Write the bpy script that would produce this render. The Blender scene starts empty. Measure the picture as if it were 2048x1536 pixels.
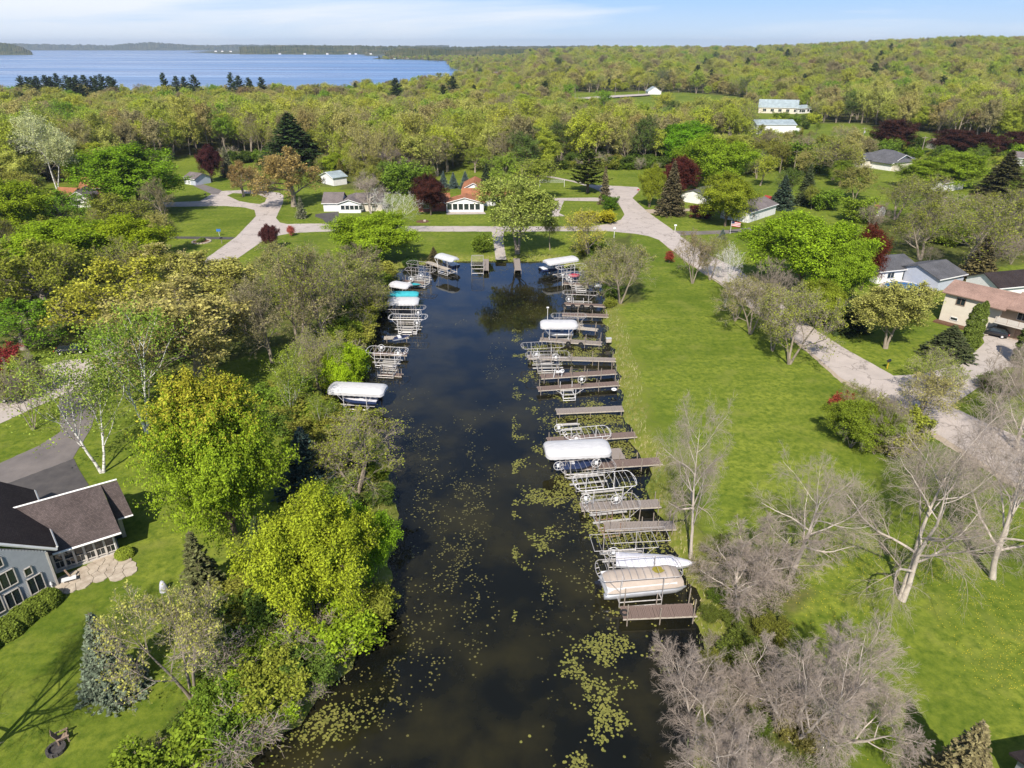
import bpy, math, random
import numpy as np
R = math.radians
scn = bpy.context.scene
COL = scn.collection
# ------------------------------------------------------------------ camera, sky, sun
CAMH = 42.0; FPX = 1400.0
PITCH = math.atan(675 / FPX)
cam = bpy.data.cameras.new('camera'); camo = bpy.data.objects.new('camera', cam); COL.objects.link(camo)
camo.location = (0, 0, CAMH); camo.rotation_euler = (math.pi / 2 - PITCH, 0, 0)
cam.sensor_width = 36; cam.lens = FPX / 2048 * 36; cam.clip_start = .5; cam.clip_end = 40000
scn.camera = camo
SUN_EL = 44; SHADOW_AZ = 12            # shadows fall away from the camera, a little to the right
world = bpy.data.worlds.new('World'); scn.world = world; world.use_nodes = True
wn = world.node_tree.nodes; wl = world.node_tree.links; wn.clear()
wo = wn.new('ShaderNodeOutputWorld'); bg = wn.new('ShaderNodeBackground'); bg.inputs['Strength'].default_value = .09
sky = wn.new('ShaderNodeTexSky'); sky.sky_type = 'NISHITA'; sky.sun_disc = False
sky.sun_elevation = R(SUN_EL); sky.sun_rotation = R(180 + SHADOW_AZ); sky.altitude = 100; sky.air_density = 1.0; sky.dust_density = .6; sky.ozone_density = 2.2
tc = wn.new('ShaderNodeTexCoord'); sx = wn.new('ShaderNodeSeparateXYZ'); wl.new(tc.outputs['Generated'], sx.inputs[0])
az_ = wn.new('ShaderNodeMath'); az_.operation = 'MAXIMUM'; wl.new(sx.outputs['Z'], az_.inputs[0]); az_.inputs[1].default_value = 0.0
ad = wn.new('ShaderNodeMath'); ad.operation = 'ADD'; wl.new(az_.outputs[0], ad.inputs[0]); ad.inputs[1].default_value = .10
dvx = wn.new('ShaderNodeMath'); dvx.operation = 'DIVIDE'; wl.new(sx.outputs['X'], dvx.inputs[0]); wl.new(ad.outputs[0], dvx.inputs[1])
dvy = wn.new('ShaderNodeMath'); dvy.operation = 'DIVIDE'; wl.new(sx.outputs['Y'], dvy.inputs[0]); wl.new(ad.outputs[0], dvy.inputs[1])
cb = wn.new('ShaderNodeCombineXYZ'); wl.new(dvx.outputs[0], cb.inputs[0]); wl.new(dvy.outputs[0], cb.inputs[1])
cn = wn.new('ShaderNodeTexNoise'); cn.inputs['Scale'].default_value = .33; cn.inputs['Detail'].default_value = 7; cn.inputs['Roughness'].default_value = .55; cn.inputs['Distortion'].default_value = .5
mp = wn.new('ShaderNodeMapping'); mp.inputs['Location'].default_value = (3.1, 1.2, 0); mp.inputs['Scale'].default_value = (.8, 1.0, 1); mp.inputs['Rotation'].default_value = (0, 0, .25)
wl.new(cb.outputs[0], mp.inputs[0]); wl.new(mp.outputs[0], cn.inputs['Vector'])
cr = wn.new('ShaderNodeValToRGB'); cr.color_ramp.elements[0].position = .42; cr.color_ramp.elements[1].position = .64
cr.color_ramp.elements[0].color = (0, 0, 0, 1); cr.color_ramp.elements[1].color = (1, 1, 1, 1); cx1 = wn.new('ShaderNodeMath'); cx1.operation = 'MULTIPLY_ADD'; wl.new(sx.outputs['X'], cx1.inputs[0]); cx1.inputs[1].default_value = -.30; wl.new(cn.outputs[0], cx1.inputs[2]); wl.new(cx1.outputs[0], cr.inputs[0])
mx = wn.new('ShaderNodeMix'); mx.data_type = 'RGBA'; mx.inputs['B'].default_value = (8.1, 8.4, 8.8, 1)
hz = wn.new('ShaderNodeMapRange'); hz.inputs['From Min'].default_value = 0; hz.inputs['From Max'].default_value = .04; hz.inputs['To Min'].default_value = .45; hz.inputs['To Max'].default_value = .9
wl.new(sx.outputs['Z'], hz.inputs['Value'])
ml = wn.new('ShaderNodeMath'); ml.operation = 'MULTIPLY'; wl.new(cr.outputs[0], ml.inputs[0]); wl.new(hz.outputs[0], ml.inputs[1])
lw = wn.new('ShaderNodeMapRange'); lw.interpolation_type = 'SMOOTHERSTEP'; lw.inputs['From Min'].default_value = -.02; lw.inputs['From Max'].default_value = .8; lw.inputs['To Min'].default_value = .92; lw.inputs['To Max'].default_value = .0
wl.new(sx.outputs['Z'], lw.inputs['Value'])
hc = wn.new('ShaderNodeValToRGB'); hc.color_ramp.elements[0].position = 0; hc.color_ramp.elements[0].color = (.66, .80, .95, 1); hc.color_ramp.elements[1].position = .20; hc.color_ramp.elements[1].color = (.10, .31, .90, 1)
e_ = hc.color_ramp.elements.new(.05); e_.color = (.38, .61, .95, 1); wl.new(sx.outputs['Z'], hc.inputs[0])
hs = wn.new('ShaderNodeVectorMath'); hs.operation = 'SCALE'; hs.inputs['Scale'].default_value = 9.3; wl.new(hc.outputs[0], hs.inputs[0])
lo = wn.new('ShaderNodeMix'); lo.data_type = 'RGBA'; wl.new(lw.outputs[0], lo.inputs['Factor']); wl.new(sky.outputs[0], lo.inputs['A']); wl.new(hs.outputs[0], lo.inputs['B'])
cf = wn.new('ShaderNodeMapRange'); cf.interpolation_type = 'SMOOTHSTEP'; cf.inputs['From Min'].default_value = .07; cf.inputs['From Max'].default_value = .24; cf.inputs['To Min'].default_value = 1; cf.inputs['To Max'].default_value = .18; wl.new(sx.outputs['Z'], cf.inputs['Value'])
ml2 = wn.new('ShaderNodeMath'); ml2.operation = 'MULTIPLY'; wl.new(ml.outputs[0], ml2.inputs[0]); wl.new(cf.outputs[0], ml2.inputs[1]); wl.new(ml2.outputs[0], mx.inputs['Factor']); wl.new(lo.outputs['Result'], mx.inputs['A'])
wl.new(mx.outputs['Result'], bg.inputs['Color']); wl.new(bg.outputs[0], wo.inputs[0])
sl = bpy.data.lights.new('sun', 'SUN'); sl.energy = 5.0; sl.angle = R(.53); sl.color = (1, .93, .83)
so = bpy.data.objects.new('sun', sl); COL.objects.link(so); so.rotation_euler = (R(90 - SUN_EL), 0, R(-SHADOW_AZ)); so.location = (0, 0, 200)
scn.view_settings.view_transform = 'Standard'; scn.view_settings.look = 'None'; scn.view_settings.exposure = .45; scn.view_settings.gamma = 1
scn.view_settings.use_curve_mapping = False
scn.cycles.max_bounces = 6; scn.cycles.diffuse_bounces = 3; scn.cycles.glossy_bounces = 3; scn.cycles.transmission_bounces = 3; scn.cycles.volume_bounces = 0
scn.cycles.use_denoising = True; scn.cycles.caustics_reflective = False; scn.cycles.caustics_refractive = False
HAZE_D = .00007
rng = np.random.default_rng(7); random.seed(7)
# ------------------------------------------------------------------ placing helpers
GZ = .7
cp_, sp_ = math.cos(PITCH), math.sin(PITCH)
def ray(px, py):
    a = (px - 1024) / FPX; b = -(py - 768) / FPX
    return (a, cp_ + b * sp_, -sp_ + b * cp_)
def P(px, py, z=GZ):
    d = ray(px, py); t = (z - CAMH) / d[2]
    return (d[0] * t, d[1] * t)
def PP(px, py, z=GZ):
    x, y = P(px, py, z); return (x, y, z)
def top_height(x, y, py):
    """height at which a point above (x,y) is seen on picture row py"""
    b = -(py - 768) / FPX
    ang = math.atan2(-sp_ + b * cp_, cp_ + b * sp_)
    return CAMH + y * math.tan(ang)
def poly(pts, z=GZ): return np.array([P(a, b, z) for a, b in pts])
def inside(px, py, pol):
    px = np.asarray(px); py = np.asarray(py); r = np.zeros(px.shape, bool); n = len(pol); j = n - 1
    for i in range(n):
        xi, yi = pol[i]; xj, yj = pol[j]
        c = ((yi > py) != (yj > py)) & (px < (xj - xi) * (py - yi) / (yj - yi + 1e-12) + xi)
        r ^= c; j = i
    return r
def sdist(px, py, pol):
    d = np.full(np.shape(px), 1e9); n = len(pol)
    for i in range(n):
        a = np.array(pol[i]); b = np.array(pol[(i + 1) % n]); ab = b - a; l = ab @ ab + 1e-9
        t = np.clip(((px - a[0]) * ab[0] + (py - a[1]) * ab[1]) / l, 0, 1)
        d = np.minimum(d, np.hypot(px - a[0] - t * ab[0], py - a[1] - t * ab[1]))
    return np.where(inside(px, py, pol), -d, d)
# ------------------------------------------------------------------ materials
MATS = {}
def newmat(name):
    m = bpy.data.materials.new(name); m.use_nodes = True; m.node_tree.nodes.clear(); MATS[name] = m
    return m, m.node_tree.nodes, m.node_tree.links
def noise(n, l, vec, scale, detail=6, rough=.6, sc=None, dist=0):
    t = n.new('ShaderNodeTexNoise'); t.inputs['Scale'].default_value = scale; t.inputs['Detail'].default_value = detail; t.inputs['Roughness'].default_value = rough; t.inputs['Distortion'].default_value = dist
    if sc:
        q = n.new('ShaderNodeMapping'); q.inputs['Scale'].default_value = sc[:3]
        if len(sc) > 3: q.inputs['Rotation'].default_value = (0, 0, sc[3])
        l.new(vec, q.inputs[0]); l.new(q.outputs[0], t.inputs['Vector'])
    else: l.new(vec, t.inputs['Vector'])
    return t.outputs[0]
def ramp(n, l, src, stops):
    r = n.new('ShaderNodeValToRGB')
    for i, (p, c) in enumerate(stops):
        e = r.color_ramp.elements[i] if i < 2 else r.color_ramp.elements.new(p)
        e.position = p; e.color = (*c, 1) if len(c) == 3 else c
    l.new(src, r.inputs[0]); return r.outputs[0]
def mixc(n, l, fac, a, b, mode='MIX'):
    q = n.new('ShaderNodeMix'); q.data_type = 'RGBA'; q.blend_type = mode
    for k, s in (('Factor', fac), ('A', a), ('B', b)):
        if hasattr(s, 'links') or hasattr(s, 'node'): l.new(s, q.inputs[k])
        else: q.inputs[k].default_value = s if k == 'Factor' else ((*s, 1) if len(s) == 3 else s)
    return q.outputs['Result']
def mat(name, col, col2=None, rough=.7, scale=3.0, metal=0.0, bump=.0, spec=.3, detail=5, trans=0, alpha=1, stretch=None, coat=0):
    m, n, l = newmat(name)
    o = n.new('ShaderNodeOutputMaterial'); b = n.new('ShaderNodeBsdfPrincipled'); l.new(b.outputs[0], o.inputs[0])
    b.inputs['Roughness'].default_value = rough; b.inputs['Metallic'].default_value = metal; b.inputs['Specular IOR Level'].default_value = spec
    b.inputs['Coat Weight'].default_value = coat
    if col2 is None: col2 = tuple(c * .72 for c in col)
    t = n.new('ShaderNodeTexCoord'); no = n.new('ShaderNodeTexNoise'); no.inputs['Scale'].default_value = scale; no.inputs['Detail'].default_value = detail; no.inputs['Roughness'].default_value = .65
    if stretch:
        q = n.new('ShaderNodeMapping'); q.inputs['Scale'].default_value = stretch; l.new(t.outputs['Object'], q.inputs[0]); l.new(q.outputs[0], no.inputs['Vector'])
    else: l.new(t.outputs['Object'], no.inputs['Vector'])
    r = n.new('ShaderNodeValToRGB'); r.color_ramp.elements[0].position = .3; r.color_ramp.elements[1].position = .7
    r.color_ramp.elements[0].color = (*col2, 1); r.color_ramp.elements[1].color = (*col, 1)
    l.new(no.outputs[0], r.inputs[0]); l.new(r.outputs[0], b.inputs['Base Color'])
    if bump:
        bu = n.new('ShaderNodeBump'); bu.inputs['Strength'].default_value = bump; bu.inputs['Distance'].default_value = .03; l.new(no.outputs[0], bu.inputs['Height']); l.new(bu.outputs[0], b.inputs['Normal'])
    return m
mat('white_paint', (.80, .79, .77), (.70, .69, .67), scale=1.5)
mat('aluminium', (.78, .77, .78), (.62, .60, .59), rough=.45, metal=.15, scale=4, spec=.5)
mat('rusty_steel', (.36, .24, .17), (.20, .12, .08), rough=.8, scale=6)
mat('white_canvas', (.56, .555, .56), (.43, .43, .435), rough=.8, scale=1.6, bump=1.0, stretch=(.6, 2.2, 1))
mat('dull_steel', (.52, .50, .49), (.36, .33, .31), rough=.5, metal=.3, scale=4)
mat('teal_canvas', (.04, .38, .42), (.03, .30, .36), rough=.7, scale=2)
mat('tan_canvas', (.45, .38, .32), (.37, .31, .26), rough=.8, scale=1.2, bump=.4)
mat('grey_canvas', (.50, .51, .52), (.40, .41, .42), rough=.75, scale=2)
mat('dock_wood', (.36, .31, .27), (.17, .14, .12), rough=.85, scale=9, stretch=(1, 12, 1))
mat('dark_dock_wood', (.25, .18, .15), (.12, .085, .07), rough=.85, scale=9, stretch=(1, 12, 1))
mat('pale_timber', (.52, .47, .40), (.34, .29, .24), rough=.8, scale=5)
mat('carpet', (.46, .44, .41), (.36, .34, .31), rough=.9, scale=8)
def roadmat(name, c1, c2, crack):
    m, n, l = newmat(name); o = n.new('ShaderNodeOutputMaterial'); b = n.new('ShaderNodeBsdfPrincipled'); l.new(b.outputs[0], o.inputs[0]); b.inputs['Roughness'].default_value = .9; b.inputs['Specular IOR Level'].default_value = .2
    g = n.new('ShaderNodeNewGeometry'); pos = g.outputs['Position']; c = ramp(n, l, noise(n, l, pos, .5, 9, .7), [(.3, c2), (.7, c1)])
    c = mixc(n, l, ramp(n, l, noise(n, l, pos, .09, 3, .5), [(.45, (0, 0, 0)), (.62, (.45, .45, .45))]), c, tuple(k * .78 for k in c1))
    v = n.new('ShaderNodeTexVoronoi'); v.feature = 'DISTANCE_TO_EDGE'; v.inputs['Scale'].default_value = .17; q = n.new('ShaderNodeVectorMath'); q.operation = 'ADD'; t2 = n.new('ShaderNodeTexNoise'); t2.inputs['Scale'].default_value = .6; t2.inputs['Detail'].default_value = 6; l.new(pos, t2.inputs[0]); s2 = n.new('ShaderNodeVectorMath'); s2.operation = 'SCALE'; s2.inputs['Scale'].default_value = 4; l.new(t2.outputs['Color'], s2.inputs[0]); l.new(pos, q.inputs[0]); l.new(s2.outputs[0], q.inputs[1]); l.new(q.outputs[0], v.inputs['Vector'])
    c = mixc(n, l, ramp(n, l, v.outputs['Distance'], [(.008, (.55, .55, .55)), (.02, (0, 0, 0))]), c, crack); l.new(c, b.inputs['Base Color'])
mat('asphalt', (.060, .055, .055), (.10, .09, .085), rough=.85, scale=.8, detail=9)
mat('grey_asphalt', (.20, .175, .16), (.13, .115, .11), rough=.85, scale=.5, detail=9)
mat('gravel_edge', (.46, .38, .29), (.30, .24, .17), rough=.9, scale=3)
mat('siding_grey', (.33, .35, .37), (.28, .30, .315), rough=.6, scale=2)
mat('siding_white', (.78, .77, .75), (.68, .67, .65), rough=.6, scale=1)
mat('siding_cream', (.66, .60, .50), (.58, .52, .43), rough=.7, scale=1)
mat('siding_blue', (.46, .49, .56), (.40, .43, .5), rough=.7, scale=1)
mat('siding_tan', (.42, .32, .22), (.34, .26, .18), rough=.7, scale=1)
mat('green_paint', (.035, .065, .055), (.03, .05, .045), rough=.6)
mat('pale_trim', (.58, .54, .49), (.48, .44, .39), rough=.6, scale=4)
mat('brick', (.34, .13, .09), (.22, .08, .06), rough=.85, scale=6)
mat('barn_red', (.36, .05, .04), (.27, .04, .03), rough=.7)
mat('flagstone', (.52, .45, .36), (.32, .26, .20), rough=.85, scale=1.6, bump=.4)
mat('rubber', (.025, .025, .027), (.015, .015, .015), rough=.8)
mat('white_plastic', (.74, .74, .74), (.66, .66, .66), rough=.4, scale=2, spec=.5)
mat('silver_hull', (.60, .61, .63), (.50, .51, .53), rough=.35, metal=.6, scale=2, spec=.5)
mat('dark_hull', (.03, .05, .12), (.02, .03, .08), rough=.3, spec=.5)
mat('blue_hull', (.08, .17, .35), (.06, .12, .25), rough=.3, spec=.5)
mat('red_cover', (.42, .03, .06), (.30, .02, .04), rough=.7)
mat('blue_cover', (.03, .17, .42), (.015, .07, .2), rough=.6, scale=2.5, bump=1)
mat('black_paint', (.012, .012, .014), (.01, .01, .012), rough=.18, spec=.6, coat=.6)
mat('silver_paint', (.45, .46, .48), (.42, .43, .45), rough=.25, metal=.5, spec=.6, coat=.5)
mat('green_plastic', (.01, .20, .14), (.008, .15, .11), rough=.5)
mat('blue_plastic', (.05, .18, .5), rough=.5)
mat('yellow_plastic', (.6, .42, .03), rough=.5)
mat('weathered_wood', (.36, .26, .19), (.2, .14, .1), rough=.85, scale=6)
mat('ash', (.10, .09, .085), (.03, .028, .027), rough=.95, scale=6, bump=1)
mat('mulch', (.17, .085, .05), (.09, .05, .03), rough=.95, scale=6)
mat('pole_wood', (.34, .29, .24), (.24, .20, .16), rough=.85, scale=4)
mat('red_paint', (.5, .03, .03), rough=.5)
mat('orange_paint', (.7, .14, .03), rough=.5)
mat('pink_plastic', (.75, .25, .38), (.6, .15, .3), rough=.5)
mat('navy_cloth', (.02, .03, .09), rough=.8)
mat('moss', (.30, .24, .03), (.2, .18, .03), rough=.95, scale=5)
mat('pale_cloth', (.68, .67, .72), (.5, .5, .55), rough=.8, scale=3)
m = mat('glass', (.025, .035, .04), (.012, .018, .02), rough=.06, spec=.9, scale=.6)
# shingles: rows and tabs
def shingle(name, c1, c2, c3):
    m, n, l = newmat(name)
    o = n.new('ShaderNodeOutputMaterial'); b = n.new('ShaderNodeBsdfPrincipled'); l.new(b.outputs[0], o.inputs[0]); b.inputs['Roughness'].default_value = .9; b.inputs['Specular IOR Level'].default_value = .15
    t = n.new('ShaderNodeTexCoord'); br = n.new('ShaderNodeTexBrick'); br.inputs['Scale'].default_value = 3.2; br.inputs['Color1'].default_value = (*c1, 1); br.inputs['Color2'].default_value = (*c2, 1); br.inputs['Mortar'].default_value = (*c3, 1)
    br.inputs['Mortar Size'].default_value = .025; br.inputs['Row Height'].default_value = .45
    l.new(t.outputs['UV'], br.inputs['Vector'])
    no = n.new('ShaderNodeTexNoise'); no.inputs['Scale'].default_value = .5; no.inputs['Detail'].default_value = 8; l.new(t.outputs['Object'], no.inputs['Vector'])
    mr = n.new('ShaderNodeMapRange'); mr.inputs['From Min'].default_value = .3; mr.inputs['From Max'].default_value = .7; mr.inputs['To Min'].default_value = .8; mr.inputs['To Max'].default_value = 1.2; l.new(no.outputs[0], mr.inputs[0])
    mu = n.new('ShaderNodeMix'); mu.data_type = 'RGBA'; mu.blend_type = 'MULTIPLY'; mu.inputs['Factor'].default_value = 1; l.new(br.outputs[0], mu.inputs['A']); l.new(mr.outputs[0], mu.inputs['B'])
    l.new(mu.outputs['Result'], b.inputs['Base Color'])
    bu = n.new('ShaderNodeBump'); bu.inputs['Strength'].default_value = .5; bu.inputs['Distance'].default_value = .02; l.new(br.outputs['Fac'], bu.inputs['Height']); bu.invert = True; l.new(bu.outputs[0], b.inputs['Normal'])
shingle('roof_brown', (.125, .098, .092), (.082, .065, .062), (.04, .032, .03))
shingle('roof_darkbrown', (.055, .042, .040), (.036, .028, .027), (.02, .015, .015))
shingle('roof_tan', (.36, .235, .185), (.29, .19, .15), (.17, .11, .09))
shingle('roof_orange', (.40, .17, .085), (.32, .14, .07), (.2, .08, .05))
shingle('roof_grey', (.13, .13, .14), (.10, .10, .11), (.06, .06, .06))
shingle('roof_pale', (.34, .40, .42), (.28, .34, .36), (.2, .24, .25))
shingle('roof_mauve', (.20, .17, .165), (.16, .135, .13), (.1, .085, .08))
# foliage: object colour x leaf-to-leaf variation
def leafmat(name, ramp=None, trans=.28, var=.5):
    m, n, l = newmat(name)
    o = n.new('ShaderNodeOutputMaterial'); oi = n.new('ShaderNodeObjectInfo')
    at = n.new('ShaderNodeAttribute'); at.attribute_name = 'rnd'
    mr = n.new('ShaderNodeMapRange'); mr.inputs['To Min'].default_value = 1 - var; mr.inputs['To Max'].default_value = 1 + var; l.new(at.outputs['Fac'], mr.inputs[0])
    mu = n.new('ShaderNodeMix'); mu.data_type = 'RGBA'; mu.blend_type = 'MULTIPLY'; mu.inputs['Factor'].default_value = 1; l.new(mr.outputs[0], mu.inputs['B'])
    if ramp is None:
        l.new(oi.outputs['Color'], mu.inputs['A'])
    else:
        r = n.new('ShaderNodeValToRGB'); r.color_ramp.interpolation = 'CONSTANT'
        for i, (p, c) in enumerate(ramp):
            e = r.color_ramp.elements[i] if i < 2 else r.color_ramp.elements.new(p)
            e.position = p; e.color = (*c, 1)
        ai = n.new('ShaderNodeAttribute'); ai.attribute_type = 'INSTANCER'; ai.attribute_name = 'tone'; l.new(ai.outputs['Fac'], r.inputs[0]); l.new(r.outputs[0], mu.inputs['A'])
    d = n.new('ShaderNodeBsdfDiffuse'); tr = n.new('ShaderNodeBsdfTranslucent'); ms = n.new('ShaderNodeMixShader'); ms.inputs[0].default_value = trans
    if trans > .1:
        g2 = n.new('ShaderNodeMix'); g2.data_type = 'RGBA'; g2.blend_type = 'MULTIPLY'; g2.inputs['Factor'].default_value = 1; g2.inputs['B'].default_value = (1.20, 1.27, .92, 1); l.new(mu.outputs['Result'], g2.inputs['A']); mu = g2
    l.new(mu.outputs['Result'], d.inputs[0]); l.new(mu.outputs['Result'], tr.inputs[0]); l.new(d.outputs[0], ms.inputs[1]); l.new(tr.outputs[0], ms.inputs[2]); l.new(ms.outputs[0], o.inputs[0])
    return m
leafmat('foliage'); leafmat('needles', trans=.05, var=.45)
leafmat('pine_needles', [(0, (.06, .09, .03)), (.5, (.08, .115, .035))], trans=.05)
YG = (.34, .36, .05); OL = (.27, .28, .06); TAN = (.33, .29, .12); BG = (.18, .27, .03); GR = (.25, .21, .13); PG = (.37, .37, .11); DG = (.09, .13, .035); OR = (.32, .21, .10); PALE = (.30, .27, .12)
FRAMP = [(0, YG), (.16, OL), (.32, PG), (.42, TAN), (.52, (.31, .34, .055)), (.68, GR), (.78, (.34, .32, .08)), (.87, BG), (.93, DG), (.965, (.32, .25, .12))]
leafmat('wood_foliage', [(p_, c_) for p_, c_ in [(0, (.36, .38, .06)), (.12, (.25, .25, .08)), (.22, (.42, .40, .13)), (.32, (.34, .28, .15)), (.40, (.30, .36, .06)), (.52, (.38, .37, .07)), (.62, (.27, .22, .15)), (.68, (.34, .35, .10)), (.77, (.42, .36, .17)), (.84, (.19, .30, .035)), (.89, (.28, .20, .13)), (.94, (.10, .14, .04)), (.96, (.38, .36, .09))]], trans=.32)
def bark(name, c1, c2, scale=3):
    mat(name, c1, c2, rough=.9, scale=scale, bump=.5, stretch=(1, 1, .3))
roadmat('worn_road', (.50, .435, .39), (.39, .34, .305), (.14, .12, .10)); roadmat('concrete', (.50, .44, .39), (.38, .335, .30), (.2, .17, .14))
bark('grey_bark', (.31, .26, .20), (.19, .155, .12)); bark('brown_bark', (.20, .15, .11), (.11, .085, .06)); bark('dead_bark', (.58, .51, .43), (.36, .31, .26)); bark('pale_twigs', (.42, .35, .29), (.28, .23, .19))
m, n, l = newmat('birch_bark')
o = n.new('ShaderNodeOutputMaterial'); b = n.new('ShaderNodeBsdfPrincipled'); l.new(b.outputs[0], o.inputs[0]); b.inputs['Roughness'].default_value = .7
t = n.new('ShaderNodeTexCoord'); q = n.new('ShaderNodeMapping'); q.inputs['Scale'].default_value = (1, 1, 6); no = n.new('ShaderNodeTexNoise'); no.inputs['Scale'].default_value = 1.6; r = n.new('ShaderNodeValToRGB')
r.color_ramp.elements[0].position = .36; r.color_ramp.elements[0].color = (.06, .05, .045, 1); r.color_ramp.elements[1].position = .46; r.color_ramp.elements[1].color = (.70, .67, .62, 1)
l.new(t.outputs['Object'], q.inputs[0]); l.new(q.outputs[0], no.inputs[0]); l.new(no.outputs[0], r.inputs[0]); l.new(r.outputs[0], b.inputs['Base Color'])
# ------------------------------------------------------------------ mesh accumulators
class Geo:
    """collects quads / triangles and links them as ONE mesh object"""
    def __init__(s): s.v = []; s.f = []; s.n = 0; s.rn = []
    def add(s, v, f, rnd=None):
        v = np.asarray(v, float).reshape(-1, 3); f = np.asarray(f, int)
        if f.shape[1] == 3: f = np.hstack([f, f[:, :1] * 0 - 1 - s.n])
        s.v.append(v); s.f.append(f + s.n); s.n += len(v)
        s.rn.append(np.full(len(v), .5) if rnd is None else rnd)
    def box(s, c, size, rz=0, ax=None):
        c = np.array(c, float); h = np.array(size) / 2
        k = np.array([[x, y, z] for z in (-1, 1) for y in (-1, 1) for x in (-1, 1)]) * h
        if ax is not None: k = k @ np.array(ax)
        elif rz: k = k @ np.array([[math.cos(rz), math.sin(rz), 0], [-math.sin(rz), math.cos(rz), 0], [0, 0, 1]])
        s.add(k + c, [[0, 2, 3, 1], [4, 5, 7, 6], [0, 1, 5, 4], [2, 6, 7, 3], [0, 4, 6, 2], [1, 3, 7, 5]]); return s
    def bar(s, p, q, r=.04, n=5, r2=None):
        p = np.array(p, float); q = np.array(q, float); d = q - p; L = np.linalg.norm(d)
        if L < 1e-6: return s
        d /= L; a = np.cross(d, (0, 0, 1) if abs(d[2]) < .9 else (1, 0, 0)); a /= np.linalg.norm(a); b = np.cross(d, a)
        t = np.arange(n) * 2 * math.pi / n; ring = np.cos(t)[:, None] * a + np.sin(t)[:, None] * b; r2 = r if r2 is None else r2
        v = np.vstack([p + ring * r, q + ring * r2, [p], [q]]); i = np.arange(n); j = (i + 1) % n
        s.add(v, np.stack([i, j, j + n, i + n], 1)); b0 = s.n - len(v)
        s.f.append(np.stack([j + b0, i + b0, np.full(n, 2 * n) + b0, np.full(n, -1)], 1)); s.f.append(np.stack([i + n + b0, j + n + b0, np.full(n, 2 * n + 1) + b0, np.full(n, -1)], 1)); return s
    def path(s, pts, r=.04, n=5):
        for a, b in zip(pts[:-1], pts[1:]): s.bar(a, b, r, n)
        return s
    def slab(s, pts, th):
        """thick slab under polygon pts (list of xyz, counter-clockwise from above)"""
        pts = np.array(pts, float); k = len(pts); nrm = np.cross(pts[1] - pts[0], pts[2] - pts[0]); nrm /= np.linalg.norm(nrm)
        v = np.vstack([pts, pts - nrm * th]); b0 = s.n; s.v.append(v); s.n += 2 * k; s.rn.append(np.full(2 * k, .5))
        for i in range(1, k - 1):
            s.f.append(np.array([[b0, b0 + i, b0 + i + 1, -1], [b0 + k, b0 + k + i + 1, b0 + k + i, -1]]))
        i = np.arange(k); j = (i + 1) % k; s.f.append(np.stack([i, i + k, j + k, j], 1) + b0); return s
    def arrays(s):
        v = np.vstack(s.v); f = np.vstack(s.f); return v, f
    def build(s, name, material, parent=None, smooth=False, uv=None, loc=None):
        me = bpy.data.meshes.new(name); v, f = s.arrays(); mesh_fill(me, v, f, np.concatenate(s.rn) if any(len(set(r[:2])) > 1 or r[0] != .5 for r in s.rn) else None, smooth)
        if uv is not None:
            lay = me.uv_layers.new(name='UVMap'); li = np.zeros(len(me.loops), int); me.loops.foreach_get('vertex_index', li)
            lay.data.foreach_set('uv', uv(v[li]).astype(np.float32).ravel())
        me.materials.append(MATS[material] if isinstance(material, str) else material)
        o = bpy.data.objects.new(name, me); COL.objects.link(o)
        if parent: o.parent = parent
        if loc: o.location = loc
        return o
def mesh_fill(me, v, f, rnd=None, smooth=False):
    tri = f[:, 3] < 0; cnt = np.where(tri, 3, 4); flat = f.ravel(); flat = flat[np.repeat(True, flat.size) & ~((np.arange(flat.size) % 4 == 3) & np.repeat(tri, 4))]
    me.vertices.add(len(v)); me.vertices.foreach_set('co', v.astype(np.float32).ravel())
    me.loops.add(len(flat)); me.loops.foreach_set('vertex_index', flat.astype(np.int32))
    st = np.concatenate([[0], np.cumsum(cnt)[:-1]]).astype(np.int32)
    me.polygons.add(len(f)); me.polygons.foreach_set('loop_start', st)
    me.polygons.foreach_set('use_smooth', np.full(len(f), smooth))
    me.update(calc_edges=True)
    if rnd is not None:
        a = me.attributes.new('rnd', 'FLOAT', 'POINT'); a.data.foreach_set('value', np.asarray(rnd, np.float32))
def tag(o, label, cat=None, group=None, kind=None):
    if label: o['label'] = label
    if cat: o['category'] = cat
    if group: o['group'] = group
    if kind: o['kind'] = kind
    return o
def empty(name, loc, rz=0, label=None, cat=None, group=None):
    o = bpy.data.objects.new(name, None); COL.objects.link(o); o.location = loc; o.rotation_euler = (0, 0, rz); o.empty_display_size = .3
    return tag(o, label, cat, group)
def copy_tree(o, parent=None):
    c = o.copy(); COL.objects.link(c)
    if parent: c.parent = parent
    for ch in list(o.children): copy_tree(ch, c)
    return c
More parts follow.
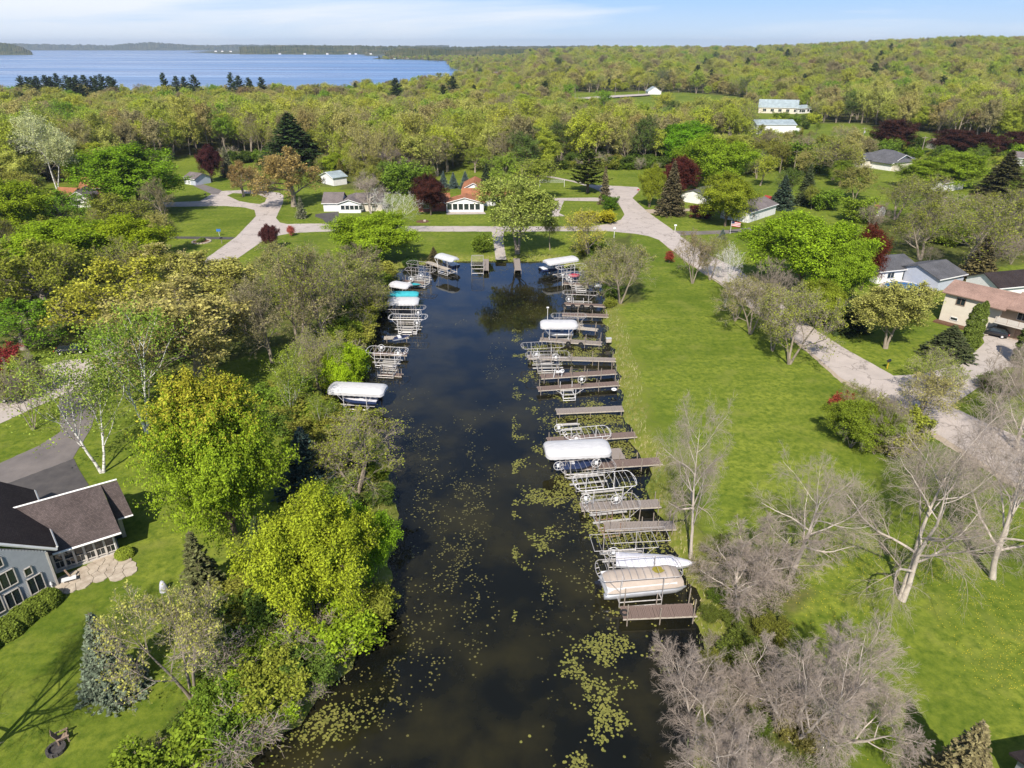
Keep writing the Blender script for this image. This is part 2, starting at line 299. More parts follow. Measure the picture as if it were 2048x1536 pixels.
# ------------------------------------------------------------------ lagoon, lake, terrain
LAG = [P(a, b, .2) for a, b in [(905, 522), (1100, 522), (1112, 532), (1180, 540), (1200, 560), (1208, 600), (1205, 640), (1214, 680), (1226, 715), (1232, 750), (1238, 790), (1246, 830), (1258, 880), (1290, 925), (1296, 1000), (1325, 1060), (1362, 1130), (1382, 1190), (1396, 1260), (1400, 1330), (1385, 1420), (1370, 1536)]]
LAG += [(20, 20), (18, -30), (-16, -30), (-15.5, 18)]
LAG += [P(a, b, .2) for a, b in [(470, 1536), (600, 1450), (690, 1350), (745, 1250), (790, 1150), (800, 1050), (795, 960), (765, 870), (672, 820), (650, 780), (700, 745), (725, 700), (750, 650), (768, 600), (778, 560), (800, 535), (870, 524)]]
LAG = np.array(LAG)
LAKE = np.array([(-2600, 700), (-700, 690), (-420, 655), (-200, 690), (-120, 830), (-85, 1060), (-95, 1250), (-150, 1700), (-200, 2300), (-330, 2650), (-540, 2800), (-600, 3300), (-900, 4300), (-1800, 4700), (-2400, 5600), (-3800, 9500), (-9000, 9500), (-9000, 700)], float)
def sm(a, b, x): t = np.clip((x - a) / (b - a), 0, 1); return t * t * (3 - 2 * t)
def G(x, y):
    x = np.asarray(x, float); y = np.asarray(y, float)
    rise = 17 * sm(650, 2400, y) * sm(-.06, .12, x / np.maximum(y, 1)) + 25 * sm(520, 1350, y) * sm(.25, .62, x / np.maximum(y, 1)) + 5 * sm(-600, -60, x) * sm(2200, 4000, y)
    und = 1.6 * np.sin(x * .013 + 1) * np.sin(y * .011) * sm(420, 900, y)
    z = GZ + rise + und
    dl = sdist(x, y, LAG); near = (y < 260)
    wob = .35 * np.sin(x * 1.1 + y * .7) + .25 * np.sin(x * .5 - y * 1.3)
    z = np.where(near, GZ - (GZ + 1.5) * (1 - sm(-2.2, 1.8, dl + wob)), z)
    dk = sdist(x, y, LAKE)
    return np.where((~near) & (y > 500), z - (z + 4) * (1 - sm(-15, 45, dk)), z)
LAWN_PATCH = None
xs = np.concatenate([-np.geomspace(9000, 92, 64), np.arange(-90, 0, 1.3), np.arange(0, 110, 1.3), np.geomspace(112, 9000, 62)])
ys = np.concatenate([np.arange(-40, 160, 1.2), np.geomspace(161, 12000, 190)])
XX, YY = np.meshgrid(xs, ys); ZZ = G(XX, YY)
# wooded ground polygons (picture outline of the ground they stand on)
FRONT = [(-500, 385), (0, 380), (130, 366), (200, 345), (340, 324), (480, 314), (640, 330), (700, 352), (760, 368), (862, 362), (935, 330), (1000, 352), (1060, 362), (1090, 335), (1310, 334), (1400, 300), (1500, 300), (1562, 296), (1625, 300), (1700, 290), (1760, 262), (1850, 262), (1900, 276), (2500, 292)]
FR = np.array([P(a, b) for a, b in FRONT]); frx = FR[:, 0] / FR[:, 1]
def wood_depth(x, y):  # >0 behind the edge of the wood
    return y - np.interp(x / np.maximum(y, 1), frx, FR[:, 1])
FIELDS = [poly(p) for p in [[(1580, 244), (1745, 248), (1775, 268), (1800, 302), (1590, 302)], [(1135, 188), (1300, 184), (1430, 188), (1500, 195), (1520, 225), (1400, 238), (1280, 238), (1140, 222)], [(1500, 220), (1632, 220), (1640, 262), (1480, 262)], [(1480, 262), (1610, 262), (1605, 302), (1480, 302)], [(1560, 300), (1625, 303), (1620, 330), (1560, 330)], [(920, 148), (960, 146), (970, 152), (925, 160)],
   [(925, 330), (965, 330), (960, 318), (930, 316)], [(1620, 190), (1760, 196), (1760, 206), (1620, 202)], [(1950, 184), (2048, 186), (2048, 192), (1950, 190)], [(340, 325), (560, 335), (560, 312), (470, 308), (350, 312)]]]
def in_field(x, y):
    r = np.zeros(np.shape(x), bool)
    for f in FIELDS: r |= inside(x, y, f)
    return r
THICK = [poly(p) for p in [
    [(-80, 400), (120, 430), (200, 470), (330, 520), (430, 565), (530, 590), (560, 690), (360, 760), (250, 720), (240, 650), (120, 690), (-80, 740)],
    [(560, 640), (700, 560), (790, 520), (800, 540), (770, 640), (700, 760), (650, 800), (670, 830), (800, 880), (830, 1000), (800, 1180), (740, 1290), (600, 1470), (520, 1600), (200, 1600), (330, 1450), (440, 1330), (480, 1220), (500, 1090), (600, 1060), (560, 800)],
    [(1320, 1560), (1420, 1400), (1420, 1280), (1400, 1130), (1340, 1040), (1400, 1060), (1500, 1140), (1620, 1180), (1560, 1250), (1570, 1350), (1720, 1560)],
    [(1740, 440), (1820, 430), (2100, 440), (2100, 520), (1960, 540), (1800, 520)], [(1140, 490), (1260, 470), (1290, 600), (1210, 620), (1180, 540)],
    [(640, 345), (860, 345), (860, 380), (640, 375)]]]
def in_thick(x, y):
    r = np.zeros(np.shape(x), bool)
    for f in THICK: r |= inside(x, y, f)
    return r
wood = np.clip(wood_depth(XX, YY) / 6, 0, 1) * (~in_field(XX, YY))
wood = np.maximum(wood, .75 * in_thick(XX, YY))
dlag = np.abs(sdist(XX, YY, LAG))
bank = np.where(YY < 260, 1 - sm(1.2, 4.5, dlag + 1.2 * np.sin(XX * .9) * np.sin(YY * .7)), 0)
ny, nx = XX.shape
idx = np.arange(ny * nx).reshape(ny, nx)
F = np.stack([idx[:-1, :-1], idx[:-1, 1:], idx[1:, 1:], idx[1:, :-1]], -1).reshape(-1, 4)
m, n, l = newmat('ground_cover')
o = n.new('ShaderNodeOutputMaterial'); b = n.new('ShaderNodeBsdfPrincipled'); l.new(b.outputs[0], o.inputs[0]); b.inputs['Roughness'].default_value = .95; b.inputs['Specular IOR Level'].default_value = .05
geo = n.new('ShaderNodeNewGeometry')
pos = geo.outputs['Position']
n1 = noise(n, l, pos, .05, 5); n2 = noise(n, l, pos, 1.3, 8, .7); n3 = noise(n, l, pos, .28, 6, .6)
lawn = ramp(n, l, n1, [(.35, (.12, .16, .018)), (.62, (.23, .265, .035))])
lawn = mixc(n, l, ramp(n, l, n2, [(.38, (0, 0, 0)), (.68, (1, 1, 1))]), lawn, (.065, .108, .012))
lawn = mixc(n, l, ramp(n, l, n3, [(.52, (0, 0, 0)), (.78, (.8, .8, .8))]), lawn, (.20, .215, .045))
wv = n.new('ShaderNodeTexWave'); wv.inputs['Scale'].default_value = .075; wv.inputs['Distortion'].default_value = 1.6; wv.inputs['Detail'].default_value = 1; wv.bands_direction = 'Y'; wv.inputs['Detail Scale'].default_value = .3
l.new(pos, wv.inputs['Vector'])
lawn = mixc(n, l, ramp(n, l, wv.outputs['Fac'], [(.25, (.20, .20, .20)), (.75, (0, 0, 0))]), lawn, (.07, .12, .012))
dnm = n.new('ShaderNodeTexVoronoi'); dnm.inputs['Scale'].default_value = .9; l.new(pos, dnm.inputs['Vector'])
floor_ = ramp(n, l, n3, [(.35, (.055, .045, .026)), (.55, (.10, .105, .03)), (.72, (.16, .125, .07))])
floor_ = mixc(n, l, ramp(n, l, n2, [(.4, (0, 0, 0)), (.7, (.8, .8, .8))]), floor_, (.05, .07, .018))
a1 = n.new('ShaderNodeAttribute'); a1.attribute_name = 'wood'; a2 = n.new('ShaderNodeAttribute'); a2.attribute_name = 'bank'
bankc = ramp(n, l, n2, [(.35, (.12, .15, .02)), (.55, (.19, .20, .04)), (.7, (.32, .26, .13))])
c = mixc(n, l, a1.outputs['Fac'], lawn, floor_); c = mixc(n, l, a2.outputs['Fac'], c, bankc)
l.new(c, b.inputs['Base Color'])
bu = n.new('ShaderNodeBump'); bu.inputs['Strength'].default_value = .5; bu.inputs['Distance'].default_value = .12; l.new(noise(n, l, pos, 4, 8, .75), bu.inputs['Height']); l.new(bu.outputs[0], b.inputs['Normal'])
me = bpy.data.meshes.new('ground'); mesh_fill(me, np.stack([XX, YY, ZZ], -1).reshape(-1, 3), F, smooth=True)
for nm, arr in (('wood', wood), ('bank', bank)):
    a = me.attributes.new(nm, 'FLOAT', 'POINT'); a.data.foreach_set('value', arr.astype(np.float32).ravel())
me.materials.append(m); go = bpy.data.objects.new('ground', me); COL.objects.link(go); tag(go, 'green mown lawns and brown woodland floor around the lagoon', kind='structure')
# water
def water(name, pts, base1, base2, nscale, rough, bumps, label, streak=None):
    m, n, l = newmat(name + '_surface')
    o = n.new('ShaderNodeOutputMaterial'); b = n.new('ShaderNodeBsdfPrincipled'); l.new(b.outputs[0], o.inputs[0])
    b.inputs['Roughness'].default_value = rough; b.inputs['IOR'].default_value = 1.333; b.inputs['Specular IOR Level'].default_value = .5
    geo = n.new('ShaderNodeNewGeometry'); pos = geo.outputs['Position']
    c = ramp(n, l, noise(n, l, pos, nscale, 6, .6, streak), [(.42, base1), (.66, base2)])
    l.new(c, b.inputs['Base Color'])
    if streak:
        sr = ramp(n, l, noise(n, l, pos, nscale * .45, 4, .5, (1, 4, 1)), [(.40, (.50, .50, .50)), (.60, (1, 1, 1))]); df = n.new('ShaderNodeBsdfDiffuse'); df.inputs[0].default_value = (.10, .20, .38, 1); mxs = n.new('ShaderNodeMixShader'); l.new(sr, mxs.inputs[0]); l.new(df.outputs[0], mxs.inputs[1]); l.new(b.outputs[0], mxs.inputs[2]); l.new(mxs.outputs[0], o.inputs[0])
    prev = None
    for sc, strg, dist, st in bumps:
        bu = n.new('ShaderNodeBump'); bu.inputs['Strength'].default_value = strg; bu.inputs['Distance'].default_value = dist
        l.new(noise(n, l, pos, sc, 3, .5, st), bu.inputs['Height'])
        if prev: l.new(prev, bu.inputs['Normal'])
        prev = bu.outputs[0]
    l.new(prev, b.inputs['Normal'])
    me = bpy.data.meshes.new(name); me.from_pydata([(x, y, 0) for x, y in pts], [], [list(range(len(pts)))]); me.materials.append(m)
    o = bpy.data.objects.new(name, me); COL.objects.link(o); return tag(o, label, kind='structure')
water('lagoon_water', [(-60, -35), (60, -35), (60, 165), (-60, 165)], (.0055, .0062, .005), (.026, .023, .009), .12, .03, [(1.2, .12, .03, None), (5, .05, .01, None)], 'dark still water of the boat lagoon between the two banks')
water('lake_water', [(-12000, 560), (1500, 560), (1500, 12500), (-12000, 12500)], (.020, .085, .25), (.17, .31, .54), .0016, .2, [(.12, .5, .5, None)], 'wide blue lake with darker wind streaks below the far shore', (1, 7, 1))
# far hills: strips with a bumpy wooded top
def hill(name, pts, dist, depth, base_z, label, col, seed):
    """pts: (picture x, picture y of the wooded skyline)"""
    r = np.random.default_rng(seed); xs_ = np.arange(pts[0][0], pts[-1][0] + .1, 1.1); tops = np.interp(xs_, [p[0] for p in pts], [p[1] for p in pts])
    rows = 9; V = []; k = len(xs_)
    nz = np.convolve(r.normal(0, 1, k + 8), np.ones(3) / 3, 'same')[:k] + .8 * np.convolve(r.normal(0, 1, k + 40), np.ones(14) / 14 * 2.4, 'same')[:k]
    for j in range(rows + 1):
        t = j / rows; d = dist + depth * t
        zt = np.array([top_height(0, dist + depth * .6, ty) for ty in tops])
        prof = sm(0, .6, np.array(t)) * (1 - .7 * sm(.6, 1.0, np.array(t)))
        hh = base_z + (zt - base_z) * (0.10 + .9 * prof) * (1 if j else 0) + (nz * 3.0 * dist / 6000 + r.normal(0, 2.2, k) * dist / 6000) * (1 if 0 < j < rows else 0)
        if j == rows: hh = np.full(k, base_z - 5.)
        yy = np.full(k, d); xx = (xs_ - 1024) / FPX * (cp_ * (dist + depth * .6) + sp_ * CAMH) * (d / (dist + depth * .6))
        V.append(np.stack([xx, yy, hh], -1))
    V = np.array(V); idx = np.arange((rows + 1) * k).reshape(rows + 1, k)
    F = np.stack([idx[:-1, :-1], idx[:-1, 1:], idx[1:, 1:], idx[1:, :-1]], -1).reshape(-1, 4)
    me = bpy.data.meshes.new(name); mesh_fill(me, V.reshape(-1, 3), F, smooth=False); me.materials.append(col)
    o = bpy.data.objects.new(name, me); COL.objects.link(o); return tag(o, label, kind='structure')
def hillmat(name, cs, scale):
    m, n, l = newmat(name); o = n.new('ShaderNodeOutputMaterial'); b = n.new('ShaderNodeBsdfDiffuse'); l.new(b.outputs[0], o.inputs[0])
    geo = n.new('ShaderNodeNewGeometry'); c = ramp(n, l, noise(n, l, geo.outputs['Position'], scale, 8, .8), [(.38, cs[0]), (.5, cs[1]), (.62, cs[2])]); l.new(c, b.inputs[0]); return m
hm = hillmat('far_wood', [(.025, .045, .022), (.075, .085, .03), (.15, .13, .065)], .012)
hill('far_shore', [(-500, 88), (0, 86.5), (120, 89), (230, 90), (260, 86.5), (300, 84.5), (350, 87), (400, 90.5), (500, 89), (640, 91), (760, 92), (900, 91)], 9300, 900, 0, 'far wooded shore with a long low knoll beyond the lake', hm, 1)
hill('far_shore', [(480, 93), (560, 91), (660, 90.5), (800, 92), (900, 93.5), (1010, 91.5), (1090, 93), (1180, 94.5), (1260, 97), (1300, 98)], 4600, 700, 0, 'nearer wooded shore behind the small peninsula', hm, 2)
hill('peninsula', [(770, 104), (790, 97), (840, 96), (900, 99), (960, 98), (1100, 97)], 2900, 500, 0, 'low wooded peninsula reaching into the lake', hm, 3)
hill('headland', [(-260, 84), (0, 84), (25, 87), (50, 95), (64, 104), (66, 106)], 4200, 500, 0, 'green wooded headland at the left end of the lake', hm, 4)
hill('far_ridge', [(1000, 94), (1080, 92), (1170, 91.5), (1250, 93), (1340, 96), (1420, 95), (1500, 97), (1620, 98), (1800, 96), (2200, 94)], 5600, 900, 8, 'distant dark wooded ridge on the skyline', hm, 5)
# ------------------------------------------------------------------ roads and paving
def sheet(name, px, material, label, z=.72, kind='structure', th=None):
    pts = [PP(a, b, z) for a, b in px]
    me = bpy.data.meshes.new(name); me.from_pydata(pts, [], [list(range(len(pts)))]); me.materials.append(MATS[material])
    if me.polygons[0].normal.z < 0: me.flip_normals()
    o = bpy.data.objects.new(name, me); COL.objects.link(o); return tag(o, label, kind=kind)
def wob(px, step=9, amp=.7, seed=1):
    r = random.Random(seed); out = []
    for (a, b), (c, d) in zip(px, px[1:] + px[:1]):
        k = max(1, int(math.hypot(c - a, d - b) / step))
        if max(abs(a - c), abs(b - d)) < 4: out.append((a, b)); continue
        for i in range(k):
            t = i / k; s = amp * min(1, b / 700) if i else 0
            out.append((a + (c - a) * t + r.uniform(-s, s), b + (d - b) * t + r.uniform(-s, s) * .6))
    return out
MAIN = [(1072, 347), (1100, 352), (1150, 362), (1190, 370), (1218, 371), (1275, 374), (1281, 379), (1265, 396), (1289, 418), (1297, 425), (1347, 461), (1368, 463), (1360, 472), (1386, 489), (1424, 512), (1480, 540), (1540, 588), (1600, 637), (1635, 662), (1690, 697), (1737, 723), (1797, 757), (1850, 790), (1901, 812), (1982, 850), (2048, 877), (2200, 930), (2200, 1060), (2048, 973), (2009, 953), (1940, 908), (1875, 868), (1810, 830), (1737, 783), (1682, 756), (1619, 701), (1560, 655), (1500, 612), (1440, 565), (1375, 523), (1345, 500), (1319, 480), (1297, 472), (1267, 467), (1214, 462), (1150, 462), (1050, 463), (805, 463), (652, 463), (581, 466), (553, 472), (526, 482), (448, 535), (403, 560), (360, 590), (330, 580), (370, 548), (403, 523), (472, 474), (512, 432), (509, 420), (490, 415), (454, 412), (424, 412), (330, 414), (325, 405), (400, 402), (412, 395), (425, 387), (445, 382), (485, 380), (533, 382), (560, 386), (567, 391), (566, 405), (552, 436), (560, 445), (574, 448), (639, 447), (805, 452), (1150, 453), (1181, 453), (1225, 446), (1242, 439), (1249, 429), (1240, 412), (1228, 398), (1190, 378), (1177, 373), (1143, 363), (1110, 357), (1076, 351)]
sheet('gravel_verge', wob([(1319, 481), (1345, 502), (1375, 526), (1440, 569), (1500, 617), (1560, 661), (1619, 708), (1682, 765), (1737, 792), (1810, 841), (1875, 880), (1940, 920), (2009, 966), (2048, 987), (2200, 1078), (2200, 1050), (2009, 950), (1875, 865), (1737, 780), (1682, 753), (1619, 698), (1500, 609), (1375, 520), (1319, 478)], seed=4, amp=1.6), 'gravel_edge', 'pale gravel verge along the lagoon side of the street', z=.712)
sheet('street', wob(MAIN, seed=2), 'worn_road', 'pale worn street with a side street, bends and circular turnaround', z=.722)
sheet('turnaround_island', wob([(454, 391), (466, 386), (485, 387), (515, 388), (533, 396), (530, 404), (519, 408), (500, 406), (478, 402)], 8, .2), 'asphalt', 'grass island in the turnaround', z=.730).hide_render = False
isl = bpy.data.objects['turnaround_island']; isl.data.materials.clear(); isl.data.materials.append(go.data.materials[0])
sheet('driveway', [(393, 366), (405, 368), (444, 381), (436, 389), (425, 389), (386, 371)], 'grey_asphalt', 'grey driveway from the small garage to the turnaround', z=.734)
sheet('driveway', [(631, 428), (676, 423), (684, 446), (654, 448), (645, 438), (630, 433)], 'asphalt', 'black driveway in front of the low grey roofed house', z=.734)
sheet('driveway', [(283, 472), (470, 474), (462, 479), (283, 476)], 'asphalt', 'narrow black driveway crossing the left lawn', z=.734)
sheet('boat_ramp', [(983, 461), (1008, 461), (1006, 480), (1013, 519), (991, 519), (988, 490)], 'concrete', 'concrete boat ramp leading down to the head of the lagoon', z=.736)
sheet('patio', [(893, 423), (967, 422), (972, 428), (893, 429)], 'concrete', 'patio before the white gabled sunroom', z=.736)
sheet('driveway', [(1105, 396), (1190, 395), (1230, 398), (1228, 403), (1110, 401)], 'worn_road', 'pale drive off the right hand bend', z=.734)
sheet('driveway', [(1090, 418), (1120, 400), (1128, 402), (1118, 426), (1130, 432), (1070, 434)], 'worn_road', 'pale parking pad behind the willow', z=.738)
sheet('driveway', [(1350, 462), (1400, 462), (1455, 460), (1500, 455), (1504, 461), (1455, 467), (1362, 471)], 'grey_asphalt', 'grey driveway beside the flag', z=.730)
sheet('driveway', [(1289, 419), (1380, 417), (1400, 414), (1402, 418), (1380, 422), (1299, 427)], 'gravel_edge', 'gravel drive under the reddish maple', z=.730)
sheet('driveway', wob([(1780, 752), (1850, 747), (1928, 724), (1969, 685), (1956, 655), (1985, 636), (2060, 660), (2120, 690), (2080, 715), (2040, 735), (2010, 734), (1985, 757), (1901, 812), (1860, 800)], seed=6), 'concrete', 'pale concrete driveway rising to the tan house', z=.734)
sheet('street', wob([(-200, 870), (0, 797), (78, 734), (129, 721), (180, 716), (240, 690), (330, 660), (345, 680), (250, 730), (190, 760), (129, 790), (70, 814), (0, 847), (-200, 940)], seed=7), 'concrete', 'pale street at the left edge below the birches', z=.722)
sheet('driveway', wob([(-120, 960), (0, 926), (78, 891), (121, 863), (118, 792), (215, 752), (200, 800), (180, 860), (145, 918), (160, 942), (30, 985), (-120, 1030)], seed=8), 'grey_asphalt', 'grey driveway curving from the left street to the near house', z=.730)
sheet('driveway_apron', wob([(20, 965), (148, 917), (160, 942), (178, 970), (110, 1000), (-120, 1080), (-120, 1000)], seed=9), 'asphalt', 'black asphalt apron behind the near house', z=.738)
# ------------------------------------------------------------------ tree skeletons
def unit(v): return v / (np.linalg.norm(v, axis=-1, keepdims=True) + 1e-9)
def frames(d):
    ref = np.where(np.abs(d[:, 2:3]) < .9, np.array([[0, 0, 1.]]), np.array([[1., 0, 0]]))
    a = unit(np.cross(d, ref)); return a, np.cross(d, a)
def grow(rg, pts, rad, n, t0, t1, ang, lenf, rr, segs, up=.0, wig=.12, rmin=.006, droop=0.):
    """children of polylines pts (N,S+1,3); returns their polylines, radii and t"""
    N, S1, _ = pts.shape; L = np.linalg.norm(np.diff(pts, axis=1), axis=2).sum(1)
    k = np.arange(n); t = t0 + (t1 - t0) * ((k[None] + rg.uniform(0, 1, (N, n))) / n)
    s = t * (S1 - 1); i = np.minimum(s.astype(int), S1 - 2); fr = (s - i)[..., None]
    A = np.take_along_axis(pts, i[..., None], 1); B = np.take_along_axis(pts, i[..., None] + 1, 1)
    p = (A * (1 - fr) + B * fr).reshape(-1, 3); d = unit((B - A).reshape(-1, 3))
    r0 = (np.take_along_axis(rad, i, 1) * (1 - fr[..., 0]) + np.take_along_axis(rad, i + 1, 1) * fr[..., 0]).ravel()
    az = (k[None] * 2.4 + rg.uniform(0, 6.28, (N, 1)) + rg.normal(0, .35, (N, n))).ravel()
    a, b = frames(d); an = np.radians(rg.normal(ang, ang * .18, N * n))
    dd = unit(d * np.cos(an)[:, None] + (a * np.cos(az)[:, None] + b * np.sin(az)[:, None]) * np.sin(an)[:, None])
    Ln = (np.repeat(L, n) * lenf(t.ravel()) * rg.uniform(.75, 1.2, N * n)); M = len(Ln)
    out = np.zeros((M, segs + 1, 3)); out[:, 0] = p; cur = dd
    for q in range(segs):
        cur = unit(cur + np.array([0, 0, up]) / segs * 1.0 + rg.normal(0, wig, (M, 3)) - np.array([0, 0, droop]) * (q + 1) / segs)
        out[:, q + 1] = out[:, q] + cur * (Ln / segs)[:, None]
    rs = np.maximum(r0 * rr, rmin); rd = rs[:, None] * np.linspace(1, .3, segs + 1)[None]; rd = np.maximum(rd, rmin * .8)
    return out, rd, t.ravel()
def tubes(g, pts, rad, sides):
    N, S1, _ = pts.shape
    if N == 0: return
    d = np.gradient(pts, axis=1).reshape(-1, 3); d = unit(d); a, b = frames(d)
    th = np.arange(sides) * 2 * math.pi / sides
    ring = pts.reshape(-1, 1, 3) + (a[:, None] * np.cos(th)[None, :, None] + b[:, None] * np.sin(th)[None, :, None]) * rad.reshape(-1, 1, 1)
    v = ring.reshape(-1, 3); base = (np.arange(N)[:, None, None] * S1 + np.arange(S1 - 1)[None, :, None]) * sides; k = np.arange(sides)[None, None]
    k2 = (k + 1) % sides
    f = np.stack([base + k, base + k2, base + sides + k2, base + sides + k], -1).reshape(-1, 4); g.add(v, f)
def leaves(g, rg, c, size, upb=.4, out=None, elong=1.5, cen=None):
    n = len(c)
    nr = rg.normal(0, 1, (n, 3)); nr[:, 2] = np.abs(nr[:, 2]) + upb
    if cen is not None: nr += unit(c - cen) * 1.0
    nr = unit(nr); a, b = frames(nr); an = rg.uniform(0, 6.28, n)[:, None]
    u = a * np.cos(an) + b * np.sin(an); w = np.cross(nr, u); s = (size * rg.uniform(.55, 1.35, n))[:, None]
    v = np.stack([c - u * s * elong * .5, c - w * s * .45 + u * s * .1, c + u * s * elong * .5, c + w * s * .45 + u * s * .1], 1).reshape(-1, 3)
    g.add(v, np.arange(4 * n).reshape(n, 4), np.repeat(rg.uniform(0, 1, n), 4))
def skeleton(rg, H, spec):
    """spec: dict(stems, tr (trunk radius), levels[list of dict])"""
    st = spec.get('stems', 1); segs = 8; pts = np.zeros((st, segs + 1, 3)); lean = spec.get('lean', .05)
    for s_ in range(st):
        a = rg.uniform(0, 6.28) if st == 1 else s_ * 6.28 / st + rg.normal(0, .3); sp = spec.get('spread', .0) + rg.normal(0, lean); cur = np.array([math.cos(a) * sp, math.sin(a) * sp, 1.]); cur /= np.linalg.norm(cur)
        p = np.array([math.cos(a), math.sin(a), 0]) * (.12 if st > 1 else 0); pts[s_, 0] = p
        hh = H * spec.get('trunk', .92) * (1 if s_ == 0 else rg.uniform(.75, 1))
        for q in range(segs):
            cur = unit(cur + rg.normal(0, spec.get('wig', .05), 3) * np.array([1, 1, .3]) + np.array([0, 0, .04])); p = p + cur * hh / segs; pts[s_, q + 1] = p
    tr = spec['tr'] / math.sqrt(st); rad = np.tile(tr * np.array([1.35, 1.0, .88, .76, .62, .48, .34, .2, .07]), (st, 1))
    lv = [(pts, rad)]; cur = (pts, rad)
    for L in spec['levels']:
        o_, r_, t_ = grow(rg, cur[0], cur[1], **L); lv.append((o_, r_)); cur = (o_, r_)
    return lv
def finish(g_list, H, W):
    """scale all arrays so the tree is H tall and W wide"""
    mx_ = max(v[:, 2].max() for g in g_list for v in g.v); al = np.vstack([v for g in g_list for v in g.v])
    w = np.percentile(np.abs(al[:, 0]), 98.5) + np.percentile(np.abs(al[:, 1]), 98.5)
    for g in g_list:
        g.v = [v * np.array([W / w, W / w, H / mx_]) for v in g.v]
def lf(a, b, c=0):   # child length as a share of the parent's, along it
    return lambda t: a + (b - a) * t + c * np.sin(t * math.pi)
PROTO = {}
def proto(key, H, W, parts):
    """parts: list of (part name, Geo, material); stored as an unlinked tree, built at unit size H x W"""
    finish([p[1] for p in parts], H, W); ms = []
    for nm, g, mt in parts:
        me = bpy.data.meshes.new(key + '_' + nm); v, f = g.arrays(); mesh_fill(me, v, f, np.concatenate(g.rn), nm in ('trunk', 'branches')); me.materials.append(MATS[mt]); ms.append((nm, me))
    PROTO[key] = (H, W, ms)
def decid(key, seed, H, W, spec, leaf=None, bark_='grey_bark', twigs=None, fine=2, sides=(7, 5, 4, 3, 3, 3)):
    rg = np.random.default_rng(seed); lv = skeleton(rg, H, spec); gt, gb, gl = Geo(), Geo(), Geo()
    for i, (p, r) in enumerate(lv):
        if i > spec.get('draw', 9): continue
        tubes(gt if i < fine else gb, p, r, sides[min(i, 5)])
    parts = [('trunk', gt, bark_)]
    if gb.n: parts.append(('branches', gb, twigs or bark_))
    if leaf:
        p, r = lv[-1]; N, S1, _ = p.shape; k = leaf['n']
        t = rg.uniform(leaf.get('t0', .15), 1.05, (N, k)); s = np.clip(t, 0, .999) * (S1 - 1); i = s.astype(int); fr = (s - i)[..., None]
        c = np.take_along_axis(p, i[..., None], 1) * (1 - fr) + np.take_along_axis(p, np.minimum(i + 1, S1 - 1)[..., None], 1) * fr
        keep = rg.uniform(0, 1, N) < leaf.get('keep', 1.)
        c = c[keep].reshape(-1, 3) + rg.normal(0, leaf.get('j', .18), (keep.sum() * k, 3))
        cen = np.array([0, 0, H * .45]) if leaf.get('rad') else None
        if leaf.get('split'):
            top_ = (c[:, 2] / H + rg.normal(0, .1, len(c))) > .86; gn = Geo(); leaves(gn, rg, c[top_], leaf['s'], .3, cen=cen, elong=2.2); parts.append(('new_growth', gn, 'foliage')); c = c[~top_]
        leaves(gl, rg, c, leaf['s'], leaf.get('up', .3), cen=cen, elong=leaf.get('el', 1.5)); parts.append(('crown', gl, 'foliage'))
    proto(key, H, W, parts)
LV = dict
BIG = lambda **k: k
def bare_spec(tr=.42, stems=1, spread=0, wig=.07, t0=.28, a1=48, up=.5, n=(11, 9, 8, 6), dr=0.0, trunk=.8, **kw):
    return dict(tr=tr, stems=stems, spread=spread, wig=wig, trunk=trunk, levels=[
        LV(n=n[0], t0=t0, t1=.97, ang=a1, lenf=lf(.62, .26, .12), rr=.55, segs=7, up=up, wig=.13, rmin=.03),
        LV(n=n[1], t0=.22, t1=1.0, ang=44, lenf=lf(.50, .28, .1), rr=.5, segs=5, up=.15, wig=.14, rmin=.016, droop=dr),
        LV(n=n[2], t0=.15, t1=1.0, ang=40, lenf=lf(.50, .34), rr=.5, segs=4, up=.1, wig=.14, rmin=.0105, droop=dr),
        LV(n=n[3], t0=.1, t1=1.0, ang=34, lenf=lf(.6, .45), rr=.55, segs=3, up=.05, wig=.14, rmin=.0062, droop=dr)], **kw)
# bare cottonwoods / silver maples
decid('bare_a', 11, 19, 15, bare_spec(tr=.36, wig=.12, t0=.26, a1=60, up=.35, n=(14, 11, 9, 8), dr=.12), bark_='dead_bark', twigs='pale_twigs')
decid('bare_b', 23, 19, 15, bare_spec(tr=.42, stems=2, spread=.30, wig=.12, t0=.22, a1=60, up=.35, n=(9, 11, 9, 8), dr=.12), bark_='dead_bark', twigs='pale_twigs')
decid('bare_c', 35, 14, 14, bare_spec(tr=.3, stems=3, spread=.5, wig=.10, t0=.2, a1=52, n=(7, 10, 9, 11), up=.5, trunk=.7, dr=.1), bark_='dead_bark', twigs='pale_twigs')
decid('bare_small', 47, 9, 9, bare_spec(tr=.16, stems=4, spread=.4, wig=.07, t0=.2, a1=38, n=(5, 8, 7, 5), up=.6), bark_='grey_bark', twigs='grey_bark')
# budding trees: many twigs, thin veil of small leaves
bud = lambda s, nl, **k: dict(leaf=dict(n=nl, s=s, j=k.pop('j', .22), keep=k.pop('keep', .9), rad=k.pop('rad', 0)), **k)
def med_spec(tr=.3, stems=1, spread=0, t0=.25, a1=46, n=(12, 9, 8), up=.5, trunk=.85, wig=.07, **kw):
    return dict(tr=tr, stems=stems, spread=spread, wig=wig, trunk=trunk, levels=[
        LV(n=n[0], t0=t0, t1=.98, ang=a1, lenf=lf(.60, .26, .12), rr=.5, segs=5, up=up, wig=.12, rmin=.03),
        LV(n=n[1], t0=.2, t1=1.0, ang=44, lenf=lf(.52, .32, .1), rr=.5, segs=4, up=.15, wig=.14, rmin=.018),
        LV(n=n[2], t0=.12, t1=1.0, ang=40, lenf=lf(.55, .4), rr=.5, segs=3, up=.1, wig=.14, rmin=.011)], **kw)
